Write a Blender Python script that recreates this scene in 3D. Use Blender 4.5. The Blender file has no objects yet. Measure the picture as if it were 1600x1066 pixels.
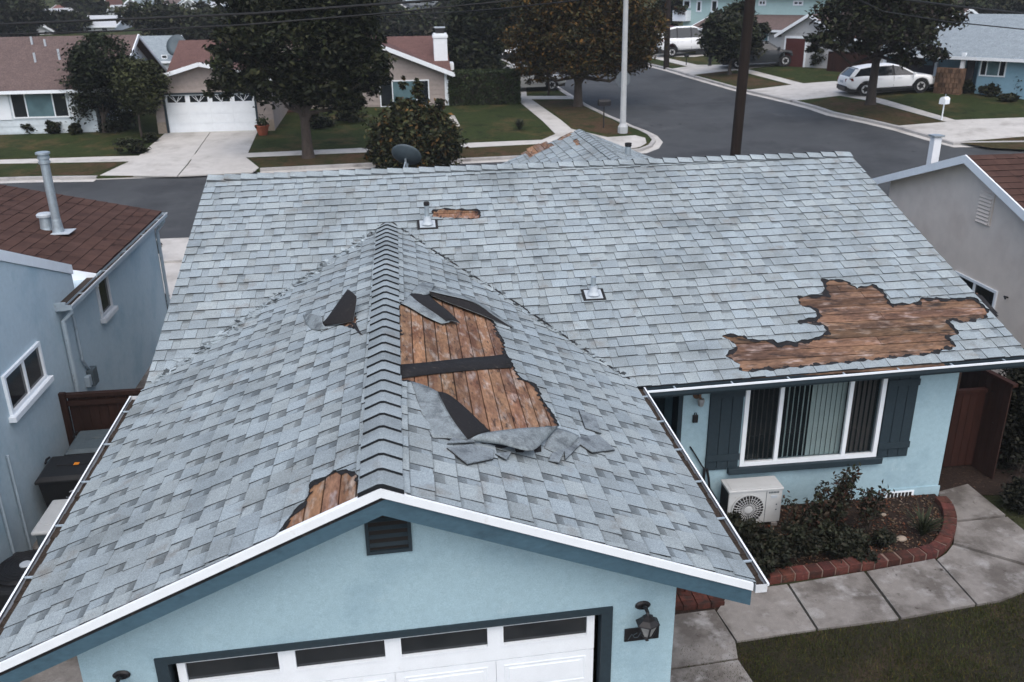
import bpy, bmesh, math, random
import numpy as np
from mathutils import Vector, Matrix
from mathutils.geometry import tessellate_polygon
random.seed(7); rng = np.random.default_rng(7)
scene = bpy.context.scene
COL = scene.collection
R = math.radians

# ------------------------------------------------------------------ camera
F_PX, CX, CY = 1384.0, 800.0, 533.0
YAW, PIT, ROL = -0.118, 0.377, -0.013
CAM = np.array([0.38, -7.09, 8.15])
_cy, _sy, _cp, _sp = math.cos(YAW), math.sin(YAW), math.cos(PIT), math.sin(PIT)
FW = np.array([-_sy*_cp, _cy*_cp, -_sp]); RT = np.array([_cy, _sy, 0.0]); UP = np.cross(RT, FW)
RT, UP = math.cos(ROL)*RT + math.sin(ROL)*UP, -math.sin(ROL)*RT + math.cos(ROL)*UP
cam_d = bpy.data.cameras.new('camera'); cam = bpy.data.objects.new('camera', cam_d); COL.objects.link(cam)
cam.matrix_world = Matrix(((RT[0], UP[0], -FW[0], CAM[0]), (RT[1], UP[1], -FW[1], CAM[1]), (RT[2], UP[2], -FW[2], CAM[2]), (0, 0, 0, 1)))
cam_d.sensor_width = 36; cam_d.lens = F_PX/1600*36; cam_d.clip_start = 0.1; cam_d.clip_end = 3000
cam_d.dof.use_dof = True; cam_d.dof.focus_distance = 13.0; cam_d.dof.aperture_fstop = 2.0
scene.camera = cam

# ------------------------------------------------------------------ sky and sun (heavy overcast)
SUN_EL, SUN_AZ = R(58), R(178)     # azimuth measured like the sky node's rotation
world = bpy.data.worlds.new('World'); scene.world = world; world.use_nodes = True
wn, wl = world.node_tree.nodes, world.node_tree.links
sky = wn.new('ShaderNodeTexSky'); sky.sky_type = 'NISHITA'; sky.sun_disc = False
sky.sun_elevation = SUN_EL; sky.sun_rotation = SUN_AZ; sky.dust_density = 4.0; sky.air_density = 1.0; sky.ozone_density = 1.5
bg = wn['Background']; wl.new(sky.outputs[0], bg.inputs[0]); bg.inputs[1].default_value = 0.15
sd = bpy.data.lights.new('sun', 'SUN'); sd.energy = 1.25; sd.angle = R(110); sd.color = (1.0, 0.985, 0.96)
sun = bpy.data.objects.new('sun', sd); COL.objects.link(sun)
_d = Vector((math.sin(SUN_AZ)*math.cos(SUN_EL), math.cos(SUN_AZ)*math.cos(SUN_EL), math.sin(SUN_EL)))
sun.rotation_euler = _d.to_track_quat('Z', 'Y').to_euler(); sun.location = (0, -10, 30)
vs = scene.view_settings; vs.view_transform = 'Standard'; vs.look = 'None'; vs.gamma = 1.0; vs.use_curve_mapping = False
vs.exposure = 0.44
scene.render.resolution_x, scene.render.resolution_y = 1024, 682

# ------------------------------------------------------------------ pixel rays and terrain
def ray(x, y): return FW + RT*(x-CX)/F_PX - UP*(y-CY)/F_PX
def onplane(x, y, n, p0):
    d = ray(x, y); n = np.asarray(n, float); return CAM + d*(((np.asarray(p0, float)-CAM) @ n)/(d @ n))
def onz(x, y, z): return onplane(x, y, (0, 0, 1), (0, 0, z))
def ony(x, y, Y): return onplane(x, y, (0, 1, 0), (0, Y, 0))
def onx(x, y, X): return onplane(x, y, (1, 0, 0), (X, 0, 0))
G0 = -0.45
YB = [-60, 20, 24.8, 33.4, 42, 60, 100, 160, 260, 420, 900]; ZB = [G0, G0, 0, .6, 1.35, 2.2, 3.2, 6, 13, 26, 75]
XB = [-600, 18, 34, 600]; XZ = [0, 0, 1.0, 1.0]
def H(x, y): return float(np.interp(y, YB, ZB) + np.interp(x, XB, XZ)*np.interp(y, [20, 34], [0, 1]))
def hit(x, y, off=0.0):
    d = ray(x, y); t = 6.0
    while t < 900:
        p = CAM + d*t
        if p[2] < H(p[0], p[1]) + off: break
        t += .5
    a, b = t-.5, t
    for _ in range(26):
        m = (a+b)/2; p = CAM + d*m
        if p[2] < H(p[0], p[1]) + off: b = m
        else: a = m
    return CAM + d*b
def mpp(p): return float((np.asarray(p)-CAM) @ FW)/F_PX       # metres per photo pixel at a point

# ------------------------------------------------------------------ mesh builder
class MB:
    def __init__(s): s.v = []; s.f = []; s.m = []; s.c = []
    def add(s, verts, faces, m=0, c=(1, 1, 1)):
        o = len(s.v); s.v += [tuple(map(float, p)) for p in verts]
        for k, f in enumerate(faces):
            s.f.append([i+o for i in f]); s.m.append(m)
            if isinstance(c, list): s.c.append(c[k])
            else: s.c.append(c)
        return s
    def box(s, x0, x1, y0, y1, z0, z1, m=0, c=(1, 1, 1)):
        v = [(x0, y0, z0), (x1, y0, z0), (x1, y1, z0), (x0, y1, z0), (x0, y0, z1), (x1, y0, z1), (x1, y1, z1), (x0, y1, z1)]
        return s.add(v, [(3, 2, 1, 0), (4, 5, 6, 7), (0, 1, 5, 4), (1, 2, 6, 5), (2, 3, 7, 6), (3, 0, 4, 7)], m, c)
    def fr(s, o, e1, e2, e3, a0, a1, b0, b1, c0, c1, m=0, c=(1, 1, 1)):      # box in a frame
        o, e1, e2, e3 = (np.asarray(q, float) for q in (o, e1, e2, e3))
        v = [o+e1*a+e2*b+e3*cc for cc in (c0, c1) for a, b in ((a0, b0), (a1, b0), (a1, b1), (a0, b1))]
        F = [(3, 2, 1, 0), (4, 5, 6, 7), (0, 1, 5, 4), (1, 2, 6, 5), (2, 3, 7, 6), (3, 0, 4, 7)]
        if np.dot(np.cross(e1, e2), e3) < 0: F = [f[::-1] for f in F]
        return s.add(v, F, m, c)
    def bar(s, p, q, w, h, up=(0, 0, 1), m=0, c=(1, 1, 1)):
        p, q = np.asarray(p, float), np.asarray(q, float); d = q-p; L = np.linalg.norm(d); d /= L
        sd_ = np.cross(d, up); sd_ /= np.linalg.norm(sd_); u = np.cross(sd_, d)
        return s.fr(p, d, sd_, u, 0, L, -w/2, w/2, -h/2, h/2, m, c)
    def tube(s, pts, rad, n=8, m=0, cap=True, c=(1, 1, 1)):
        pts = [np.asarray(p, float) for p in pts]
        if not isinstance(rad, (list, tuple)): rad = [rad]*len(pts)
        vs_, o = [], None; ref = None
        for i, p in enumerate(pts):
            d = pts[min(i+1, len(pts)-1)]-pts[max(i-1, 0)]; d = d/(np.linalg.norm(d)+1e-9)
            if ref is None: ref = np.array((1., 0, 0)) if abs(d[0]) < .9 else np.array((0, 1., 0))
            a = np.cross(d, ref); a /= np.linalg.norm(a)+1e-9; b = np.cross(d, a); ref = -b if False else ref
            for k in range(n):
                t = 2*math.pi*k/n; vs_.append(p+rad[i]*(a*math.cos(t)+b*math.sin(t)))
        F = []
        for i in range(len(pts)-1):
            for k in range(n):
                k2 = (k+1) % n; F.append((i*n+k, (i+1)*n+k, (i+1)*n+k2, i*n+k2))
        if cap: F.append(tuple(range(n))); F.append(tuple(reversed(range((len(pts)-1)*n, len(pts)*n))))
        return s.add(vs_, F, m, c)
    def prism(s, poly, vec, m=0, c=(1, 1, 1)):                                # 3D polygon pushed along vec
        n = len(poly); poly = [np.asarray(p, float) for p in poly]; vec = np.asarray(vec, float)
        v = poly+[p+vec for p in poly]
        nn = np.zeros(3)
        for i in range(n): nn += np.cross(poly[i], poly[(i+1) % n])
        flip = nn @ vec > 0
        tris = tessellate_polygon([[Vector(p) for p in poly]])
        F = []
        for t in tris:
            a, b, d = t; nt = np.cross(poly[b]-poly[a], poly[d]-poly[a])
            if nt @ vec > 0: a, b, d = a, d, b
            F.append((a, b, d)); F.append((a+n, d+n, b+n))
        for i in range(n):
            j = (i+1) % n; F.append((i, j, j+n, i+n) if flip else (j, i, i+n, j+n))
        return s.add(v, F, m, c)
    def lathe(s, prof, o=(0, 0, 0), n=20, m=0, ax=(0, 0, 1), c=(1, 1, 1), cap=True):
        ax = np.asarray(ax, float); ax /= np.linalg.norm(ax); r_ = np.array((1., 0, 0)) if abs(ax[0]) < .9 else np.array((0, 1., 0))
        a = np.cross(ax, r_); a /= np.linalg.norm(a); b = np.cross(ax, a); o = np.asarray(o, float)
        v = [o+ax*z+rr*(a*math.cos(2*math.pi*k/n)+b*math.sin(2*math.pi*k/n)) for rr, z in prof for k in range(n)]
        F = [(i*n+k, i*n+(k+1) % n, (i+1)*n+(k+1) % n, (i+1)*n+k) for i in range(len(prof)-1) for k in range(n)]
        if cap: F += [tuple(reversed(range(n))), tuple(range((len(prof)-1)*n, len(prof)*n))]
        return s.add(v, F, m, c)
    def build(s, name, mats, parent=None, smooth=False, label=None, kind=None, local=False, bevel=0):
        if not isinstance(mats, (list, tuple)): mats = [mats]
        me = bpy.data.meshes.new(name)
        off = (0, 0, 0)
        if parent is not None and not local: off = tuple(parent.get('_org', (0, 0, 0)))
        V = np.array(s.v, float).reshape(-1, 3) - np.array(off)
        me.from_pydata(V.tolist(), [], s.f)
        for q in mats: me.materials.append(MAT[q])
        if len(mats) > 1: me.polygons.foreach_set('material_index', s.m)
        at = me.color_attributes.new('tint', 'FLOAT_COLOR', 'CORNER')
        buf = []
        for f, c in zip(s.f, s.c):
            if isinstance(c[0], (tuple, list)):
                for q in c: buf += [q[0], q[1], q[2], 1.0]
            else: buf += [c[0], c[1], c[2], 1.0]*len(f)
        at.data.foreach_set('color', buf)
        if smooth: me.polygons.foreach_set('use_smooth', [True]*len(s.f))
        me.update()
        o = bpy.data.objects.new(name, me); COL.objects.link(o)
        if parent is not None:
            o.parent = parent; o['_org'] = tuple(off)
        if label: o['label'] = label
        if kind: o['kind'] = kind
        if bevel:
            b = o.modifiers.new('bevel', 'BEVEL'); b.width = bevel; b.segments = 2; b.limit_method = 'ANGLE'; b.angle_limit = R(40)
        return o
def thing(name, label, cat, loc=(0, 0, 0), rz=0, group=None):
    o = bpy.data.objects.new(name, None); COL.objects.link(o); o.location = loc; o.rotation_euler = (0, 0, rz)
    o.empty_display_size = .2
    o['label'] = label; o['category'] = cat; o['_org'] = tuple(float(q) for q in loc) if rz == 0 else (0., 0., 0.)
    if group: o['group'] = group
    return o
def tag(o, label, cat, group=None, kind=None):
    o['label'] = label; o['category'] = cat
    if group: o['group'] = group
    if kind: o['kind'] = kind
    return o
def struct(o): o['kind'] = 'structure'; return o

# ------------------------------------------------------------------ materials
MAT = {}
def M(name, col, rough=.85, var=((8, .15),), mix=(), bump=None, metal=0.0, spec=.3, stretch=None, emit=None, tint=True, coat=0, trans=0, alpha=1):
    m = bpy.data.materials.new(name); m.use_nodes = True; N, L = m.node_tree.nodes, m.node_tree.links
    b = N['Principled BSDF']; MAT[name] = m
    tc = N.new('ShaderNodeTexCoord'); src = tc.outputs['Object']
    if stretch:
        mp = N.new('ShaderNodeMapping'); mp.inputs['Scale'].default_value = stretch; L.new(src, mp.inputs[0]); src = mp.outputs[0]
    def noise(sc, det=4, w=0, ro=.6):
        n = N.new('ShaderNodeTexNoise'); n.inputs['Scale'].default_value = sc; n.inputs['Detail'].default_value = det; n.inputs['Roughness'].default_value = ro
        a = N.new('ShaderNodeVectorMath'); a.operation = 'ADD'; a.inputs[1].default_value = (w*3.7, w*1.3, w*7.1)
        L.new(src, a.inputs[0]); L.new(a.outputs[0], n.inputs['Vector']); return n.outputs['Fac']
    rgb = N.new('ShaderNodeRGB'); rgb.outputs[0].default_value = (*col, 1); cur = rgb.outputs[0]
    for k, (c2, sc, lo, hi) in enumerate(mix):
        mr = N.new('ShaderNodeMapRange'); mr.inputs[1].default_value = lo; mr.inputs[2].default_value = hi; L.new(noise(sc, 6, k+1), mr.inputs[0])
        mx = N.new('ShaderNodeMix'); mx.data_type = 'RGBA'; mx.inputs[7].default_value = (*c2, 1)
        L.new(mr.outputs[0], mx.inputs[0]); L.new(cur, mx.inputs[6]); cur = mx.outputs[2]
    for k, (sc, am) in enumerate(var):
        mr = N.new('ShaderNodeMapRange'); mr.inputs[1].default_value = .25; mr.inputs[2].default_value = .75; mr.inputs[3].default_value = 1-am; mr.inputs[4].default_value = 1+am
        L.new(noise(sc, 5, k+11), mr.inputs[0])
        mx = N.new('ShaderNodeVectorMath'); mx.operation = 'SCALE'; L.new(cur, mx.inputs[0]); L.new(mr.outputs[0], mx.inputs['Scale']); cur = mx.outputs[0]
    if tint:
        at = N.new('ShaderNodeAttribute'); at.attribute_name = 'tint'
        mx = N.new('ShaderNodeVectorMath'); mx.operation = 'MULTIPLY'; L.new(cur, mx.inputs[0]); L.new(at.outputs['Color'], mx.inputs[1]); cur = mx.outputs[0]
    L.new(cur, b.inputs['Base Color'])
    b.inputs['Roughness'].default_value = rough; b.inputs['Metallic'].default_value = metal
    b.inputs['Specular IOR Level'].default_value = spec
    b.inputs['Coat Weight'].default_value = coat; b.inputs['Transmission Weight'].default_value = trans; b.inputs['Alpha'].default_value = alpha
    if bump:
        bp = N.new('ShaderNodeBump'); bp.inputs['Strength'].default_value = bump[1]; bp.inputs['Distance'].default_value = bump[2]
        L.new(noise(bump[0], 4, 21), bp.inputs['Height']); L.new(bp.outputs[0], b.inputs['Normal'])
    return m
# roof
M('shingle', (.292, .340, .360), .92, var=((150, .48), (55, .24), (1.1, .14)), mix=(((.205, .238, .25), .9, .50, .72), ((.21, .21, .20), 2.2, .58, .76), ((.08, .095, .11), 165, .58, .65)), bump=(220, .5, .004), spec=.15)
M('shingle_brown', (0.068, 0.0384, 0.0312), .92, var=((120, .25), (2.5, .25)), bump=(120, .4, .004), spec=.12)
M('shingle_flap', (.215, .25, .265), .92, var=((150, .42), (40, .25), (6, .15)), mix=(((.10, .115, .125), 5, .50, .68), ((.08, .095, .11), 165, .58, .65)), bump=(220, .5, .004), spec=.15)
M('felt', (0.0176, 0.0176, 0.0192), .9, var=((40, .35), (7, .25)), mix=(((0.08, 0.068, 0.06), 9, .60, .72),), bump=(60, .4, .004), spec=.2)
M('asphalt_back', (0.0144, 0.0136, 0.0144), .85, var=((50, .4),), mix=(((0.048, 0.044, 0.04), 14, .6, .8),), bump=(80, .3, .003), spec=.25)
M('deck_wood', (0.2436, 0.1386, 0.08232), .8, var=((22, .4), (3, .25)), mix=(((0.1344, 0.0672, 0.042), 3.2, .45, .62), ((0.0378, 0.0252, 0.02184), 9, .56, .68), ((0.3192, 0.2604, 0.2268), 6.5, .52, .68), ((0.042, 0.0294, 0.0252), 30, .66, .74)), bump=(30, .5, .004), spec=.2, stretch=(1.5, .45, 1.5))
M('deck_wood_wet', (0.172, 0.1015, 0.06364), .8, var=((22, .45), (4, .3)), mix=(((0.086, 0.0516, 0.03612), 2.6, .42, .60), ((0.0301, 0.02236, 0.01978), 6.0, .52, .66), ((0.2838, 0.2236, 0.1935), 6.5, .55, .72), ((0.2752, 0.1376, 0.0559), 3.1, .68, .75)), bump=(30, .5, .004), spec=.2, stretch=(.45, 1.5, 1.5))
M('debris', (.05, .038, .03), .95, var=((30, .5), (90, .4)), bump=(60, 1, .02))
# walls
M('stucco_blue', (0.333, 0.477, 0.54), .9, var=((90, .16), (14, .07)), mix=(((0.261, 0.387, 0.4545), 1.3, .50, .74), ((0.378, 0.513, 0.567), 3.5, .6, .8), ((0.144, 0.216, 0.261), 150, .66, .72)), bump=(110, .55, .006), spec=.2)
M('stucco_blue2', (.45, .55, .605), .9, var=((90, .10), (10, .06)), mix=(((.38, .50, .56), 2.4, .60, .72), ((.35, .47, .54), .9, .5, .7)), bump=(110, .5, .006), spec=.2)
M('stucco_beige', (.72, .64, .57), .9, var=((70, .08), (3, .06)), mix=(((.65, .565, .50), 1.0, .5, .75),), bump=(90, .5, .006), spec=.2)
M('trim_blue', (0.05084, 0.1025, 0.1394), .7, var=((25, .15), (5, .10)), mix=(((0.0328, 0.0656, 0.0902), 5, .60, .78),), bump=(40, .4, .004), stretch=(.5, 1, 1))
M('trim_dark', (0.021, 0.036, 0.0465), .65, var=((20, .15),), bump=(40, .15, .002))
M('white', (.78, .83, .87), .5, var=((4, .05), (60, .03)), mix=(((.55, .55, .54), 6, .66, .85),), spec=.4)
M('gutter_white', (.62, .65, .68), .4, var=((6, .08),), mix=(((.35, .33, .31), 9, .64, .8),), spec=.4)
M('gutter_grey', (.33, .40, .45), .5, var=((6, .1),), mix=(((.16, .15, .14), 7, .6, .8),), spec=.4)
M('black_metal', (.012, .012, .014), .45, var=((30, .3),), spec=.4)
M('galv', (.38, .44, .48), .42, var=((14, .15), (60, .08)), mix=(((.2, .19, .18), 12, .66, .8),), metal=.55, spec=.4)
M('galv_white', (.42, .47, .51), .5, var=((14, .1),), spec=.4)
M('ac_beige', (.50, .52, .525), .55, var=((6, .07), (60, .03)), mix=(((.30, .27, .23), 11, .63, .78),), spec=.35)
M('plastic_black', (.014, .015, .017), .5, var=((20, .2),), spec=.35)
M('plastic_grey', (.075, .10, .115), .5, var=((10, .15),), mix=(((.13, .14, .14), 8, .6, .8),), spec=.35)
M('orange', (.75, .25, .02), .6, var=((40, .2),))
M('print_grey', (.45, .50, .55), .6, var=())
M('glass_dark', (.012, .016, .019), .06, var=(), spec=.6)
M('pane', (.02, .03, .035), .05, var=(), spec=.5, alpha=.22)
M('pane_pale', (.10, .17, .19), .12, var=((1.5, .3),), spec=.5)
M('frosted', (.26, .27, .27), .35, var=((20, .15),), spec=.4)
M('blind', (.46, .60, .60), .7, var=((4, .08),))
M('blind_dark', (.085, .075, .07), .8, var=((4, .1),))
M('curtain', (.36, .47, .48), .85, var=((3, .08),))
M('interior', (.02, .018, .017), .9, var=())
M('fence_brown', (0.0272, 0.012, 0.0088), .8, var=((12, .3), (3, .2)), bump=(30, .4, .004), stretch=(1, 1, .15))
M('fence_red', (0.027, 0.00825, 0.00525), .8, var=((12, .3), (3, .2)), bump=(30, .4, .004), stretch=(1, 1, .15))
M('brick', (0.084, 0.0272, 0.02), .88, var=((30, .25), (6, .25)), mix=(((0.036, 0.0208, 0.0168), 7, .46, .66), ((0.12, 0.06, 0.044), 14, .60, .74)), bump=(60, .6, .008))
M('mortar', (.17, .12, .10), .95, var=((40, .2),))
M('stone', (.30, .25, .20), .85, var=((8, .25),), bump=(20, .5, .01))
# ground
M('asphalt', (0.05304, 0.05772, 0.0624), .85, var=((60, .14), (1.2, .10), (.16, .14)), mix=(((0.03432, 0.03744, 0.04134), .35, .50, .70), ((0.07644, 0.08112, 0.0858), .5, .58, .78), ((0.0234, 0.02496, 0.0273), 1.4, .66, .72)), bump=(120, .4, .006), spec=.25)
M('concrete', (.46, .45, .43), .88, var=((40, .08), (1.5, .12)), mix=(((.30, .285, .265), .8, .52, .74), ((.19, .175, .16), 2.1, .64, .82)), bump=(70, .3, .004), spec=.2)
M('concrete_near', (0.224, 0.2096, 0.196), .88, var=((60, .12), (9, .12)), mix=(((0.12, 0.1088, 0.0992), 1.6, .45, .62), ((0.32, 0.312, 0.304), 2.6, .54, .70), ((0.056, 0.048, 0.0416), 6, .64, .74)), bump=(70, .5, .006), spec=.2)
M('kerb', (0.357, 0.3485, 0.34), .9, var=((20, .12), (1.4, .18)), mix=(((0.136, 0.1275, 0.1232), 1.0, .55, .72),), bump=(50, .3, .005))
M('grass', (0.033, 0.0462, 0.01452), .95, var=((35, .35), (5, .25), (.5, .15)), mix=(((0.0759, 0.06072, 0.0264), .55, .50, .66), ((0.01848, 0.0297, 0.00924), 1.3, .52, .7)), bump=(45, 1, .05), spec=.1)
M('grass_dry', (0.0561, 0.04752, 0.02112), .95, var=((35, .35), (5, .3)), mix=(((0.0825, 0.05148, 0.03036), .8, .46, .62), ((0.0297, 0.03828, 0.0132), 1.1, .52, .68)), bump=(45, 1, .05), spec=.1)
M('lawn_soil', (0.021, 0.0182, 0.0098), .95, var=((25, .4), (3, .3)), mix=(((0.042, 0.0294, 0.0182), 1.2, .5, .65),), bump=(40, 1, .03))
M('blade', (0.03744, 0.04608, 0.0144), .8, var=((1.2, .3),), spec=.15)
M('soil', (0.0238, 0.014, 0.0098), .95, var=((30, .4), (6, .3)), mix=(((0.07, 0.042, 0.028), 14, .56, .68),), bump=(35, 1, .03))
M('terrain', (0.0325, 0.03575, 0.0169), .95, var=((2, .3), (.2, .3)), mix=(((0.0585, 0.0455, 0.026), .15, .5, .65),), bump=(8, 1, .1), spec=.1)
# plants
M('leaf', (1, 1, 1), .65, var=((3, .15),), spec=.2)
M('bark', (0.05625, 0.045, 0.0375), .92, var=((9, .3), (40, .2)), bump=(18, 1, .02), stretch=(1, 1, .25))
M('pole_wood', (.013, .008, .006), .85, var=((12, .3), (3, .25)), mix=(((.012, .008, .007), 3, .5, .7),), bump=(22, .8, .01), stretch=(1, 1, .1))
M('pole_concrete', (.40, .42, .43), .85, var=((20, .1), (2, .1)), bump=(60, .3, .004))
# far houses and cars
def plain(n, c, r=.8, v=.1, **k): return M(n, c, r, var=((6, v), (.9, v)), **k)
plain('siding_white', (.55, .62, .66)); plain('siding_beige', (.31, .27, .25)); plain('wall_mint', (.40, .56, .55), v=.05); plain('wall_grey', (.44, .45, .46), v=.06); plain('wall_blue', (.22, .37, .46), v=.06)
plain('wall_white', (.60, .62, .64), v=.06)
M('roof_brown', (.115, .082, .075), .9, var=((14, .45), (3, .2)), bump=(25, .8, .02)); M('roof_red', (.115, .062, .054), .9, var=((14, .45), (3, .2)), bump=(25, .8, .02))
M('roof_grey', (.23, .27, .295), .9, var=((14, .35), (3, .16)), bump=(25, .8, .02)); M('roof_tile', (.16, .07, .055), .85, var=((12, .25),), bump=(16, 1, .03)); M('roof_pale', (.44, .46, .48), .8, var=((3, .1),))
plain('door_red', (.075, .022, .020)); plain('door_dark', (.030, .028, .032)); plain('terracotta', (.30, .085, .045)); plain('stonework', (.14, .085, .055), v=.35)
for n, c in dict(car_white=(.86, .88, .90), car_silver=(.42, .43, .42), car_dark=(.02, .026, .032), car_wine=(.075, .012, .028)).items():
    M(n, c, .38, var=(), spec=.35, coat=.15)
M('tyre', (.014, .014, .015), .85, var=()); M('rim', (.42, .43, .44), .4, var=()); M('lamp_red', (.16, .012, .014), .2, var=(), spec=.5, coat=.5); M('lamp_clear', (.5, .52, .54), .15, var=(), spec=.5)
M('sign_back', (.13, .15, .165), .6, var=((8, .1),))
M('wire', (.012, .012, .012), .6, var=())
# ------------------------------------------------------------------ ground, roads, pavements
XL = [18, 22, 26, 30, 34]; YL = [20, 22.4, 24.8, 27, 29, 31, 33.4, 34, 42, 60, 100, 160, 260, 420]
def drape(name, poly, off, mat, skirt=.3, parent=None, kind='structure', label=None):
    bm = bmesh.new(); vs_ = [bm.verts.new((p[0], p[1], 0)) for p in poly]
    for t in tessellate_polygon([[Vector((p[0], p[1], 0)) for p in poly]]):
        try: bm.faces.new([vs_[i] for i in t])
        except ValueError: pass
    xs = [p[0] for p in poly]; ys = [p[1] for p in poly]
    for axis, lines in ((0, XL), (1, YL)):
        for q in lines:
            if (min(xs), min(ys))[axis] < q < (max(xs), max(ys))[axis]:
                co = [0, 0, 0]; no = [0, 0, 0]; co[axis] = q; no[axis] = 1
                bmesh.ops.bisect_plane(bm, geom=bm.verts[:]+bm.edges[:]+bm.faces[:], plane_co=co, plane_no=no, dist=1e-5)
    bmesh.ops.recalc_face_normals(bm, faces=bm.faces[:])
    if bm.faces and sum(f.normal.z*f.calc_area() for f in bm.faces) < 0: bmesh.ops.reverse_faces(bm, faces=bm.faces[:])
    for v in bm.verts: v.co.z = H(v.co.x, v.co.y)+off
    mb = MB(); bm.verts.index_update()
    mb.v = [tuple(v.co) for v in bm.verts]; mb.f = [[v.index for v in f.verts] for f in bm.faces]; mb.m = [0]*len(mb.f); mb.c = [(1, 1, 1)]*len(mb.f)
    if skirt:
        for e in bm.edges:
            if len(e.link_faces) == 1:
                lp = e.link_loops[0]; a, b = lp.vert.co, lp.link_loop_next.vert.co
                mb.add([b, a, (a.x, a.y, a.z-skirt), (b.x, b.y, b.z-skirt)], [(0, 1, 2, 3)])
    bm.free()
    o = mb.build(name, mat, parent, kind=kind, label=label)
    return o
# terrain sheet
gx = [-600, -300, -160, -90, -50, -30, -15, 0, 10, 18, 22, 26, 30, 34, 45, 70, 110, 180, 320, 600]
gy = [-60, -20, 0, 10, 20, 22.4, 24.8, 27, 29, 31, 33.4, 34, 42, 50, 60, 80, 100, 130, 160, 200, 260, 330, 420, 600, 900]
mb = MB(); V = [(x, y, H(x, y)-.03) for y in gy for x in gx]; nx = len(gx)
mb.add(V, [(j*nx+i, j*nx+i+1, (j+1)*nx+i+1, (j+1)*nx+i) for j in range(len(gy)-1) for i in range(nx-1)])
struct(mb.build('ground', 'terrain'))
def hp(pts): return [tuple(hit(*p)[:2]) for p in pts]
# roads: the cross street runs along X behind the house, the side street leaves it away from the house
KR = [(989, 96), (1079, 120), (1150, 140), (1240, 161), (1300, 179), (1357, 191), (1404, 202), (1455, 217), (1489, 227)]
KL = [(779, 92), (805, 105), (857, 131), (907, 163), (945, 182), (978, 197), (1000, 205), (1016, 213), (1024, 222), (1018, 231), (1002, 237)]
kr = hp(KR); kl = hp(KL)
far_l = (kl[0][0]-10, kl[0][1]+110); far_r = (kr[0][0]-12, kr[0][1]+116)
NEAR_Y = 24.8
kx_l = [(-150, 34.1), (-16, 34.0), (-13.1, 33.75), (-7.4, 33.75), (-6.1, 34.1), (8.5, 34.9), (11.2, 35.2)]
road = [(-150, NEAR_Y), (150, NEAR_Y), (150, 31.5), (31, 31.5), kr[-1]] + kr[:-1][::-1] + [far_r, far_l] + kl + [(11.2, 35.2), (8.5, 34.9), (-6.1, 34.1), (-7.4, 33.75), (-13.1, 33.75), (-16, 34.0), (-150, 34.1)]
drape('road', road, -.012, 'asphalt', skirt=0)
drape('pavement', [(-150, NEAR_Y-2.2), (150, NEAR_Y-2.2), (150, NEAR_Y), (-150, NEAR_Y)], .10, 'concrete')
def strip(line, w):                      # offset polyline to the left by w -> polygon
    L = [np.array(p) for p in line]; out = []
    for i, p in enumerate(L):
        d = L[min(i+1, len(L)-1)]-L[max(i-1, 0)]; d /= np.linalg.norm(d); out.append(tuple(p+w*np.array((-d[1], d[0]))))
    return [tuple(p) for p in L]+out[::-1]
# block beyond the cross street, left of the side street
west = kx_l + kl[::-1] + [far_l, (-150, far_l[1])]
drape('lawn', west, .10, 'grass', skirt=.3)
def kerb(line, w=.17, side=1):
    inner = strip(line, -.02)[len(line):][::-1]; outer = strip(line, w)[len(line):]
    drape('kerb', inner+outer, .125, 'kerb', skirt=.3)
    drape('gutter_pan', strip(line, -.38*side), .004, 'concrete', skirt=0)
kerb(kx_l[:3]); kerb([(-6.1, 34.1), (8.5, 34.9), (11.2, 35.2)]+kl[::-1]+[far_l])
drape('driveway', [(-13.1, 33.72), (-7.4, 33.72), (-7.4, 33.95), (-13.1, 33.95)], .03, 'concrete')
# pavement along the cross street and its corner
sw = hp([(0, 253.5), (178, 248), (385, 243), (572, 234.5), (717, 227.5), (847, 222)]); sw2 = hp([(847, 228), (717, 235), (572, 241.5), (385, 249.5), (202, 256), (0, 259.5)])
drape('pavement', [(-150, 37.9)]+sw+sw2+[(-150, 36.8)], .112, 'concrete', skirt=.05)
drape('pavement', hp([(847, 222), (868, 213), (893, 205), (949, 218), (992, 215), (1008, 219), (1010, 227), (1000, 233), (960, 240), (860, 250), (847, 228)]), .115, 'concrete', skirt=.05)
drape('pavement', hp([(811, 150), (823, 153), (893, 205), (868, 213), (813, 163)]), .112, 'concrete', skirt=.05)
drape('pavement', hp([(823, 153), (890, 153), (897, 157.5), (829, 158)]), .114, 'concrete', skirt=.05)
drape('pavement', hp([(745, 108.5), (800, 108.5), (811, 150), (823, 153), (822, 140), (806, 112), (797, 104), (742, 104)]), .116, 'concrete', skirt=.05)
# driveway of the house across, two slabs with a joint between
drape('driveway', hp([(262, 209), (330, 208), (292, 262), (277, 279), (157, 278), (203, 256), (218, 247)]), .118, 'concrete', skirt=.05)
drape('driveway', hp([(331, 208), (404, 206.5), (389, 240), (385, 250), (405, 266), (395, 273), (279, 279), (294, 262)]), .118, 'concrete', skirt=.05)
# dry verges
drape('verge', hp([(390, 251), (572, 243), (716, 236.5), (845, 229.5), (852, 246), (724, 250), (585, 257), (411, 265)]), .108, 'grass_dry', skirt=0)
drape('verge', hp([(836, 160), (893, 160), (903, 166), (940, 184), (972, 199), (988, 212), (951, 214), (897, 202)]), .108, 'grass_dry', skirt=0)
drape('verge', hp([(50, 276), (140, 278), (195, 257), (60, 261)]), .108, 'grass_dry', skirt=0)
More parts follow.
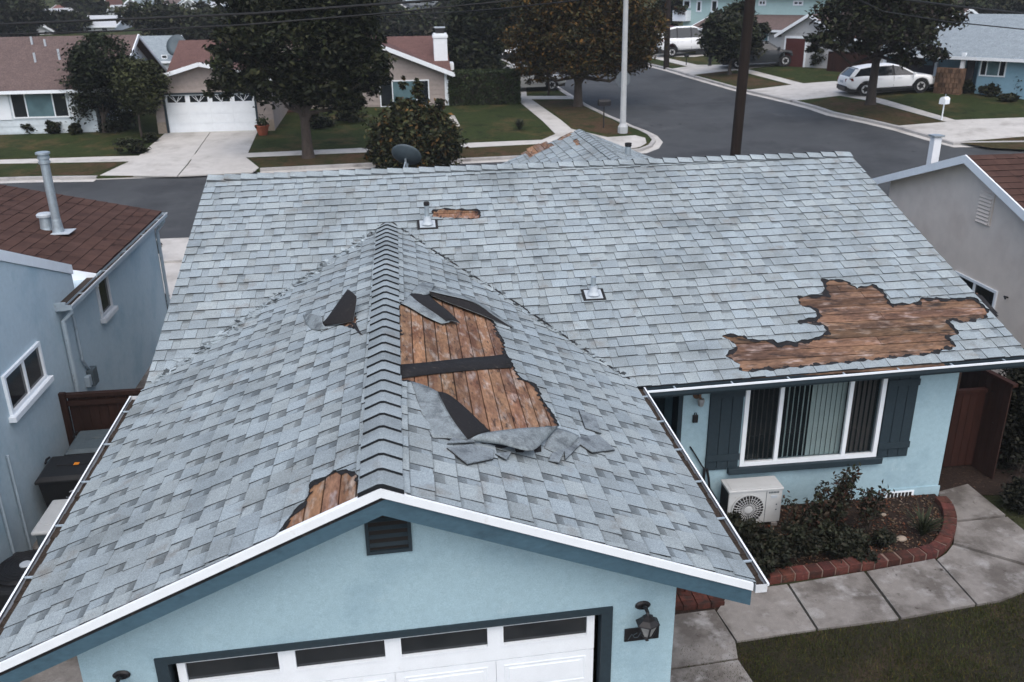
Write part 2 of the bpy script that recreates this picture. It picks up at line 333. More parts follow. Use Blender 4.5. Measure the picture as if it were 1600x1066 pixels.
# block right of the side street
east = [far_r]+kr+[(31, 31.5), (150, 31.5), (150, far_r[1])]
drape('lawn', east, .10, 'grass', skirt=.3)
kerb([far_r]+kr+[(31, 31.5), (150, 31.5)])
A1 = hp([(1012, 86), (1090, 104), (1143, 104), (1250, 132), (1316, 146), (1365, 155), (1492, 191), (1518, 190), (1600, 189)])
A2 = hp([(1600, 199), (1490, 197), (1360, 161), (1310, 152), (1246, 137.5), (1140, 109.5), (1085, 109), (1005, 89.5)])
drape('pavement', A1+A2, .112, 'concrete', skirt=.05)
drape('driveway', hp([(1046, 110.5), (1090, 104), (1143, 104), (1225, 97), (1240, 101), (1150, 112), (1083, 119.5), (1078, 119.5)]), .118, 'concrete', skirt=.05)
drape('driveway', hp([(1170, 143.5), (1247, 134), (1300, 130), (1440, 133), (1465, 135), (1455, 141), (1317, 152), (1240, 160.5)]), .118, 'concrete', skirt=.05)
drape('driveway', hp([(1404, 200), (1492, 193), (1518, 190), (1640, 186), (1640, 214), (1489, 225.5), (1455, 216)]), .118, 'concrete', skirt=.05)
drape('driveway', hp([(1012, 86), (1060, 84), (1110, 88), (1085, 91), (1030, 91)]), .116, 'concrete', skirt=.05)
drape('verge', hp([(1090, 119), (1128, 113), (1228, 134.5), (1175, 141.5)]), .108, 'grass_dry', skirt=0)
drape('verge', hp([(1258, 166), (1300, 155), (1360, 163), (1482, 196), (1404, 199)]), .108, 'grass_dry', skirt=0)
drape('verge', hp([(1500, 227), (1600, 216), (1640, 216), (1640, 240), (1548, 235)]), .108, 'grass_dry', skirt=0)
# near plot: side yard, concrete strip by the street, front walk
drape('driveway', [(-15, 15.2), (-3.9, 15.2), (-3.9, 19.0), (-15, 19.0)], .02, 'concrete', skirt=0)
drape('driveway', [(-15, 19.03), (-3.9, 19.03), (-3.9, 22.6), (-15, 22.6)], .02, 'concrete', skirt=0)
drape('side_yard', [(-6.9, -3), (-2.9, -3), (-2.9, 15.2), (-6.9, 15.2)], -.01, 'concrete_near', skirt=0)
drape('front_drive', [(-2.9, -8), (3.1, -8), (3.1, .5), (-2.9, .5)], .005, 'concrete_near', skirt=0)
z = G0
def gpt(x, y): return tuple(onz(x, y, z)[:2])
lawn_poly = [gpt(*p) for p in ((1062, 1010), (1150, 1004), (1276, 985), (1406, 968), (1525, 947), (1562, 941), (1596, 928), (1622, 915), (1648, 900), (1800, 860), (1900, 1300), (1070, 1300))]
drape('front_lawn', lawn_poly, -.012, 'lawn_soil', skirt=0)
# front walk: separate slabs with open joints
walk = bpy.data.objects.new('front_walk', None); COL.objects.link(walk); walk['kind'] = 'structure'; walk['_org'] = (0., 0., 0.)
slabs = [[(975, 972), (1117, 953), (1150, 1004), (1154, 1030), (950, 1060)], [(950, 1063), (1154, 1032), (1200, 1100), (940, 1130)],
         [(1119, 957), (1140, 925), (1230, 914), (1276, 985), (1151, 1004)], [(1232, 914), (1350, 894), (1405, 968), (1278, 985)],
         [(1353, 894), (1460, 874), (1525, 946), (1408, 967.5)], [(1463, 875), (1478, 865), (1488, 852), (1648, 899), (1622, 914), (1596, 927), (1562, 940), (1527, 946)],
         [(1489, 850), (1491, 818), (1574, 809), (1610, 838), (1645, 895)], [(1490, 815), (1482, 790), (1462, 770), (1512, 757), (1572, 806)]]
for s_ in slabs:
    pl = [np.array(gpt(*p)) for p in s_]; c_ = sum(pl)/len(pl)
    pl = [c_+(p-c_)*(1-.012/np.linalg.norm(p-c_)) for p in pl]
    g = random.uniform(.9, 1.08)
    mb = MB().prism([(p[0], p[1], z-.05) for p in pl], (0, 0, .07+random.uniform(-.006, .006)), c=(g, g, g))
    mb.build('slab', 'concrete_near', walk)
# flower bed
bed_poly = [gpt(*p) for p in ((1130, 925), (1200, 905), (1340, 885), (1455, 867), (1478, 845), (1484, 815), (1470, 785))]+[(9.6, 5.95), (4.6, 5.95), (3.9, 4.6)]
drape('flower_bed', bed_poly, .03, 'soil', skirt=.1)

drape('garden_soil', [(9.63, 5.9), (9.95, 5.75), (11.0, 5.6), (13.9, 3.0), (13.9, 16), (9.63, 16)], -.008, 'soil', skirt=0)
drape('garden_soil', [(3.05, 2.9), (4.9, 3.0), (4.9, 6.7), (3.05, 6.7)], -.008, 'soil', skirt=0)
# ------------------------------------------------------------------ the damaged blue house
house = thing('house', 'pale blue stucco house with torn grey shingle roof and white garage door', 'house', (0, 0, G0))
ZR = 3.96
def zGR(x, y): return ZR-.4086*x
def zGL(x, y): return ZR-(ZR-(2.44+.035*y))*(-x)/3.70
mF = np.array([-3.674, 11.86, 4.6]); mG = np.array([10.416, 12.078, 4.6]); mH = np.array([10.308, 5.369, 2.5])
mN = np.cross(mG-mF, mH-mF); mN /= np.linalg.norm(mN)
if mN[2] < 0: mN = -mN
def zM(x, y): return mF[2]-(mN[0]*(x-mF[0])+mN[1]*(y-mF[1]))/mN[2]
def yE(x): return 5.05+.0315*(x-3.7) if True else 0               # main eave line
def yRidge(x): return mF[1]+(x-mF[0])*(mG[1]-mF[1])/(mG[0]-mF[0])
RWX, RWY = onz(905, 203, ZR)[:2]                                      # rear wing ridge end
SK = .035                                                           # the gable front is slightly skewed
nGR = np.array([.4086, 0, 1.]); nGR /= np.linalg.norm(nGR)
nGL = np.array([-.40, 0, 1.]); nGL /= np.linalg.norm(nGL)
def px_on(zf, x, y, h=0):                                           # pixel -> point on a roof surface lifted by h
    z_ = 3.2
    for _ in range(30):
        p = onz(x, y, z_); z_ = .5*z_+.5*(zf(p[0], p[1])+h)
    return onz(x, y, z_)
def poly_xy(zf, pts): return np.array([px_on(zf, *p)[:2] for p in pts])
def sdf(poly, P):                                                   # signed distance, negative inside
    P = np.atleast_2d(P); n = len(poly); d = np.full(len(P), 1e9); ins = np.zeros(len(P), bool)
    for i in range(n):
        a, b = poly[i], poly[(i+1) % n]; e = b-a; w = P-a
        t = np.clip((w @ e)/(e @ e+1e-12), 0, 1); q = w-np.outer(t, e); d = np.minimum(d, np.hypot(q[:, 0], q[:, 1]))
        c = ((a[1] <= P[:, 1]) != (b[1] <= P[:, 1])); 
        with np.errstate(divide='ignore', invalid='ignore'):
            xi = a[0]+(P[:, 1]-a[1])/(b[1]-a[1])*e[0]
        ins ^= c & (P[:, 0] < xi)
    return np.where(ins, -d, d)
def rough(P, s=0, a=1.0):
    x, y = P[:, 0], P[:, 1]
    return a*(.016*np.sin(23*x+9*y+s)+.012*np.sin(41*y-17*x+2*s)+.009*np.sin(83*x+31*y+s)+.006*np.sin(131*y+71*x))
holeR = poly_xy(zGR, [(620, 480), (626, 474), (655, 461), (700, 466), (745, 482), (772, 505), (785, 530), (792, 555), (802, 574), (815, 592), (836, 601), (850, 627), (863, 646), (872, 668), (800, 680), (740, 690), (700, 668), (665, 615), (645, 598), (620, 597)])
holeLF = poly_xy(zGL, [(436, 834), (455, 806), (468, 793), (482, 770), (486, 756), (505, 747), (520, 738), (545, 735), (562, 740), (565, 800), (450, 850)])
holeM = poly_xy(zM, [(1119, 523), (1145, 523), (1161, 525), (1171, 531), (1210, 532), (1213, 536), (1242, 534), (1275, 530), (1291, 520), (1288, 510), (1249, 506), (1246, 501), (1278, 496), (1272, 484), (1247, 478), (1247, 463), (1288, 460), (1283, 436), (1320, 438), (1340, 450), (1363, 444), (1379, 455), (1395, 476), (1434, 473), (1437, 465), (1486, 467), (1525, 465), (1545, 488), (1541, 497), (1512, 506), (1485, 501), (1498, 523), (1481, 527), (1496, 543), (1465, 553), (1324, 568), (1157, 583), (1153, 570), (1130, 556), (1151, 543), (1140, 533)])
holeV = poly_xy(zM, [(674, 329), (688, 326), (729, 328), (750, 329), (750, 343), (718, 342), (675, 340)])
holeF1 = poly_xy(zGL, [(512, 503), (552, 488), (560, 500), (556, 515), (540, 510)])
def hf(poly, s, grow=0.0): return lambda P: sdf(poly, P)+rough(P, s)-grow
vGx = lambda zf: (lambda P: np.array([zf(x, y)-zM(x, y) for x, y in P])*1.6)
def vMain(P):
    out = np.full(len(P), 9.)
    for i, (x, y) in enumerate(P):
        if -3.75 < x < 3.78: out[i] = (zM(x, y)-(zGR(x, y) if x > 0 else zGL(x, y)))*1.6
    return out
ridgeM = lambda P: np.array([yRidge(x)-y for x, y in P])+.02
front = lambda P: P[:, 1]-SK*P[:, 0]
xr = lambda a, b: (lambda P: np.minimum(P[:, 0]-a, b-P[:, 0]))

def make_tabs(zf, nrm, mp, ar, rows, expo, fields, holes, wr=(.24, .38), seed=1, thick=.017, skip=None, cl=math.cos(math.atan(.4)), gapf=.30, tone=1.0, sub=7, step=0.0, band=.012, gband=1.0):
    """one MB per shingle tab. mp(a,b)->(x,y); b grows up the slope (plan metres)."""
    rnd = random.Random(seed); tabs = []
    ex = expo*cl
    for i in range(rows):
        b0 = i*ex; a = ar[0]-rnd.uniform(0, .3); tooth = True
        while a < ar[1]:
            w = rnd.uniform(*wr) if tooth else rnd.uniform(.09, .19)
            a0, a1 = a, min(a+w, ar[1]+.02); a += w
            if a1 <= ar[0]: tooth = not tooth if rnd.random() < .75 else tooth; continue
            a0 = max(a0, ar[0]-.01)
            jb = rnd.uniform(-.006, .006); th = thick*(1 if tooth else .5)*rnd.uniform(.85, 1.15)
            bl, bh = b0+jb-(.0 if tooth else -.002), b0+ex+.03
            g = tone*rnd.choice((rnd.uniform(.93, 1.06), rnd.uniform(.94, 1.04), rnd.uniform(.84, .98), rnd.uniform(1.0, 1.12)))
            bl_ = rnd.uniform(-.03, .03)
            col = lambda k: (g*k*(1-bl_*.6), g*k, g*k*(1+bl_*.8))
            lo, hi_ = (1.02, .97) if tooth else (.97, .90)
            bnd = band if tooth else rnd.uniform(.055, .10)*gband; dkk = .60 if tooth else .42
            nxt = rnd.random() < gapf*2.2
            isT = tooth
            tooth = (not tooth) if (not tooth or nxt) else True
            cor = np.array([mp(a0+.002, bl), mp(a1-.002, bl), mp(a1-.002, bh), mp(a0+.002, bh)])
            vals = []
            fs = fields+holes
            drop = cut = False
            tst = np.vstack([cor, cor.mean(0)[None], (cor+np.roll(cor, 1, 0))/2])
            for f in fs:
                q = f(tst)
                if q.max() < -.03: drop = True; break
                if q.min() < .09: cut = True
            if drop: continue
            mb = MB()
            def top(P, B):                                    # lifted point
                hgt = th+(.004-th)*(B-bl)/(bh-bl)
                if step: hgt += step*(1-np.clip((P[1]-a0)/(a1-a0+1e-6), 0, 1))
                z_ = zf(P[0], P[1]); return np.array((P[0], P[1], z_))+nrm*hgt
            def bot(P): return np.array((P[0], P[1], zf(P[0], P[1])))-nrm*.006
            if not cut:
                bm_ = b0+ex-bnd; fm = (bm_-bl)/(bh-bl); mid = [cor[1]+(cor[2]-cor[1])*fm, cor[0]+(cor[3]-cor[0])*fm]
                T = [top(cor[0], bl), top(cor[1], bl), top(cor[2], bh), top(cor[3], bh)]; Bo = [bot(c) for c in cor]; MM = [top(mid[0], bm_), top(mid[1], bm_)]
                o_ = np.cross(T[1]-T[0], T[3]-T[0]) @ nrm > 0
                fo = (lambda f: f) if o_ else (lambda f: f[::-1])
                cc = [col(lo), col(lo), col(hi_), col(hi_)]; d0, d1 = (col(hi_*.62), col(hi_*.62)) if isT else (col(.62), col(.34)); dk = [d0, d0, d1, d1]; dk = dk if o_ else dk[::-1]  # upslope strip darkened in the tint: printed shadow line doubling as butt shade
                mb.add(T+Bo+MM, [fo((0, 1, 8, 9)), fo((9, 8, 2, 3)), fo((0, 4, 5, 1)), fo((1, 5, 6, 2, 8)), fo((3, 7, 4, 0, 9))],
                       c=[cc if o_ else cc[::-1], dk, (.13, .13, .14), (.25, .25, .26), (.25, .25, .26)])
            else:
                na = max(2, int((a1-a0)/.05)) ; nb = sub
                ga = np.linspace(a0+.002, a1-.002, na+1); gb = np.linspace(bl, bh, nb+1)
                AB = np.array([(p, q) for q in gb for p in ga]); XY = np.array([mp(p, q) for p, q in AB])
                val = np.min([f(XY) for f in fs], 0)
                val = np.where(np.abs(val) < 1e-6, 1e-6, val)
                any_ = False
                for jj in range(nb):
                    for ii in range(na):
                        idx = [jj*(na+1)+ii, jj*(na+1)+ii+1, (jj+1)*(na+1)+ii+1, (jj+1)*(na+1)+ii]
                        if all(val[k] < 0 for k in idx): continue
                        poly = []
                        for k in range(4):
                            p, q = idx[k], idx[(k+1) % 4]
                            if val[p] > 0: poly.append((XY[p], AB[p][1], 0, k))
                            if (val[p] > 0) != (val[q] > 0):
                                t = val[p]/(val[p]-val[q]); poly.append((XY[p]*(1-t)+XY[q]*t, AB[p][1]*(1-t)+AB[q][1]*t, 1, k))
                        if len(poly) < 3: continue
                        any_ = True
                        T = [top(p[0], p[1]) for p in poly]; n_ = len(T); Bo = [bot(p[0]) for p in poly]
                        o_ = np.cross(T[1]-T[0], T[2]-T[0]) @ nrm > 0
                        fo = (lambda f: f) if o_ else (lambda f: f[::-1])
                        cs = [col(lo+(hi_-lo)*(p[1]-bl)/(bh-bl) if p[1] < b0+ex-.03 else hi_*.7) for p in poly]  # cut tabs get the same darkened upslope strip, standing in for butt shade
                        F = [fo(tuple(range(n_)))]; C_ = [cs if o_ else cs[::-1]]
                        for k in range(n_):
                            k2 = (k+1) % n_; A_, B_ = poly[k], poly[k2]
                            wall = (A_[2] and B_[2]) or (abs(A_[1]-bl) < 1e-6 and abs(B_[1]-bl) < 1e-6)
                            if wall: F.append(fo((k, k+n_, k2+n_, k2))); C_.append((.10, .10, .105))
                        mb.add(T+Bo, F, c=C_)
                if not any_: continue
            ctr = cor.mean(0); P3 = np.array((ctr[0], ctr[1], zf(*ctr))); d = (P3-CAM)
            key = float(np.linalg.norm(d))
            pxy = (CX+F_PX*(d @ RT)/(d @ FW), CY-F_PX*(d @ UP)/(d @ FW))
            vis = -10 < pxy[0] < 1610 and 150 < pxy[1] < 1080
            tabs.append((key if vis else key+100, mb))
    return tabs
cM = math.cos(math.atan(.306))
PG = poly_xy(zGR, [(600, 700), (602, 690)])
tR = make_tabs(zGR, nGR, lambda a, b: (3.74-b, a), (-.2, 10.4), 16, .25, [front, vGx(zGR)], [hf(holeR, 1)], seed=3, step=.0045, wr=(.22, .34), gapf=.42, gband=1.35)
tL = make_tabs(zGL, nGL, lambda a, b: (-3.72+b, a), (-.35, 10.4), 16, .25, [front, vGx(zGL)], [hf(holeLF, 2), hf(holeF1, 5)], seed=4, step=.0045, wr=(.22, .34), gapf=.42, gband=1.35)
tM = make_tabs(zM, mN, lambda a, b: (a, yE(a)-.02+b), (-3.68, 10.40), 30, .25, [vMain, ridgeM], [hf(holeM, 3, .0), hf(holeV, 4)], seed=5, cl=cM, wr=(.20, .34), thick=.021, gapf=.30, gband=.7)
wR = RWX
zWR = lambda x, y: ZR-.4*(x-wR); zWL = lambda x, y: ZR-.4*(wR-x)
def zback(x, y): return 4.6-.42*(y-yRidge(x))
nWR = np.array([.4, 0, 1.])/np.hypot(.4, 1); nWL = np.array([-.4, 0, 1.])/np.hypot(.4, 1)
hw = [poly_xy(zWL, q) for q in ([(821, 240), (835, 228), (863, 224), (866, 228), (840, 240), (828, 247)], [(870, 219), (889, 209), (894, 211), (876, 220)], [(895, 220), (902, 217), (907, 226), (901, 228)])]
wv = lambda zf: (lambda P: np.array([zf(x, y)-zback(x, y) for x, y in P])*1.6)
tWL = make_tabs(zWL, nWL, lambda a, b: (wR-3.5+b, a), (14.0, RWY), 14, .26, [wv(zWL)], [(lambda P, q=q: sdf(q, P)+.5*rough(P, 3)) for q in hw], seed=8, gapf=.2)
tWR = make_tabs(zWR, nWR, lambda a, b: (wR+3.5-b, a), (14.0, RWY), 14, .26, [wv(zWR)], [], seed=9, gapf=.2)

# roof body (sheathing and felt under the shingles)
mb = MB()
def slab(pts, nr, top=-.035, th=.09):
    P = [np.asarray(p, float)+nr*top for p in pts]; mb.prism(P, -nr*th)
slab([mF+(0.02, 0, 0), mG-(0.02, 0, 0), (10.36, yE(10.36), zM(10.36, yE(10.36))), (-3.66, yE(-3.66), zM(-3.66, yE(-3.66)))], mN)
slab([(0, 0, ZR), (0, 10.1, ZR), (3.70, 10.1, zGR(3.70, 0)), (3.70, .13, zGR(3.70, 0))], nGR)
for k in range(8):
    y0, y1 = -.13+10.2*k/8, -.13+10.2*(k+1)/8
    slab([(0, y0 if k else 0, ZR), (-3.68, y0, zGL(-3.68, y0)), (-3.68, y1, zGL(-3.68, y1)), (0, y1, ZR)], nGL)
nB = np.array([0, .42, 1.])/np.hypot(.42, 1)
slab([mF+(.02, 0, 0), (-3.66, 16.2, zback(-3.66, 16.2)), (10.36, 16.4, zback(10.36, 16.4)), mG-(.02, 0, 0)], nB, top=-.004)
slab([(wR, 13.2, ZR), (wR-3.48, 14.2, ZR-.4*3.48), (wR-3.48, RWY, ZR-.4*3.48), (wR, RWY, ZR)], nWL)
slab([(wR, 13.2, ZR), (wR+3.48, 14.2, ZR-.4*3.48), (wR+3.48, RWY, ZR-.4*3.48), (wR, RWY, ZR)], nWR)
roof = mb.build('roof', 'felt', house)
# shingles: the 300 that show largest are parts of their own, the rest one part
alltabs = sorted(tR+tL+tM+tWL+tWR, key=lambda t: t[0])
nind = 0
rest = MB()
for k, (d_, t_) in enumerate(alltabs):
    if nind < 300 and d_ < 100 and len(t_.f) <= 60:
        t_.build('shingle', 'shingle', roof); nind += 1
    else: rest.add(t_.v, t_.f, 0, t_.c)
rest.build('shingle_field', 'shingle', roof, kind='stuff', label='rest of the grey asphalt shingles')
# grey underlay of the back slope
# planks in the holes
def planks(zf, nrm, poly, along, w, mat, seed, gap=.015, off=-.012):
    rnd = random.Random(seed); lo, hi_ = poly.min(0)-.12, poly.max(0)+.12
    ax = 0 if along == 'y' else 1; q = lo[ax]
    while q < hi_[ax]:
        # extent of this plank: where the hole (grown a little) crosses the strip
        s_ = np.linspace(lo[1-ax], hi_[1-ax], 60); inn = []
        for k in (0.1, .5, .9):
            pts = np.array([(q+k*w, t) if ax == 0 else (t, q+k*w) for t in s_]); inn.append(sdf(poly, pts) < .13)
        inn = np.any(inn, 0)
        if inn.any():
            t0, t1 = s_[inn].min(), s_[inn].max()
            if along == 'y' and q < 0 and poly[:, 1].min() < .5: t0 = max(t0, .035)
            if t1-t0 < .05 or (along == 'y' and q < 0 < q+w): q += w; continue
            cuts = [t0, t1]
            if t1-t0 > 1.6 and rnd.random() < .7: cuts = [t0, t0+(t1-t0)*rnd.uniform(.3, .7), t1]
            for u0, u1 in zip(cuts[:-1], cuts[1:]):
                dz = off+rnd.uniform(-.003, .003); g = rnd.uniform(.72, 1.25)
                c4 = [(q+gap/2, u0+.003), (q+w-gap/2, u0+.003), (q+w-gap/2, u1-.003), (q+gap/2, u1-.003)]
                if ax: c4 = [(b, a) for a, b in c4]
                tp = [np.array((x, y, zf(x, y)))+nrm*dz for x, y in c4]
                MB().prism(tp, -nrm*.02, c=(g*rnd.uniform(.95, 1.05), g, g*rnd.uniform(.92, 1.06))).build('plank', mat, roof)
        q += w
planks(zGR, nGR, holeR, 'y', .165, 'deck_wood', 1); planks(zGL, nGL, holeLF, 'y', .165, 'deck_wood', 2)
planks(zM, mN, holeM, 'x', .205, 'deck_wood_wet', 3); planks(zM, mN, holeV, 'x', .2, 'deck_wood', 4)
planks(zGL, nGL, holeF1, 'y', .165, 'deck_wood', 6)
for k, q in enumerate(hw): planks(zWL, nWL, q, 'y', .22, 'deck_wood', 10+k, off=-.004)
# torn felt edges round the holes: a ragged ring of black felt left on the boards
def felt_ring(zf, nrm, poly, seed, w=.05, off=-.004, cell=.035):
    lo, hi_ = poly.min(0)-.15, poly.max(0)+.15
    ga = np.arange(lo[0], hi_[0], cell); gb = np.arange(lo[1], hi_[1], cell)
    XY = np.array([(x, y) for y in gb for x in ga]); s_ = sdf(poly, XY)
    wob = .5+.5*np.sin(5.1*XY[:, 0]+seed)*np.sin(4.3*XY[:, 1]+1.7*seed)
    val = s_+rough(XY, seed+2, 1.6)+w*(.25+1.3*wob); val = np.where(np.abs(val) < 1e-6, 1e-6, val); mb = MB(); na = len(ga)
    up = lambda p: np.array((p[0], p[1], zf(*p)))+nrm*off
    for j in range(len(gb)-1):
        for i in range(na-1):
            idx = [j*na+i, j*na+i+1, (j+1)*na+i+1, (j+1)*na+i]
            if all(val[k] < 0 for k in idx) or min(s_[k] for k in idx) > .12 or (poly[:, 1].min() < .5 and min(XY[k][1]-SK*XY[k][0] for k in idx) < .01) or (XY[idx[0]][0] < 0 < XY[idx[1]][0]): continue
            poly_ = []
            for k in range(4):
                p, q = idx[k], idx[(k+1) % 4]
                if val[p] > 0: poly_.append(XY[p])
                if (val[p] > 0) != (val[q] > 0): t = val[p]/(val[p]-val[q]); poly_.append(XY[p]*(1-t)+XY[q]*t)
            if len(poly_) >= 3: mb.add([up(p) for p in poly_], [tuple(range(len(poly_)))])
    if mb.f: mb.build('torn_felt', 'felt', roof, label='ragged black felt left round a torn hole', kind='stuff')
felt_ring(zGR, nGR, holeR, 1, .035); felt_ring(zGL, nGL, holeLF, 2, .03); felt_ring(zM, mN, holeM, 3, .06); felt_ring(zM, mN, holeV, 4, .03); felt_ring(zGL, nGL, holeF1, 5, .03)
# felt strip across the big hole
def sheet(zf, grid, name, mats, label=None, th=.008, sub=2):
    """curled sheet through a grid of (px,py,height above roof); front material faces the camera"""
    rws, cls = len(grid), len(grid[0]); P = [px_on(zf, *g) for row in grid for g in row]
    mb = MB(); F = []
    for j in range(rws-1):
        for i in range(cls-1):
            f = (j*cls+i, j*cls+i+1, (j+1)*cls+i+1, (j+1)*cls+i)
            n = np.cross(P[f[1]]-P[f[0]], P[f[2]]-P[f[0]])
            F.append(f)
    tot = sum((np.cross(P[f[1]]-P[f[0]], P[f[2]]-P[f[0]]) for f in F), np.zeros(3)); view = CAM-np.mean(P, 0)
    if tot @ view < 0: F = [f[::-1] for f in F]
    mb.add(P, F); o = mb.build(name, mats, roof, smooth=True, label=label)
    m_ = o.modifiers.new('s', 'SUBSURF'); m_.levels = m_.render_levels = sub; m_.boundary_smooth = 'PRESERVE_CORNERS'
    s_ = o.modifiers.new('t', 'SOLIDIFY'); s_.thickness = th; s_.offset = -1; s_.material_offset = len(mats)-1; s_.material_offset_rim = len(mats)-1
    return o
fx = [626, 660, 700, 740, 770, 800]
sheet(zGR, [[(x, 569-.095*(x-626)+random.uniform(-1.5, 1.5), .008) for x in fx], [(x, 590-.095*(x-626)+random.uniform(-1.5, 1.5), .008) for x in fx]], 'felt_strip', ['felt'], 'black felt strip still nailed across the bare boards', th=.006, sub=1)
G_, K_ = 'shingle_flap', 'asphalt_back'
# left slope: a flap folded up showing its black back
sheet(zGL, [[(499, 510, .02), (524, 508, .05), (552, 501, .03)], [(510, 499, .10), (530, 490, .15), (555, 484, .13)], [(527, 474, .20), (541, 468, .24), (557, 472, .20)], [(543, 452, .28), (549, 455, .28), (557, 463, .24)]], 'torn_flap', [K_, G_], 'black backed shingle flap folded upright')
sheet(zGL, [[(473, 492, .02), (487, 489, .09), (504, 496, .09)], [(476, 502, .02), (489, 502, .07), (503, 507, .08)], [(484, 514, .015), (498, 517, .03), (512, 513, .03)]], 'torn_flap', [G_, K_])
sheet(zGL, [[(548, 503, .05), (556, 505, .05)], [(556, 517, .02), (561, 517, .02)], [(563, 523, .012), (567, 524, .012)]], 'torn_flap', [K_])
# right slope, head of the big hole
sheet(zGR, [[(640, 460, .06), (657, 456, .08), (668, 459, .05)], [(655, 474, .10), (668, 472, .13), (684, 474, .07)], [(674, 485, .10), (688, 483, .12), (702, 486, .07)], [(697, 502, .06), (706, 500, .07), (719, 505, .04)]], 'torn_flap', [K_, G_], 'black strip of shingle curled over the boards')
sheet(zGR, [[(626, 474, .02), (634, 468, .05), (641, 459, .06)], [(641, 480, .03), (648, 478, .07), (656, 474, .10)], [(660, 493, .03), (667, 490, .07), (675, 485, .10)], [(690, 506, .02), (697, 505, .04), (704, 503, .05)]], 'torn_flap', [G_, K_])
sheet(zGR, [[(642, 458, .03), (655, 440, .03), (679, 443, .04)], [(648, 459, .08), (660, 450, .14), (677, 450, .14)], [(655, 461, .05), (664, 461, .10), (671, 460, .05)]], 'torn_flap', [G_, K_])
sheet(zGR, [[(672, 449, .05), (700, 455, .08), (745, 468, .10), (768, 485, .06), (803, 511, .02)], [(671, 455, .10), (700, 462, .13), (744, 471, .14), (764, 489, .09), (801, 512, .02)]], 'torn_flap', [G_, K_])
sheet(zGR, [[(671, 456, .09), (700, 462, .12), (745, 470, .14), (764, 489, .09), (801, 512, .02)], [(672, 461, .05), (698, 472, .05), (738, 486, .05), (770, 499, .04), (798, 513, .015)]], 'torn_flap', [K_, G_], 'shingle edge rolled back, black side out')
# foot of the big hole
sheet(zGR, [[(643, 596, .02), (664, 601, .07), (684, 612, .10)], [(652, 625, .02), (674, 628, .05), (697, 640, .10)], [(662, 655, .015), (688, 658, .05), (713, 665, .10)], [(676, 684, .015), (703, 685, .03), (731, 687, .06)]], 'torn_flap', [G_, K_], 'grey shingle flap curling off the roof')
sheet(zGR, [[(684, 612, .11), (696, 613, .09), (707, 620, .05)], [(697, 640, .11), (712, 636, .09), (728, 637, .04)], [(713, 665, .10), (731, 660, .08), (748, 657, .03)], [(731, 687, .06), (742, 681, .06), (767, 675, .02)]], 'torn_flap', [K_, G_], 'black side of the curled flap')
sheet(zGR, [[(733, 688, .05), (745, 678, .12), (775, 673, .17), (812, 669, .20), (845, 667, .19), (873, 666, .12)], [(745, 690, .04), (765, 686, .12), (790, 684, .18), (820, 683, .22), (847, 679, .18), (866, 674, .10)], [(755, 692, .03), (780, 694, .08), (805, 700, .13), (832, 708, .16), (846, 694, .12), (858, 682, .06)]], 'torn_flap', [G_, K_], 'large grey shingle fold standing over the foot of the hole')
sheet(zGR, [[(750, 692, .015), (780, 690, .02), (815, 690, .02), (845, 688, .02)], [(765, 697, .012), (790, 703, .015), (820, 709, .015), (846, 706, .015)]], 'torn_flap', [K_])  # flat black sheet laid under the fold for its shadow and underside edge
sheet(zGR, [[(866, 668, .08), (884, 671, .10), (905, 681, .08)], [(858, 682, .06), (880, 686, .08), (900, 688, .06)], [(850, 700, .02), (868, 708, .04), (880, 714, .02)]], 'torn_flap', [G_, K_])
for q in ([(700, 699), (735, 694), (772, 702), (771, 716), (731, 724)], [(880, 691), (906, 683), (912, 689), (884, 717)], [(893, 684), (935, 679), (961, 702), (926, 706)], [(905, 640), (930, 650), (940, 676), (915, 668)], [(775, 708), (800, 705), (792, 717)], [(862, 708), (884, 700), (874, 722), (858, 719)], [(720, 668), (742, 690), (700, 692)]):
    P = [px_on(zGR, a, b, .034+.03*random.random()) for a, b in q]
    MB().prism(P, -nGR*.012, c=(.95, .95, .97)).build('loose_shingle', ['shingle_flap'], roof)
    P = [p-nGR*.013+(p-np.mean(P, 0))*.03 for p in P]
    MB().prism(P, -nGR*.006).build('loose_shingle_back', ['asphalt_back'], roof)
# sheathing nails
mb = MB()
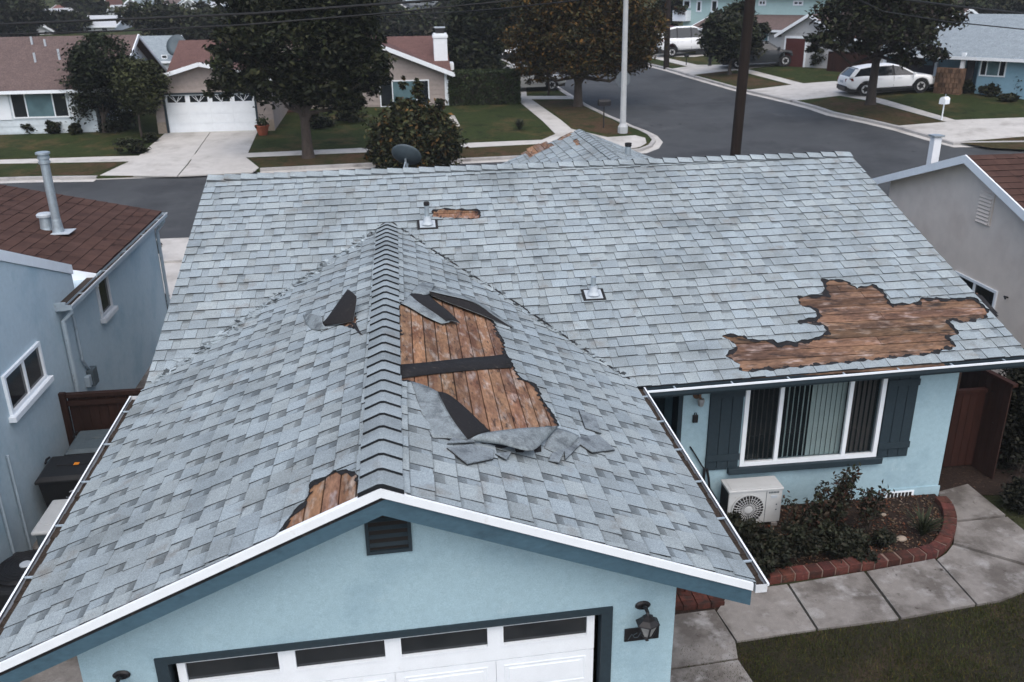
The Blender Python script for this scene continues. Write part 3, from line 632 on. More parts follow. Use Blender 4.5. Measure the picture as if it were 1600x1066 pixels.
# ridge caps
def caps(p0, p1, n, sl, sr, half, th, seed, lift=.02):
    rnd = random.Random(seed); p0, p1 = np.asarray(p0, float), np.asarray(p1, float); d = (p1-p0)/n; dn = d/np.linalg.norm(d)
    side = np.cross(dn, (0, 0, 1)); side /= np.linalg.norm(side)
    for k in range(n):
        a = p0+d*k-dn*.012; b = p0+d*(k+1)+dn*.03; g = rnd.uniform(.86, 1.12); h0, h1 = lift+th, lift+.004
        w = half*rnd.uniform(.96, 1.04)
        def pt(q, s_, h, dn_=0): sl_ = sr if s_ > 0 else sl; return q+side*s_*w+np.array((0, 0, h-abs(s_)*w*sl_-dn_))
        top = [pt(a, -1, h0), pt(a, -.12, h0+.004), pt(a, .12, h0+.004), pt(a, 1, h0), pt(b, -1, h1), pt(b, -.12, h1+.004), pt(b, .12, h1+.004), pt(b, 1, h1)]
        low = [pt(a, -1, h0, th+.012), pt(a, -.12, h0, th+.012), pt(a, .12, h0, th+.012), pt(a, 1, h0, th+.012), pt(b, -1, h1, .03), pt(b, 1, h1, .03)]
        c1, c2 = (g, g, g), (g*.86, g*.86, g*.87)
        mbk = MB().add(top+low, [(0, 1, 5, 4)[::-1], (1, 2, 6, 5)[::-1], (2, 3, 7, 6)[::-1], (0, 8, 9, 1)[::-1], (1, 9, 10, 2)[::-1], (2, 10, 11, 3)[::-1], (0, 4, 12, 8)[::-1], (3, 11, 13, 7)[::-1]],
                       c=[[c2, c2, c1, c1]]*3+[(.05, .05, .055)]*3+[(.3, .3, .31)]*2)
        mbk.build('ridge_cap', 'shingle', roof)
caps((0, -.0, ZR), (-.02, 10.0, ZR), 34, .41, .41, .205, .036, 1)
caps((mF[0]+.02, mF[1], 4.6), (mG[0]-.02, mG[1], 4.6), 42, .306, .42, .17, .035, 2, lift=.045)
caps((wR, 14.6, ZR), (wR, RWY, ZR), 20, .4, .4, .17, .014, 3)
# broken bits along the valleys
mbv = MB(); rnd = random.Random(5)
def valley(px0, px1, zf, n, spread, tone):
    for k in range(n):
        t = rnd.random(); px_, py_ = px0[0]+(px1[0]-px0[0])*t+rnd.gauss(0, spread), px0[1]+(px1[1]-px0[1])*t+rnd.gauss(0, spread*.6)
        p = px_on(lambda x, y: max(zM(x, y), zGR(x, y) if x > 0 else zGL(x, y)), px_, py_, .02)
        s_ = rnd.uniform(.015, .10)*(1 if px1[0] < 600 else .55); a = rnd.uniform(0, 6.3); u = np.array((math.cos(a), math.sin(a), rnd.uniform(-.3, .3))); v = np.array((-math.sin(a), math.cos(a), rnd.uniform(-.3, .3)))
        q = [p+u*s_*rnd.uniform(.6, 1.5), p+v*s_*rnd.uniform(.4, 1), p-u*s_*rnd.uniform(.6, 1.5), p-v*s_*rnd.uniform(.4, 1)]
        g = rnd.choice(tone); mbv.prism(q, (0, 0, -.012), c=(g, g, g))
valley((598, 352), (240, 598), zGL, 240, 3.4, (.25, .6, .9, 1.1, 1.25)); valley((624, 354), (978, 588), zGR, 110, 1.6, (.15, .3, .6, .8, 1.0))
mbv.build('valley_debris', 'shingle', roof, kind='stuff', label='broken shingle bits lying along the roof valleys')
mbv = MB()
for p0, p1 in (((603, 347), (236, 603)), ((612, 347), (984, 592))):
    pts = [px_on(zM, p0[0]+(p1[0]-p0[0])*t, p0[1]+(p1[1]-p0[1])*t+1.5*math.sin(9*t), .006) for t in np.linspace(0, 1, 14)]
    for a, b in zip(pts[:-1], pts[1:]): mbv.bar(a, b, .035, .016)
mbv.build('valley_flashing', 'felt', roof)
# ------------------------------------------------------------------ fascias, gutters
def gutter(a, b, out, mats=('gutter_white', 'debris'), w=.125, dep=.10, nbr=4, parent=house, fascia=None, lip=.022, lipmat='white'):
    a, b = np.asarray(a, float), np.asarray(b, float); d = b-a; L = np.linalg.norm(d); d /= L; out = np.asarray(out, float); out = out-d*(out @ d); out /= np.linalg.norm(out); u = np.cross(d, out); u = u if u[2] > 0 else -u
    mbg = MB(); mbg.fr(a, d, out, u, 0, L, 0, .004, -dep, 0); mbg.fr(a, d, out, u, 0, L, .004, w-.004, -dep, -dep+.004); mbg.fr(a, d, out, u, 0, L, w-.004, w, -dep, -.0)
    mbg.fr(a, d, out, u, -.004, 0, 0, w, -dep, 0); mbg.fr(a, d, out, u, L, L+.004, 0, w, -dep, 0)
    g = mbg.build('gutter', mats[0], parent)
    MB().fr(a, d, out, u, -.004, L+.004, w-.004, w-.004+lip, -.026, .004).build('gutter_lip', lipmat, g)
    mbd = MB(); n = int(L/.12)+1
    for k in range(n):
        h = random.uniform(.03, .062); mbd.fr(a, d, out, u, L*k/n, L*(k+1)/n, .006, w-.006, -dep+.005, -dep+h)
    mbd.build('leaf_litter', mats[1], g, kind='stuff')
    for k in range(nbr):
        t = L*(k+.5)/nbr; MB().fr(a, d, out, u, t-.012, t+.012, .0, w-.006, -.022, -.006).build('bracket', 'gutter_grey', g)
    return g
yl0, yl1 = -.14, 5.45
gutter((3.735, .12, zGR(3.72, 0)-.02), (3.735, 5.16, zGR(3.72, 0)-.02), (1, 0, 0), nbr=6)
gutter((-3.72, yl0, zGL(-3.70, yl0)-.02), (-3.72, yl1, zGL(-3.70, yl1)-.02), (-1, 0, 0), nbr=6)
e0, e1_ = (3.87, yE(3.87)-.02, zM(3.87, yE(3.87))-.02), (10.40, yE(10.40)-.02, zM(10.40, yE(10.40))-.02)
gutter(e0, e1_, (0, -1, 0), mats=('trim_dark', 'debris'), nbr=7, w=.12)
MB().bar(np.array(e0)+(0, .02, -.11), np.array(e1_)+(-.03, .02, -.11), .03, .17).build('fascia', 'trim_dark', house)
for s_, zf in ((1, zGR), (-1, zGL)):
    xe = 3.70*s_; A_ = np.array((0, 0, ZR)); B_ = np.array((xe, SK*xe, zf(xe, SK*xe))); out = np.array((0, -1., 0)); dd = B_-A_
    top = [A_+(0, 0, -.055), B_+(0, 0, -.055)]
    def board(y0, y1, z0, z1): return [A_+(0, y0, z0), B_+(0, y0, z0), B_+(0, y0, z1), A_+(0, y0, z1)], (0, y1-y0, 0)
    p_, v_ = board(.0, .035, -.29, -.055); MB().prism(p_, v_).build('bargeboard', 'trim_blue', house)
    p_, v_ = board(-.03, .03, -.085, .004); MB().prism(p_, v_).build('rake_trim', 'white', house)
    p_, v_ = board(.037, .42, -.062, -.05); MB().prism(p_, v_).build('soffit', 'trim_blue', house)
for x_ in (-3.66, 10.36):
    A_ = np.array((x_, yRidge(x_), 4.6)); B_ = np.array((x_, yE(x_), zM(x_, yE(x_)))); s_ = -1 if x_ < 0 else 1
    MB().prism([A_+(0, 0, -.02), B_+(0, 0, -.02), B_+(0, 0, -.2), A_+(0, 0, -.2)], (s_*.03, 0, 0)).build('bargeboard', 'trim_dark', house)
# ------------------------------------------------------------------ walls
mb = MB()
def fw_(x, z_, y=0.42): return (x, y+SK*x, z_)
GZT = 1.97
xa, xb = -3.07, 3.03
hd = [fw_(xa, GZT), fw_(xb, GZT), fw_(xb, zGR(xb, .5)-.1), fw_(0, ZR-.12), fw_(xa, zGL(xa, .3)-.1)]
mb.prism(hd, (0, .14, 0)); mb.prism([fw_(xa, G0-.2), fw_(-2.31, G0-.2), fw_(-2.31, GZT), fw_(xa, GZT)], (0, .14, 0)); mb.prism([fw_(2.27, G0-.2), fw_(xb, G0-.2), fw_(xb, GZT), fw_(2.27, GZT)], (0, .14, 0))
mb.prism([(xb, .67, G0-.2), (xb, 5.75, G0-.2), (xb, 5.75, zGR(xb, 0)-.12), (xb, .67, zGR(xb, 0)-.12)], (-.14, 0, 0)); mb.prism([(xa, .46, G0-.2), (xa, 15.9, G0-.2), (xa, 15.9, 2.45), (xa, 5.3, 2.5), (xa, .46, 2.5)], (.14, 0, 0))
mb.build('wall', 'stucco_blue', house)
FY = 5.8
wall = MB()
wt = zM(6, FY)-.06
for x0, x1, z0, z1 in ((4.76, 5.86, G0-.2, wt), (5.86, 8.29, G0-.2, .48), (5.86, 8.29, 2.09, wt), (8.29, 9.63, G0-.2, wt), (3.03, 4.76, 2.12, wt)):
    wall.box(x0, x1, FY, FY+.14, z0, z1)
wall.box(9.49, 9.63, FY+.14, 15.9, G0-.2, 2.6); wall.box(-2.9, 9.49, 15.7, 15.9, G0-.2, 2.6)
wall.box(4.76, 4.9, FY+.14, 7.0, G0-.2, wt)
for s_ in (-1, 1): wall.box(wR+s_*3.0-.07, wR+s_*3.0+.07, 15.9, RWY-.4, G0-.2, 2.7)
wall.build('wall', 'stucco_blue', house)
MB().prism([(9.63, FY+.14, 2.55), (9.63, 15.8, 2.55), (9.63, yRidge(9.6), 4.45)], (-.13, 0, 0)).build('gable_wall', 'stucco_blue', house)
MB().box(8.0, 9.655, FY-.022, FY, G0-.2, -.26).build('plinth', 'stucco_blue', house)
MB().box(3.17, 9.49, 7.6, 7.7, G0, 2.4).build('inner_wall', 'interior', house)
MB().box(3.17, 9.49, 5.95, 7.6, .0, .02).build('inner_floor', 'interior', house)
# front door set back in the porch
fd = MB().box(3.4, 4.4, 6.7, 6.76, -.35, 1.9).build('front_door', 'trim_dark', house)
MB().box(3.17, 4.76, 6.78, 6.9, G0, 2.4).build('porch_wall', 'trim_dark', house)
MB().lathe([(.0, 0), (.03, .0), (.035, .03), (.0, .05)], (4.3, 6.7, .75), 10, ax=(0, -1, 0)).build('door_knob', 'galv', fd)
MB().box(4.68, 4.757, FY-.02, FY+.3, -.35, 2.1).build('door_jamb', 'trim_dark', house)
# window
win = MB(); WX0, WX1, WZ0, WZ1 = 5.86, 8.29, .48, 2.09
win.box(WX0-.03, WX1+.03, FY-.035, FY+.03, WZ0-.03, WZ0+.045); win.box(WX0-.03, WX1+.03, FY-.035, FY+.03, WZ1-.045, WZ1+.03)
win.box(WX0-.03, WX0+.045, FY-.034, FY+.03, WZ0+.045, WZ1-.045); win.box(WX1-.045, WX1+.03, FY-.034, FY+.03, WZ0+.045, WZ1-.045)
wo = win.build('window', 'white', house)
for x in (6.47, 7.70): MB().box(x-.035, x+.035, FY-.03, FY+.03, WZ0+.045, WZ1-.045).build('mullion', 'white', wo)
for x0, x1 in ((WX0+.045, 6.435), (6.505, 7.665), (7.735, WX1-.045)):
    MB().box(x0, x1, FY+.012, FY+.018, WZ0+.045, WZ1-.045).build('pane', 'pane', wo)
for k in range(26):
    x = 5.93+k*(2.34/26); dk = 7.02 < x < 7.7
    ang = .25 if dk else random.uniform(.85, 1.0); c_, s_ = math.cos(ang)*.047, math.sin(ang)*.047
    yb = FY+.10
    mt = 'blind' if dk else 'blind_dark'
    if x > 7.75: mt = 'blind_dark'; c_, s_ = .040, .02
    if 6.5 < x < 7.02: mt = 'blind'
    MB().prism([(x-c_, yb-s_, WZ0+.02), (x+c_, yb+s_, WZ0+.02), (x+c_, yb+s_, WZ1-.03), (x-c_, yb-s_, WZ1-.03)], (.002, -.003, 0)).build('blind_slat', mt, wo)
MB().box(5.62, 8.42, FY-.10, FY-.001, .33, .449).build('window_sill', 'trim_dark', house, bevel=.01)
for x0, x1 in ((5.22, 5.80), (8.34, 8.90)):
    sh = MB().box(x0, x1, FY-.018, FY-.002, .45 if x0 < 6 else .46, 2.08).build('shutter', 'trim_dark', house)
    w = (x1-x0)/3
    for k in range(3): MB().box(x0+k*w+.004, x0+(k+1)*w-.004, FY-.038, FY-.018, .42, 2.10).build('board', 'trim_dark', sh, bevel=.004)
    for z0 in (.60, 1.80): MB().box(x0-.006, x1+.006, FY-.062, FY-.038, z0, z0+.12).build('batten', 'trim_dark', sh, bevel=.004)
# foundation vent
fv = MB().box(8.62, 9.16, FY-.036, FY-.023, -.52+.02, -.30).build('foundation_vent', 'white', house)
for k in range(7): MB().box(8.655+k*.068, 8.655+k*.068+.05, FY-.040, FY-.036, -.48, -.33).build('vent_slot', 'interior', fv)
# gable louvre
lv = MB(); o_ = np.array(fw_(.02, 0, .42)); e1v = np.array((1, SK, 0)); e1v /= np.linalg.norm(e1v); nv = np.array((SK, -1, 0)); nv /= np.linalg.norm(nv); ez = np.array((0, 0, 1.))
for a in ((-.225, -.19, 2.98, 3.53), (.19, .225, 2.98, 3.53), (-.19, .19, 2.98, 3.02)): lv.fr(o_, e1v, nv, ez, a[0], a[1], 0.001, .03, a[2], a[3])
lvo = lv.build('gable_louvre', 'trim_dark', house)
MB().fr(o_, e1v, nv, ez, -.19, .19, 0.001, .006, 3.02, 3.54).build('louvre_back', 'interior', lvo)
for k in range(5):
    zz = 3.04+k*.095; e2 = (nv*.6+ez*-.8); MB().fr(o_+ez*(zz+.05)+nv*.012, e1v, nv*.8-ez*.6, nv*.6+ez*.8, -.188, .188, -.03, .03, -.005, .005).build('slat', 'trim_dark', lvo)
# garage door
def gfr(mbx, x0, x1, d0, d1, z0, z1): return mbx.fr((0, .42, 0), e1v, -nv, ez, x0, x1, d0, d1, z0, z1)
gdo = gfr(MB(), -2.19, 2.15, .10, .13, G0, 1.90).build('garage_door', 'white', house)
tr = MB(); gfr(tr, -2.37, -2.25, -.02, .14, G0, 1.93); gfr(tr, 2.21, 2.33, -.02, .14, G0, 1.93); gfr(tr, -2.37, 2.33, -.02, .14, 1.93, 2.01); tr.build('door_trim', 'trim_dark', house)
secs = [(1.42, 1.90), (.94, 1.41), (.46, .93), (-.02, .45), (G0, -.03)]
pw = 4.34/4
for j, (z0, z1) in enumerate(secs):
    for k in range(4):
        x0 = -2.19+k*pw; x1 = x0+pw
        if j == 0:
            m_ = MB(); i0, i1, j0, j1 = x0+.085, x1-.085, z0+.20, z1-.035
            gfr(m_, x0, i0, .06, .10, z0, z1); gfr(m_, i1, x1, .06, .10, z0, z1); gfr(m_, i0, i1, .06, .10, z0, j0); gfr(m_, i0, i1, .06, .10, j1, z1)
            po = m_.build('panel', 'white', gdo)
            gfr(MB(), i0, i1, .088, .096, j0, j1).build('pane', 'glass_dark', po)
            m_ = MB(); gfr(m_, i0-.022, i0, .05, .06, j0-.022, j1+.022); gfr(m_, i1, i1+.022, .05, .06, j0-.022, j1+.022); gfr(m_, i0, i1, .05, .06, j0-.022, j0); gfr(m_, i0, i1, .05, .06, j1, j1+.022); m_.build('pane_frame', 'white', po)
        else:
            po = gfr(MB(), x0+.002, x1-.002, .06, .10, z0, z1).build('panel', 'white', gdo)
            m_ = MB(); a0, a1, b0, b1 = x0+.09, x1-.09, z0+.07, z1-.07
            if b1-b0 > .1:
                gfr(m_, a0, a1, .052, .06, b0, b0+.02); gfr(m_, a0, a1, .052, .06, b1-.02, b1); gfr(m_, a0, a0+.02, .052, .06, b0+.02, b1-.02); gfr(m_, a1-.02, a1, .052, .06, b0+.02, b1-.02)
                gfr(m_, a0+.05, a1-.05, .05, .06, b0+.05, b1-.05); m_.build('raised_panel', 'white', po, bevel=.006)
# downspout beside the porch
# ------------------------------------------------------------------ things on the house
def vent_pipe(px, py, zf, nrm, h, r, lab, cap=False):
    b = px_on(zf, px, py); t = thing('vent_pipe', lab, 'vent pipe', b)
    f = MB(); u = np.cross(nrm, (1, 0, 0)); u /= np.linalg.norm(u); e = np.cross(u, nrm)
    f.fr(b, e, u, nrm, -.20, .20, -.17, .17, .010, .026); f.build('flashing_plate', 'felt', t)
    f = MB(); f.fr(b, e, u, nrm, -.15, .15, -.13, .13, .026, .034); f.lathe([(.12, 0), (.085, .05), (r+.012, .13), (r+.01, .15)], b+nrm*.03, 18); f.build('flashing', 'galv_white', t, smooth=False)
    p = MB().tube([b-(0, 0, .05), b+(0, 0, h)], r, 14).build('pipe', 'galv', t)
    if cap: MB().lathe([(r+.012, 0), (r+.014, .05), (r+.002, .07), (r-.01, .06)], b+(0, 0, h-.03), 14).build('collar', 'felt', t)
    return t
vent_pipe(668, 352, zM, mN, .42, .045, 'galvanised vent pipe with black rim beside the small roof hole', True)
vent_pipe(927, 462, zM, mN, .34, .045, 'galvanised vent pipe standing alone on the main roof slope')
b = px_on(zWR, 981, 243); t = thing('roof_flue', 'short rusty flue stub on the rear roof wing', 'flue', b)
MB().tube([b-(0, 0, .1), b+(0, 0, .30)], .085, 14).build('pipe', 'galv', t); MB().lathe([(.09, 0), (.10, .02), (.10, .10), (.06, .11)], b+(0, 0, .26), 14).build('cap', 'felt', t)
# satellite dish behind the ridge
c = ony(634, 246, 12.7); base = np.array((c[0], 12.7, zback(c[0], 12.7))); t = thing('satellite_dish', 'dark satellite dish on a pole behind the roof ridge', 'satellite dish', base)
ax = np.array((.22, .62, .55)); ax /= np.linalg.norm(ax); rr = 24*mpp(c)
prof = [(rr*k/8, .10*(k/8)**2) for k in range(9)]
dm = MB(); dm.lathe([(.001, 0)]+prof[1:]+[(rr, .11), (rr*.98, .118)]+[(q[0]*.98, q[1]+.012) for q in prof[:0:-1]]+[(.001, .012)], c-ax*.03, 28, ax=ax); dm.build('dish', 'plastic_grey', t, smooth=True)
MB().tube([base-(0, 0, .05), base+(0, 0, .22), c-ax*.04], .024, 8).build('mast', 'galv', t)
MB().tube([c-ax*.02-(0, 0, .05), c-(.06, .10, .22), c-ax*.02+(0, -.02, -.30)], .014, 6).build('bracket', 'galv', t)
MB().tube([c+(0, 0, -rr*.9), c+ax*.42+(0, 0, -rr*.5)], .014, 6).build('feed_arm', 'galv', t)
# coach lanterns and number plaque on the garage wall
def lantern(x, zt, lab):
    o = np.array(fw_(x, zt)); t = thing('wall_lantern', lab, 'lantern', o); t.scale = (1.25, 1.05, .80)
    MB().lathe([(.001, 0), (.065, 0), (.07, .012), (.05, .03), (.001, .035)], o+nv*0, 16, ax=nv).build('backplate', 'black_metal', t)
    MB().tube([o+nv*.02, o+nv*.10+(0, 0, .05), o+nv*.17+(0, 0, .045), o+nv*.19+(0, 0, .0)], [.02, .018, .016, .014], 8).build('arm', 'black_metal', t)
    q = o+nv*.19
    MB().lathe([(.015, .02), (.05, .0), (.06, -.04), (.105, -.085), (.11, -.10), (.07, -.10)], q, 6).build('cap', 'black_metal', t)
    g = MB().lathe([(.075, -.10), (.085, -.12), (.04, -.30), (.02, -.31)], q, 6).build('glass', 'frosted', t)
    m_ = MB()
    for k in range(6):
        a = 2*math.pi*k/6; c_, s_ = math.cos(a), math.sin(a); e_ = np.array((c_, s_, 0)); 
    r_ = np.array((1., 0, 0)); a_ = np.cross((0, 0, 1), r_); b_ = np.cross((0, 0, 1), a_)
    for k in range(6):
        tt = 2*math.pi*k/6; dv = a_*math.cos(tt)+b_*math.sin(tt); m_.tube([q+dv*.088+(0, 0, -.10), q+dv*.090+(0, 0, -.12), q+dv*.044+(0, 0, -.30)], .008, 5)
    m_.lathe([(.045, -.30), (.05, -.315), (.02, -.34), (.012, -.37), (.018, -.385), (.001, -.40)], q, 8); m_.build('cage', 'black_metal', t)
lantern(2.66, 1.98, 'black coach lantern on the garage wall above the number plaque')
lantern(-2.70, 1.86, 'black coach lantern on the garage wall beside the side yard')
pq = thing('number_plaque', 'black house number plaque on the garage wall under a lantern', 'plaque', fw_(2.66, 1.55))
gfr(MB(), 2.47, 2.86, -.02, -.002, 1.52, 1.69).build('plate', 'black_metal', pq, bevel=.006)
# faint raised scroll strokes as seen on it
m_ = MB()
for x0, z0, x1, z1 in ((2.51, 1.55, 2.55, 1.62), (2.55, 1.62, 2.58, 1.57), (2.58, 1.57, 2.62, 1.57), (2.56, 1.60, 2.61, 1.63), (2.62, 1.57, 2.65, 1.63), (2.65, 1.63, 2.68, 1.57), (2.76, 1.57, 2.79, 1.62)):
    p, q = np.array((0, .42, 0))+e1v*x0+ez*z0+nv*.022, np.array((0, .42, 0))+e1v*x1+ez*z1+nv*.022; m_.bar(p, q, .006, .006, up=nv)
m_.build('numerals', 'plastic_grey', pq)
# porch sconce, doorbell box, conduit
t = thing('porch_sconce', 'small brown jar sconce on the wall beside the front door', 'sconce', (4.99, FY, 1.86))
MB().lathe([(.001, 0), (.07, 0), (.075, .02), (.03, .04), (.001, .045)], (4.99, FY, 1.87), 14, ax=(0, -1, 0)).build('backplate', 'stonework', t)
MB().tube([(4.99, FY-.03, 1.87), (5.0, FY-.10, 1.90), (5.02, FY-.14, 1.83)], .022, 8).build('arm', 'stonework', t); MB().lathe([(.05, .0), (.06, -.03), (.045, -.12), (.02, -.14)], (5.02, FY-.14, 1.85), 10).build('jar', 'frosted', t)
t = thing('key_box', 'small black key box on the blue wall by the front door', 'key box', (4.98, FY, 1.45))
MB().box(4.94, 5.03, FY-.04, FY, 1.36, 1.50).build('body', 'black_metal', t, bevel=.008); MB().tube([(4.965, FY-.02, 1.50), (4.97, FY-.02, 1.54), (5.0, FY-.02, 1.54), (5.005, FY-.02, 1.50)], .007, 6).build('shackle', 'black_metal', t)
t = thing('black_conduit', 'black cable conduit running down the wall to the outdoor unit', 'conduit', (5.1, FY, .3))
MB().tube([(4.93, FY-.01, .90), (4.96, FY-.03, .86), (5.08, FY-.04, .66), (5.16, FY-.05, .52), (5.22, FY-.06, .46)], .014, 6).build('hose', 'black_metal', t)
MB().tube([(5.20, FY-.06, .48), (5.19, FY-.07, .30), (5.22, FY-.08, .05), (5.30, FY-.1, -.25), (5.40, FY-.15, -.3)], .026, 8).build('hose', 'black_metal', t)
MB().tube([(5.24, FY-.06, .47), (5.28, FY-.07, .30), (5.30, FY-.1, .1), (5.42, FY-.14, -.1)], .022, 8).build('hose', 'black_metal', t)
# outdoor unit with fan
AX0, AX1, AY0, AY1, AZ0, AZ1 = 5.47, 6.41, 5.22, 5.62, -.40, .30
t = thing('air_conditioner', 'off white outdoor air conditioner with round fan grille under the window', 'air conditioner', (5.94, 5.42, AZ0))
MB().box(AX0, AX1, AY0+.01, AY1, AZ0+.04, AZ1-.03).build('casing', 'ac_beige', t, bevel=.015)
lid = MB().box(AX0-.012, AX1+.012, AY0-.006, AY1+.012, AZ1-.03, AZ1+.012).build('lid', 'ac_beige', t, bevel=.012)
MB().box(AX0+.05, AX1-.05, AY0+.05, AY1-.04, AZ1+.012, AZ1+.018).build('lid_panel', 'ac_beige', lid, bevel=.004)
fc = np.array((AX0+.35, AY0, -.06)); fr_ = .27
MB().lathe([(.001, .004), (fr_, .004), (fr_, .008), (.001, .008)], fc, 36, ax=(0, -1, 0)).build('fan_well', 'interior', t)
m_ = MB(); 
m_.lathe([(fr_, .0), (fr_+.02, .004), (fr_+.018, .016), (fr_-.004, .012)], fc, 36, ax=(0, -1, 0), cap=False); m_.build('fan_ring', 'ac_beige', t)
fb = MB()
for k in range(3):
    a0 = 2.1*k
    pts = []
    for q in range(7):
        a = a0+q*.22; pts.append((a, .06, .25))
    for q in range(6):
        a, a2 = pts[q][0], pts[q+1][0]
        P = [fc+np.array((math.cos(w)*r2, -.0095-.001*q, math.sin(w)*r2)) for w, r2 in ((a, .06), (a, .25), (a2, .25), (a2, .06))]; fb.prism(P, (0, -.002, 0))
fb.build('fan_blade', 'plastic_black', t)
m_ = MB()
for k in range(28):
    a = 2*math.pi*k/28; e_ = np.array((math.cos(a), 0, math.sin(a))); m_.tube([fc+e_*.05+(0, -.02, 0), fc+e_*.17+(0, -.026, 0), fc+e_*fr_+(0, -.012, 0)], .0048, 4)
for r2 in (.11, .16, .21): m_.tube([fc+np.array((math.cos(a), 0, math.sin(a)))*r2+(0, -.024, 0) for a in np.linspace(0, 2*math.pi, 33)], .003, 4)
m_.build('fan_grille', 'ac_beige', t); MB().lathe([(.001, .035), (.062, .032), (.066, .018), (.001, .018)], fc, 18, ax=(0, -1, 0)).build('fan_hub', 'ac_beige', t)
MB().box(AX0+.655, AX0+.662, AY0+.004, AY0+.0095, AZ0+.06, AZ1-.04).build('seam', 'plastic_grey', t); MB().box(AX0+.74, AX0+.85, AY0+.002, AY0+.0095, .12, .17).build('maker_plate', 'print_grey', t)
for k in range(7): MB().box(AX0+.70+k*.026, AX0+.70+k*.026+.017, AY0+.003, AY0+.0095, .215, .245).build('maker_letter', 'plastic_grey', t)
for k in range(2): MB().box(AX0+.84, AX0+.86, AY0+.002, AY0+.0095, -.02-.1*k, .0-.1*k).build('screw_cover', 'plastic_grey', t)
m_ = MB()
for k in range(14): m_.box(AX0-.006, AX0, AY0+.05+k*.024, AY0+.056+k*.024, AZ0+.08, AZ1-.06)
m_.build('side_fins', 'black_metal', t)
MB().box(AX0-.003, AX0, AY0+.03, AY1-.02, AZ0+.06, AZ1-.05).build('side_coil', 'plastic_black', t)
for x in (AX0+.1, AX1-.1): MB().box(x-.05, x+.05, AY0-.02, AY1+.02, AZ0-.1, AZ0+.04).build('foot', 'concrete_near', t)
# brick edging of the flower bed
edge_px = [(1136, 921), (1200, 905), (1270, 896), (1340, 885), (1410, 875), (1455, 867), (1474, 852), (1483, 832), (1484, 812), (1478, 795), (1468, 784)]
line = [np.array((*onz(a, b, G0)[:2],)) for a, b in edge_px]
ds = [0]
for a, b in zip(line[:-1], line[1:]): ds.append(ds[-1]+np.linalg.norm(b-a))
be = thing('brick_edging', 'curved red brick edging round the flower bed', 'edging', (*line[3], G0))
n = int(ds[-1]/.225)
interp = lambda s_: np.array([np.interp(s_, ds, [p[k] for p in line]) for k in (0, 1)])
for k in range(n):
    s0, s1 = ds[-1]*k/n+.010, ds[-1]*(k+1)/n-.010; a, b = interp(s0), interp(s1); d = (b-a)/np.linalg.norm(b-a); nn = np.array((-d[1], d[0]))
    g = random.uniform(.5, 1.35); hz = G0+.115+random.uniform(-.014, .014)
    MB().prism([(*(a-nn*.10), G0-.05), (*(b-nn*.10), G0-.05), (*(b+nn*.11), G0-.05), (*(a+nn*.11), G0-.05)], (0, 0, hz-G0+.05), c=(g, g*random.uniform(.85, 1.1), g)).build('brick', 'brick', be, bevel=.012)
m_ = MB()
for k in range(60):
    a, b = interp(ds[-1]*k/60), interp(ds[-1]*(k+1)/60); d = (b-a)/np.linalg.norm(b-a); nn = np.array((-d[1], d[0]))
    m_.prism([(*(a-nn*.088), G0-.05), (*(b-nn*.088), G0-.05), (*(b+nn*.1), G0-.05), (*(a+nn*.1), G0-.05)], (0, 0, .150))
m_.build('mortar', 'mortar', be)
# brick steps at the porch
bs = thing('brick_step', 'red brick porch step against the garage wall', 'step', (3.9, 3.6, G0))
for j in range(3):
    for i in range(8):
        for k in range(3 if j < 2 else 4):
            x0 = 3.05+i*.215-(j % 2)*.1; y0 = 3.30+j*.30+k*.115; g = random.uniform(.55, 1.15)
            MB().box(max(3.035, x0), x0+.203, y0, y0+.105, G0-.02, G0+.085+j*.095, c=(g, g, g)).build('brick', 'brick', bs, bevel=.006)
MB().box(3.05, 4.7, 4.3, 5.8, G0, G0+.20).build('landing', 'brick', bs)
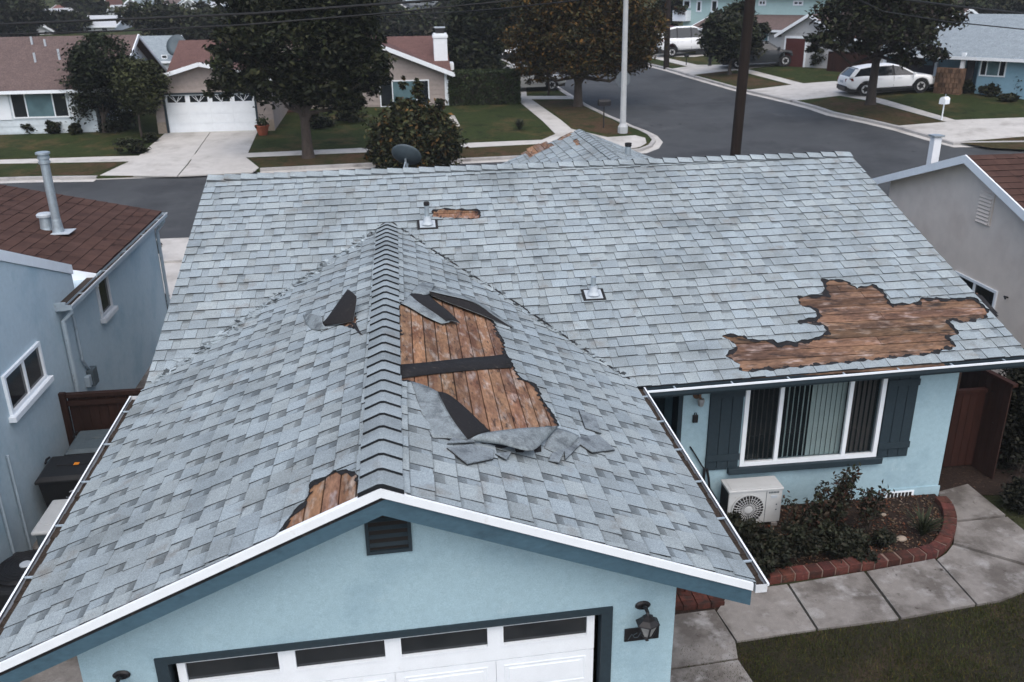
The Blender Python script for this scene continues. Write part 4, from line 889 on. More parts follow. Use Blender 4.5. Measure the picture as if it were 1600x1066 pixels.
# ------------------------------------------------------------------ side yard: bins and units
def wheelie(cx, cy, w, d, h, lid, lab, rz=0, logo=False, sticker=False):
    t = thing('wheelie_bin', lab, 'bin', (cx, cy, G0), rz, None)
    t['_org'] = (0, 0, 0)
    def B(): return MB()
    ww, dd = w*.42, d*.42
    body = B(); v = [(-ww, -dd, .04), (ww, -dd, .04), (ww, dd, .04), (-ww, dd, .04), (-w/2, -d/2, h-.08), (w/2, -d/2, h-.08), (w/2, d/2, h-.08), (-w/2, d/2, h-.08)]
    body.add(v, [(3, 2, 1, 0), (4, 5, 6, 7), (0, 1, 5, 4), (1, 2, 6, 5), (2, 3, 7, 6), (3, 0, 4, 7)])
    body.build('body', 'plastic_black', t, local=True, bevel=.03)
    B().box(-w/2-.03, w/2+.03, -d/2-.03, d/2+.03, h-.12, h-.07).build('rim', 'plastic_black', t, local=True, bevel=.015)
    l = B(); l.add([(-w/2-.03, -d/2-.05, h-.07), (w/2+.03, -d/2-.05, h-.07), (w/2+.03, d/2+.03, h-.07), (-w/2-.03, d/2+.03, h-.07), (-w/2+.04, -d/2+.03, h-.01), (w/2-.04, -d/2+.03, h-.01), (w/2-.05, d/2-.05, h+.015), (-w/2+.05, d/2-.05, h+.015)], [(3, 2, 1, 0), (4, 5, 6, 7), (0, 1, 5, 4), (1, 2, 6, 5), (2, 3, 7, 6), (3, 0, 4, 7)])
    lo = l.build('lid', lid, t, local=True, bevel=.02)
    B().box(-w*.28, w*.28, -.02, d*.32, h+.0, h+.02).build('lid_panel', lid, lo, local=True, bevel=.008)
    B().tube([(-w/2-.05, d/2-.15, h-.06), (-w/2-.07, d/2-.02, h-.05), (-w/2-.05, d/2+.07, h-.06)], .02, 8).build('hinge', 'plastic_black', t, local=True)
    B().tube([(-w*.35, d/2+.06, h-.1), (w*.35, d/2+.06, h-.1)], .018, 8).build('handle', 'plastic_black', t, local=True)
    for s_ in (-1, 1): B().lathe([(.001, 0), (.12, 0), (.12, .05), (.001, .05)], (s_*(w/2-.06)-.025, d*.40, .12), 16, ax=(1, 0, 0)).build('wheel', 'tyre', t, local=True)
    if sticker:
        m_ = B(); m_.box(.0, .085, -.06, .03, h+.021, h+.024); m_.build('sticker', 'orange', t, local=True)
    if logo:
        yy = -d/2-.004; m_ = B()
        def ysl(z): return -(dd+(d/2-dd)*(z-.04)/(h-.12))-.006
        for k in range(7):
            a0, a1 = 2.5-k*.28, 2.5-(k+1)*.28+.06; z0, z1 = h-.36+.07*math.sin(a0), h-.36+.07*math.sin(a1)
            m_.bar((.06+.11*math.cos(a0), ysl(z0), z0), (.06+.11*math.cos(a1), ysl(z1), z1), .012, .03, up=(0, -1, 0))
        for k in range(4):
            z0 = h-.33-.012*k; m_.bar((.0+.03*k, ysl(z0), z0+.02), (.05+.03*k, ysl(z0-.03), z0-.03), .008, .014, up=(0, -1, 0))
        m_.build('emblem', 'print_grey', t, local=True); m_ = B()
        for k in range(11):
            z0 = h-.43; m_.box(-.10+k*.021, -.087+k*.021, ysl(z0)-.004, ysl(z0), z0, z0+.016+.006*(k in (0, 8)))
        m_.build('lettering', 'print_grey', t, local=True)
    return t
wheelie(-5.58, 7.22, 1.02, .78, 1.06, 'plastic_black', 'black lidded bin with an orange lid sticker and pale emblem', .03, True, True)
wheelie(-5.38, 8.10, 1.02, .78, 1.10, 'plastic_grey', 'grey lidded bin standing against the brown side fence', .03)
# low cabinet with pale lid, then a round-top condenser
t = thing('pale_cabinet', 'pale grey lidded equipment box beside the round-topped condenser', 'cabinet', (-5.25, 6.0, G0))
MB().box(-5.70, -4.80, 5.55, 6.45, G0, .30).build('casing', 'plastic_grey', t, bevel=.03); lo = MB().box(-5.74, -4.76, 5.50, 6.49, .30, .37).build('lid', 'ac_beige', t, bevel=.03)
MB().box(-5.62, -4.88, 5.70, 6.42, .37, .38).build('lid_panel', 'ac_beige', lo, bevel=.006)
for k in range(3): MB().box(-5.52+k*.24, -5.33+k*.24, 5.544, 5.549, .20, .25).build('vent_slot', 'interior', t)
t = thing('condenser', 'black square condenser with round fan top near the house corner', 'condenser', (-5.4, 4.9, G0))
MB().box(-6.0, -4.75, 4.35, 5.42, G0, .12).build('casing', 'plastic_black', t, bevel=.05)
MB().lathe([(.001, .0), (.44, 0), (.44, .05), (.40, .08), (.10, .10), (.001, .10)], (-5.62, 4.90, .10), 32).build('fan_guard', 'black_metal', t)
for r_ in (.16, .22, .28, .34, .40): MB().tube([(-5.62+r_*math.cos(a), 4.90+r_*math.sin(a), .20-(r_-.1)*.04) for a in np.linspace(0, 2*math.pi, 40)], .006, 5).build('guard_ring', 'plastic_black', t)
MB().lathe([(.001, 0), (.085, 0), (.08, .015), (.001, .018)], (-5.62, 4.90, .20), 18).build('badge', 'print_grey', t)
# ------------------------------------------------------------------ neighbour on the side-yard side (brown roof, blue stucco)
nb = thing('neighbour_house', 'blue stucco neighbour house with brown shingle roof and metal flue', 'house', (-9, 12, G0))
NX = -6.20; NE = 2.85
w_ = MB(); w_.box(-14, NX-.16, 2.0, 9.5, G0-.2, 2.7); w_.box(-14, NX-.003, 8.6, 16.5, G0-.2, NE-.1)
w_.prism([(-14, 11.5, 2.3), (NX, 11.5, 2.3), (NX, 11.5, NE-.08), (-14, 11.5, 4.3)], (0, 5.0, 0))
w_.build('wall', 'stucco_blue2', nb)
c0, c1 = onx(0, 408, NX), onx(112, 429, NX); sl_ = (c1[2]-c0[2])/(c1[1]-c0[1]); yt = c1[1]
zt = lambda y: c1[2]+sl_*(y-yt)
MB().prism([(NX, 2.0, G0-.2), (NX, yt, G0-.2), (NX, yt, zt(yt)), (NX, 2.0, zt(2.0))], (-.16, 0, 0)).build('wing_wall', 'stucco_blue2', nb)
MB().prism([(NX+.03, 2.0, zt(2.0)), (NX+.03, yt+.02, zt(yt)), (NX+.03, yt+.02, zt(yt)+.19), (NX+.03, 2.0, zt(2.0)+.19)], (-.24, 0, 0)).build('coping', 'white', nb)
RS = .222
GXN = -6.0
zN = lambda x, y: NE+RS*(GXN-x); nN = np.array((RS, 0, 1.))/np.hypot(RS, 1)
y0n, y1n = 11.22, 16.75
def nslab(top, th):
    P = [np.array((x, y, zN(x, y)))+nN*top for x, y in ((GXN-.02, y0n), (GXN-.02, y1n), (-14.5, y1n), (-14.5, y0n))]; return MB().prism(P, -nN*th)
nroof = nslab(-.004, .10).build('roof', 'shingle_brown', nb)
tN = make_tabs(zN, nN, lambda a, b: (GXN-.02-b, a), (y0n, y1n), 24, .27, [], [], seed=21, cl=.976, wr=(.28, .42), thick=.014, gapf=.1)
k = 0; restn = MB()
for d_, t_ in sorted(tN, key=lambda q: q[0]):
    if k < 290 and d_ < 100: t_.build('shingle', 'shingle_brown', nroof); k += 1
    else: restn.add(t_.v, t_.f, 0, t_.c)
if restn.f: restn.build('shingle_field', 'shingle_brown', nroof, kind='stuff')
A_, B_ = np.array((GXN, y0n-.02, NE)), np.array((-14.5, y0n-.02, zN(-14.5, 0)))
MB().prism([A_+(0, 0, .012), B_+(0, 0, .012), B_+(0, 0, -.27), A_+(0, 0, -.27)], (0, -.035, 0)).build('rake_trim', 'white', nb)
MB().prism([A_+(0, .0, -.02), B_+(0, .0, -.02), B_+(0, .0, -.06), A_+(0, .0, -.06)], (0, .32, 0)).build('soffit', 'stucco_blue2', nb)
gutter((GXN-.01, 9.3, NE-.02), (GXN-.01, y1n, NE-.02), (1, 0, 0), mats=('gutter_grey', 'debris'), nbr=5, parent=nb, lipmat='gutter_white', lip=.014)
MB().box(NX, GXN, 9.36, y0n, NE-.10, NE-.06).build('eave_return', 'debris', nb)
MB().box(NX-.05, GXN, 9.32, 9.36, NE-.14, NE+.02).build('eave_trim', 'gutter_grey', nb)
def spout(pts): return MB().tube(pts, .045, 8).build('downspout', 'gutter_grey', nb)
spout([(GXN+.05, 9.5, NE-.10), (GXN+.03, 9.45, NE-.22), (NX+.06, 9.42, NE-.38), (NX+.06, 9.42, G0+.1)])
spout([(GXN+.05, 16.6, NE-.10), (GXN+.03, 16.6, NE-.22), (NX+.06, 16.5, NE-.45), (NX+.06, 16.5, G0+.1)])
MB().tube([(NX+.04, 10.0, NE-.2), (NX+.04, 10.0, 1.45), (NX+.04, 10.1, 1.3), (NX+.04, 10.25, 1.15)], .03, 6).build('conduit', 'gutter_grey', nb)
MB().box(NX, NX+.13, 10.15, 10.42, .80, 1.15).build('meter_box', 'plastic_grey', nb, bevel=.01); MB().box(NX, NX+.10, 9.98, 10.13, .86, 1.08).build('meter_box', 'gutter_grey', nb, bevel=.01)
for ys_ in (onx(22, 770, NX)[1], onx(6, 820, NX)[1]): MB().tube([(NX+.04, ys_, G0), (NX+.04, ys_, .5), (NX+.04, ys_+.01, 1.35)], .025, 6).build('conduit', 'gutter_grey', nb)
def side_window(ya, yb, za, zb, mul=True, fmat='white'):
    m_ = MB(); X = NX
    m_.box(X, X+.05, ya, ya+.055, za, zb); m_.box(X, X+.05, yb-.055, yb, za, zb); m_.box(X, X+.05, ya+.055, yb-.055, za, za+.055); m_.box(X, X+.05, ya+.055, yb-.055, zb-.055, zb)
    o = m_.build('window', fmat, nb)
    if mul: MB().box(X, X+.045, (ya+yb)/2-.025, (ya+yb)/2+.025, za+.055, zb-.055).build('mullion', fmat, o)
    MB().box(X+.004, X+.012, ya+.055, yb-.055, za+.055, zb-.055).build('pane', 'glass_dark', o)
    MB().box(X, X+.12, ya-.08, yb+.08, za-.10, za).build('sill', fmat, o, bevel=.01)
pA, pB, pC = onx(16, 651, NX), onx(70, 588, NX), onx(58, 533, NX); side_window(pA[1], pB[1], (pA[2]+pB[2])/2, pC[2])
pA, pB, pC = onx(155, 500, NX), onx(172, 482, NX), onx(146, 436, NX); side_window(pC[1]+.0, pB[1]+.1, (pA[2]+pB[2])/2, pC[2]-.05, False, 'gutter_white')
# curtain half seen in the nearer window
b = np.array((*px_on(zN, 92, 364)[:2], 0)); b[2] = zN(b[0], b[1])
t = thing('roof_flue', 'tall galvanised flue with ribbed cap on the brown roof', 'flue', b)
top = onplane(70, 238, (0, 1, 0), b)
hgt = top[2]-b[2]
MB().fr(b, (1, 0, 0), (0, 1, 0), nN, -.35, .30, -.24, .24, .014, .03).build('flashing', 'galv_white', t)
MB().lathe([(.14, -.05), (.115, .12), (.10, .30), (.095, .32)], b, 18).build('boot', 'galv', t); MB().tube([b+(0, 0, .2), b+(0, 0, hgt-.05)], .095, 18).build('pipe', 'galv', t)
m_ = MB().lathe([(.10, -.26), (.125, -.24), (.125, -.19), (.105, -.18), (.105, -.15), (.125, -.14), (.125, -.09), (.105, -.08), (.105, -.06), (.15, -.04), (.15, 0), (.12, .012), (.001, .014)], b+(0, 0, hgt), 20); m_.build('cap', 'galv', t)
b2 = np.array((*px_on(zN, 74, 358)[:2], 0)); b2[2] = zN(b2[0], b2[1])
t = thing('roof_vent', 'short vent with white mushroom cap beside the tall flue', 'vent', b2)
MB().lathe([(.16, -.06), (.14, .05), (.12, .30)], b2, 18).build('pipe', 'galv', t); MB().lathe([(.12, .30), (.17, .29), (.175, .34), (.14, .37), (.001, .385)], b2, 20).build('cap', 'galv_white', t)
# brown fence across the side yard
fe = thing('side_fence', 'dark brown board fence across the side yard behind the bins', 'fence', (-4.9, 8.75, G0))
x = NX+.12
while x < -3.1: 
    g = random.uniform(.7, 1.25); MB().box(x, x+.165, 8.74, 8.765, G0, 1.22, c=(g, g, g)).build('board', 'fence_brown', fe); x += .172
MB().box(NX, -3.1, 8.69, 8.80, 1.22, 1.29).build('cap_rail', 'fence_brown', fe); MB().box(NX+.0, NX+.11, 8.66, 8.74, G0, 1.33).build('post', 'fence_brown', fe); MB().box(NX+.11, -3.1, 8.70, 8.739, 1.05, 1.15).build('rail', 'fence_brown', fe)
# ------------------------------------------------------------------ beige neighbour on the other side
rb = thing('beige_house', 'beige stucco gable house with brown shingle roof and white rake trim', 'house', (16, 13, G0))
RX = 13.7; ap = onx(1510, 243, RX); fe_ = onx(1365, 280, RX); sB = (ap[2]-fe_[2])/(fe_[1]-ap[1])
halfd = fe_[1]-ap[1]; ny_ = ap[1]-halfd
WX = 14.0
zb_ = lambda y: ap[2]-sB*abs(y-ap[1])
MB().prism([(WX, ny_+.5, G0-.2), (WX, fe_[1]-.4, G0-.2), (WX, fe_[1]-.4, zb_(fe_[1]-.4)-.1), (WX, ap[1], ap[2]-.1), (WX, ny_+.5, zb_(ny_+.5)-.1)], (9, 0, 0)).build('wall', 'stucco_beige', rb)
for s_, ye in ((1, fe_[1]), (-1, ny_)):
    nr = np.array((0, s_*sB, 1.))/np.hypot(sB, 1)
    P = [np.array((x, y, zb_(y))) for x, y in ((RX, ap[1]), (RX+10, ap[1]), (RX+10, ye), (RX, ye))]
    ro = MB().prism([p-nr*.004 for p in P], -nr*.08).build('roof', 'shingle_brown', rb)
    if s_ < 0:
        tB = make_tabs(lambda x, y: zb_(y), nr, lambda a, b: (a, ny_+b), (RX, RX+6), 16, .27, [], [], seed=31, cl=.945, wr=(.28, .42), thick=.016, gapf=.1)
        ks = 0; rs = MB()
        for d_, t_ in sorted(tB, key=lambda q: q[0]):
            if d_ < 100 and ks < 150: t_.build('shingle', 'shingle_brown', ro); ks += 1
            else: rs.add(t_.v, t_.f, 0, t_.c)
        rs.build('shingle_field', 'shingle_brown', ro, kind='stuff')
    A_, B_ = np.array((RX, ap[1], ap[2]+.016)), np.array((RX, ye, zb_(ye)+.016))
    MB().prism([A_, B_, B_-(0, 0, .20), A_-(0, 0, .20)], (-.04, 0, 0)).build('rake_trim', 'white', rb)
    MB().prism([A_-(0, 0, .11), B_-(0, 0, .11), B_-(0, 0, .14), A_-(0, 0, .14)], (.3, 0, 0)).build('soffit', 'stucco_beige', rb)
v0 = onx(1540, 325, WX)
lvb = MB().box(WX-.03, WX, v0[1]-.28, v0[1]+.28, v0[2]-.38, v0[2]+.36).build('gable_louvre', 'stucco_beige', rb, bevel=.01)
for k in range(8): MB().fr((WX-.03, v0[1], v0[2]-.32+k*.085), (0, 1, 0), (-.6, 0, -.8), (-.8, 0, .6), -.23, .23, -.02, .05, -.006, .006).build('slat', 'stucco_beige', lvb)
c00, c11 = onx(1497, 430, WX), onx(1556, 487, WX)
wy1, wy0 = onx(1494, 423, WX)[1], onx(1560, 455, WX)[1]; wz1 = onx(1494, 423, WX)[2]; wz0 = onx(1550, 490, WX)[2]
m_ = MB(); X = WX
m_.box(X-.05, X, wy0, wy0+.06, wz0, wz1); m_.box(X-.05, X, wy1-.06, wy1, wz0, wz1); m_.box(X-.05, X, wy0+.06, wy1-.06, wz0, wz0+.06); m_.box(X-.05, X, wy0+.06, wy1-.06, wz1-.06, wz1)
wo2 = m_.build('window', 'white', rb); MB().box(X-.045, X, (wy0+wy1)/2-.03, (wy0+wy1)/2+.03, wz0+.06, wz1-.06).build('mullion', 'white', wo2); MB().box(X-.012, X-.004, wy0+.06, wy1-.06, wz0+.06, wz1-.06).build('pane', 'glass_dark', wo2)
p = onx(1575, 465, WX); MB().tube([(WX, p[1], p[2]), (WX-.1, p[1], p[2]+.03), (WX-.12, p[1]-.08, p[2]+.0)], .02, 6).build('hose_bib', 'black_metal', rb)
b = np.array((15.4, onx(1457, 252, 15.4)[1], 0)); b[2] = onx(1457, 252, 15.4)[2]-.25; tpp = onx(1464, 215, 15.4)
t = thing('white_flue', 'white square flue with grey cap on the beige house', 'flue', b)
MB().box(b[0]-.11, b[0]+.11, b[1]-.11, b[1]+.11, b[2]-.3, tpp[2]).build('pipe', 'white', t); MB().box(b[0]-.16, b[0]+.16, b[1]-.16, b[1]+.16, tpp[2]+.02, tpp[2]+.07).build('cap', 'galv', t); MB().box(b[0]-.08, b[0]+.08, b[1]-.08, b[1]+.08, tpp[2], tpp[2]+.02).build('neck', 'black_metal', t)
# red fence and gate between the houses
gt = thing('red_gate', 'dark red board gate between blue house wall and beige house', 'gate', (10.4, 6.6, G0))
x = 9.68
while x < 11.6:
    g = random.uniform(.75, 1.2); MB().box(x, x+.14, 6.66, 6.69, G0+.03, 1.12, c=(g, g, g)).build('board', 'fence_red', gt); x += .147
MB().box(9.66, 11.6, 6.63, 6.72, 1.12, 1.19).build('cap_rail', 'fence_red', gt)
fr2 = thing('red_side_fence', 'tall red brown board fence beside the beige house wall', 'fence', (12, 8, G0))
p0, p1 = onz(1507, 562, 1.5), onz(1575, 597, 1.5)
dv = (p1-p0)/np.linalg.norm(p1-p0); L_ = 1.25; nn = np.array((-dv[1], dv[0], 0)); 
for k in range(int(L_/.15)):
    g = random.uniform(.7, 1.2); MB().fr((p0[0], p0[1], 0), dv, nn, ez, k*.15, k*.15+.143, 0, .025, G0, 1.46, c=(g, g, g)).build('board', 'fence_brown', fr2)
MB().fr((p0[0], p0[1], 0), dv, nn, ez, -.3, L_, -.04, .07, 1.46, 1.52).build('cap_rail', 'fence_red', fr2)
# ------------------------------------------------------------------ vegetation
def leaf_mesh(name, P, size, cols, parent, elong=1.7, up=.5, seed=0, kind=None, label=None, droop=0):
    g = np.random.default_rng(seed); n = len(P); org = np.array(parent.get('_org', (0, 0, 0))) if parent else np.zeros(3)
    nrm = g.normal(size=(n, 3)); nrm[:, 2] = np.abs(nrm[:, 2])+up; nrm /= np.linalg.norm(nrm, axis=1)[:, None]
    t = g.normal(size=(n, 3)); t[:, 2] -= droop; t -= nrm*np.sum(t*nrm, 1)[:, None]; t /= np.linalg.norm(t, axis=1)[:, None]+1e-9; b = np.cross(nrm, t)
    s = (size*g.uniform(.6, 1.35, n))[:, None]
    fold = nrm*s*.18
    V = np.stack([P-t*s*.5*elong, P+b*s*.42+fold, P+t*s*.5*elong, P-b*s*.42+fold], 1).reshape(-1, 3)-org
    me = bpy.data.meshes.new(name); me.vertices.add(4*n); me.vertices.foreach_set('co', V.ravel())
    me.loops.add(4*n); me.loops.foreach_set('vertex_index', np.arange(4*n)); me.polygons.add(n); me.polygons.foreach_set('loop_start', np.arange(0, 4*n, 4)); me.polygons.foreach_set('loop_total', np.full(n, 4))
    me.materials.append(MAT['leaf']); at = me.color_attributes.new('tint', 'FLOAT_COLOR', 'CORNER')
    c4 = np.ones((n, 4, 4)); c4[:, :, :3] = cols[:, None, :]; at.data.foreach_set('color', c4.ravel()); me.update(); me.validate()
    o = bpy.data.objects.new(name, me); COL.objects.link(o)
    if parent: o.parent = parent; o['_org'] = tuple(org)
    if kind: o['kind'] = kind
    if label: o['label'] = label
    return o
def crown_points(blobs, n, g, shell=.55):
    """leaves spread over many small clumps inside the blobs"""
    w = np.array([b[3]*b[4]*b[5] for b in blobs])**.67; w /= w.sum(); P = []; C_ = []
    for bl, k in zip(blobs, (w*n).astype(int)):
        if k < 5: continue
        c = np.array(bl[:3]); r = np.array(bl[3:6]); nc = max(6, int(k/45))
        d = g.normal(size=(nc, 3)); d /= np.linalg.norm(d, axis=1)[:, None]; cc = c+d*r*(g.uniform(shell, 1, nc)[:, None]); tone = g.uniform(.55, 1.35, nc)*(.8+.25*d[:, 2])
        idx = g.integers(0, nc, k); sp = r.mean()*.17
        q = cc[idx]+g.normal(size=(k, 3))*sp*np.array((1.15, 1.15, .75)); P.append(q); C_.append(tone[idx]*g.uniform(.75, 1.25, k))
    return np.vstack(P), np.concatenate(C_)
def pal(tones, cols, g, n):
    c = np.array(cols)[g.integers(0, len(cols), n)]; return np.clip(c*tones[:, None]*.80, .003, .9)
GREEN = [(.028, .042, .016), (.036, .050, .018), (.022, .034, .015), (.045, .052, .02)]
DARK = [(.024, .034, .013), (.032, .042, .015), (.016, .022, .009), (.046, .050, .018)]
AUT = [(.105, .068, .018), (.13, .074, .016), (.075, .060, .017), (.052, .048, .016), (.15, .075, .014)]
def tree(name, lab, base, blobs, nleaf, size, cols, tr, fork, group=None, seed=1, limbs=7, cat='tree', up=.5, shell=.55, lean=(0, 0)):
    g = np.random.default_rng(seed); rnd = random.Random(seed); t = thing(name, lab, cat, base, 0, group); base = np.asarray(base, float)
    top = base+np.array((lean[0], lean[1], fork)); m_ = MB()
    m_.tube([base-(0, 0, .15), base+(0, 0, .12), base+(top-base)*.35+(rnd.uniform(-.05, .05), 0, 0), top], [tr*1.55, tr*1.15, tr*.95, tr*.8], 12)
    for bl in sorted(blobs, key=lambda q: -q[3])[:limbs]:
        c = np.array(bl[:3]); c = c+np.array((rnd.uniform(-.3, .3)*bl[3], rnd.uniform(-.3, .3)*bl[4], -.1*bl[5])); mid = top*.55+c*.45+np.array((0, 0, -.18*abs(c[0]-top[0]))); 
        m_.tube([top-(0, 0, tr*1.5), top*.8+mid*.2+(0, 0, .1), mid, c], [tr*.62, tr*.45, tr*.30, tr*.08], 7)
        for _ in range(3):
            e_ = c+np.array((rnd.uniform(-.8, .8)*bl[3], rnd.uniform(-.8, .8)*bl[4], rnd.uniform(-.5, .8)*bl[5])); m_.tube([mid*.6+c*.4, (mid+e_)/2+(0, 0, .1), e_], [tr*.18, tr*.12, tr*.03], 5)
    m_.build('trunk', 'bark', t)
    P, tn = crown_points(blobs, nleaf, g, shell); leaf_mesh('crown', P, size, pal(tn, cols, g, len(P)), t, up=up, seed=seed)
    return t
def pxblobs(base, specs, squash=.9, seed=0, dy0=0.0):
    """specs: (px,py,rx_px,rz_px) at the tree's depth"""
    rnd = random.Random(seed); out = []
    for a, b, rx, rz in specs:
        dy = rnd.uniform(-.35, .35); c = ony(a, b, base[1]+dy0); s_ = mpp(c); c = ony(a, b, base[1]+dy0+dy*rx*s_); out.append((*c, rx*s_, rx*s_*squash, rz*s_))
    return out
def ptree(name, lab, bp, specs, nleaf, size, cols, tr_px, fork_px, **k):
    off = k.pop('off', .10); dy0 = k.pop('dy0', 0.0)
    b = hit(*bp, off); s_ = mpp(b); return tree(name, lab, b, pxblobs(b, specs, seed=k.get('seed', 1), dy0=dy0), nleaf, size, cols, tr_px*s_/2, fork_px*s_, **k)
# street trees
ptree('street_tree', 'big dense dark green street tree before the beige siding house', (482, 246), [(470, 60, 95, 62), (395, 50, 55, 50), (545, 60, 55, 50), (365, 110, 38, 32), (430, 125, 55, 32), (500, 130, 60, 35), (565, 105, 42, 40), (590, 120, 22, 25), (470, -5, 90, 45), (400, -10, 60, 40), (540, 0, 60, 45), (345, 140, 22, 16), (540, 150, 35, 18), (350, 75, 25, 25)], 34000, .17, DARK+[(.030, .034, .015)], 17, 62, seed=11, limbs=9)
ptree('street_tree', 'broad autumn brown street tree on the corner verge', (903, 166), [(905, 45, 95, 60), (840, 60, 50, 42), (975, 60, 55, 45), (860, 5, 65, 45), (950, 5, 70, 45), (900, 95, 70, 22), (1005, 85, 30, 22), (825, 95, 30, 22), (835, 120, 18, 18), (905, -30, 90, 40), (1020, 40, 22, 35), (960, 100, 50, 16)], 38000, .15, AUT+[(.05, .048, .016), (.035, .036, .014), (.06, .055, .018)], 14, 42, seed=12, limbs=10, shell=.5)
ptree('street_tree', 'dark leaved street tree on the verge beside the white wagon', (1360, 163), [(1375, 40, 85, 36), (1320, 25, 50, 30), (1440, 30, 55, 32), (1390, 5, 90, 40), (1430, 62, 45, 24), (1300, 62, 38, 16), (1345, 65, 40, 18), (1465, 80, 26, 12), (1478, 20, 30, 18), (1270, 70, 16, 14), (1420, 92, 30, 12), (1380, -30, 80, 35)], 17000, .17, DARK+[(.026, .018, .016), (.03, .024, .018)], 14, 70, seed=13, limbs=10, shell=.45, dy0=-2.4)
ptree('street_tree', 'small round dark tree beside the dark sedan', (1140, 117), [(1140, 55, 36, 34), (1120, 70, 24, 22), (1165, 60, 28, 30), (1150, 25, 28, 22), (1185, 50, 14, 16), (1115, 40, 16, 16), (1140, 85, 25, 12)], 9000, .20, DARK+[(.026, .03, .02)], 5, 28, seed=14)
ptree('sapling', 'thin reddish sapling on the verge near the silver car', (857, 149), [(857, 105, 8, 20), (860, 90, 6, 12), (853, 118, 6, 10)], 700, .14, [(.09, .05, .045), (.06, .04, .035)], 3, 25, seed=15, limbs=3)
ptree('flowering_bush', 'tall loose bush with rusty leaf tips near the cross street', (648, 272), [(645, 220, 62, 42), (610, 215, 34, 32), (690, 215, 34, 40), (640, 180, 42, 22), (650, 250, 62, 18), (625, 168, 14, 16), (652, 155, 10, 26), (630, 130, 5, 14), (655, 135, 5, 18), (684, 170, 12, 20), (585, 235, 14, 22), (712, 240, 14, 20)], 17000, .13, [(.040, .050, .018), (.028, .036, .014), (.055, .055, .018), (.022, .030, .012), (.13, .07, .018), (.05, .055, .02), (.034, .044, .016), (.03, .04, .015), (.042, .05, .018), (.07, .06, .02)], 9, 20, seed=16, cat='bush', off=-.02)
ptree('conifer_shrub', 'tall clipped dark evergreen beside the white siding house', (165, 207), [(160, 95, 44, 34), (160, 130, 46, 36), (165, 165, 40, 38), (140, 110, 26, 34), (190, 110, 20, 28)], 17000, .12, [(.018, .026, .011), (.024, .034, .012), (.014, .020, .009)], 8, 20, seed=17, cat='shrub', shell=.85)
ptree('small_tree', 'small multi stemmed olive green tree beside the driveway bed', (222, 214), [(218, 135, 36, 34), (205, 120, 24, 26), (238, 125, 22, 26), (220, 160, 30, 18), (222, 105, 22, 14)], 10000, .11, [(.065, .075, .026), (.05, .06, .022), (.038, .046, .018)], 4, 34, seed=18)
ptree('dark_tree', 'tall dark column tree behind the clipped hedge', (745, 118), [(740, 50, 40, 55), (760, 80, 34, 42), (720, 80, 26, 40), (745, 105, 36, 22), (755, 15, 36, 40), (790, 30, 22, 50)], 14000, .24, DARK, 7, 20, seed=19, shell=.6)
# background crowns over the roofs
bgc = [('dense dark tree crowded behind the grey roofed house', (330, 66), [(290, 45, 40, 28), (250, 30, 45, 24), (330, 40, 40, 30), (210, 25, 30, 18)], 20), ('dark round tree rising over the white siding house roof', (40, 64), [(25, 15, 45, 26), (0, 35, 40, 22), (60, 25, 22, 18), (20, 48, 40, 10)], 21),
       ('dark green tree standing behind the white roofed villa', (105, 52), [(110, 36, 26, 16), (95, 44, 20, 10)], 22), ('tall dark tree behind the far pale rooftops', (145, 30), [(135, 8, 24, 22), (120, 0, 16, 20)], 23),
       ('wide dark tree behind the beige house chimney', (650, 62), [(640, 40, 60, 28), (700, 35, 45, 30), (610, 30, 40, 20), (760, 20, 50, 30)], 24), ('red brown tree behind the two storey mint house', (1040, 62), [(1045, 20, 18, 30), (1030, 40, 14, 20)], 25),
       ('bare topped tree behind the blue house roof', (1560, 40), [(1545, 15, 40, 12), (1590, 10, 30, 16)], 26), ('dark hedge tree left of the far parked cars', (770, 90), [(772, 50, 20, 30), (780, 25, 22, 26)], 27)]
for lab, bp, sp, sd_ in bgc:
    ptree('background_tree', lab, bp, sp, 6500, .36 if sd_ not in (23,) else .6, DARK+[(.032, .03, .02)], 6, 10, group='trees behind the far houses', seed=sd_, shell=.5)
# clipped hedge
hb = [hit(703, 164, .1), hit(813, 164, .1)]; t = thing('hedge', 'long clipped box hedge beside the front lawn', 'hedge', (hb[0]+hb[1])/2)
hh = ony(760, 112, hb[0][1])[2]-hb[0][2]; g = np.random.default_rng(5); n = 16000
q = g.uniform(-1, 1, (n, 3)); f_ = g.integers(0, 3, n); 
for k in range(3): sel = f_ == k; q[sel, k] = np.sign(q[sel, k])*g.uniform(.93, 1.03, sel.sum())
c_ = (hb[0]+hb[1])/2; Lx = (hb[1][0]-hb[0][0])/2
P = c_+np.stack([q[:, 0]*Lx, q[:, 1]*1.0+.9, (q[:, 2]+1)*hh/2], 1); tone = g.uniform(.6, 1.3, n)*(.85+.15*np.sin(P[:, 0]*3)*np.sin(P[:, 2]*4))
leaf_mesh('foliage', P, .11, pal(tone, [(.034, .052, .018), (.046, .066, .02), (.026, .04, .014)], g, n), t, seed=6, up=.2)
MB().box(c_[0]-Lx*.93, c_[0]+Lx*.93, c_[1]+.05, c_[1]+1.75, c_[2]-.1, c_[2]+hh*.94).build('inner_branches', 'bark', t)
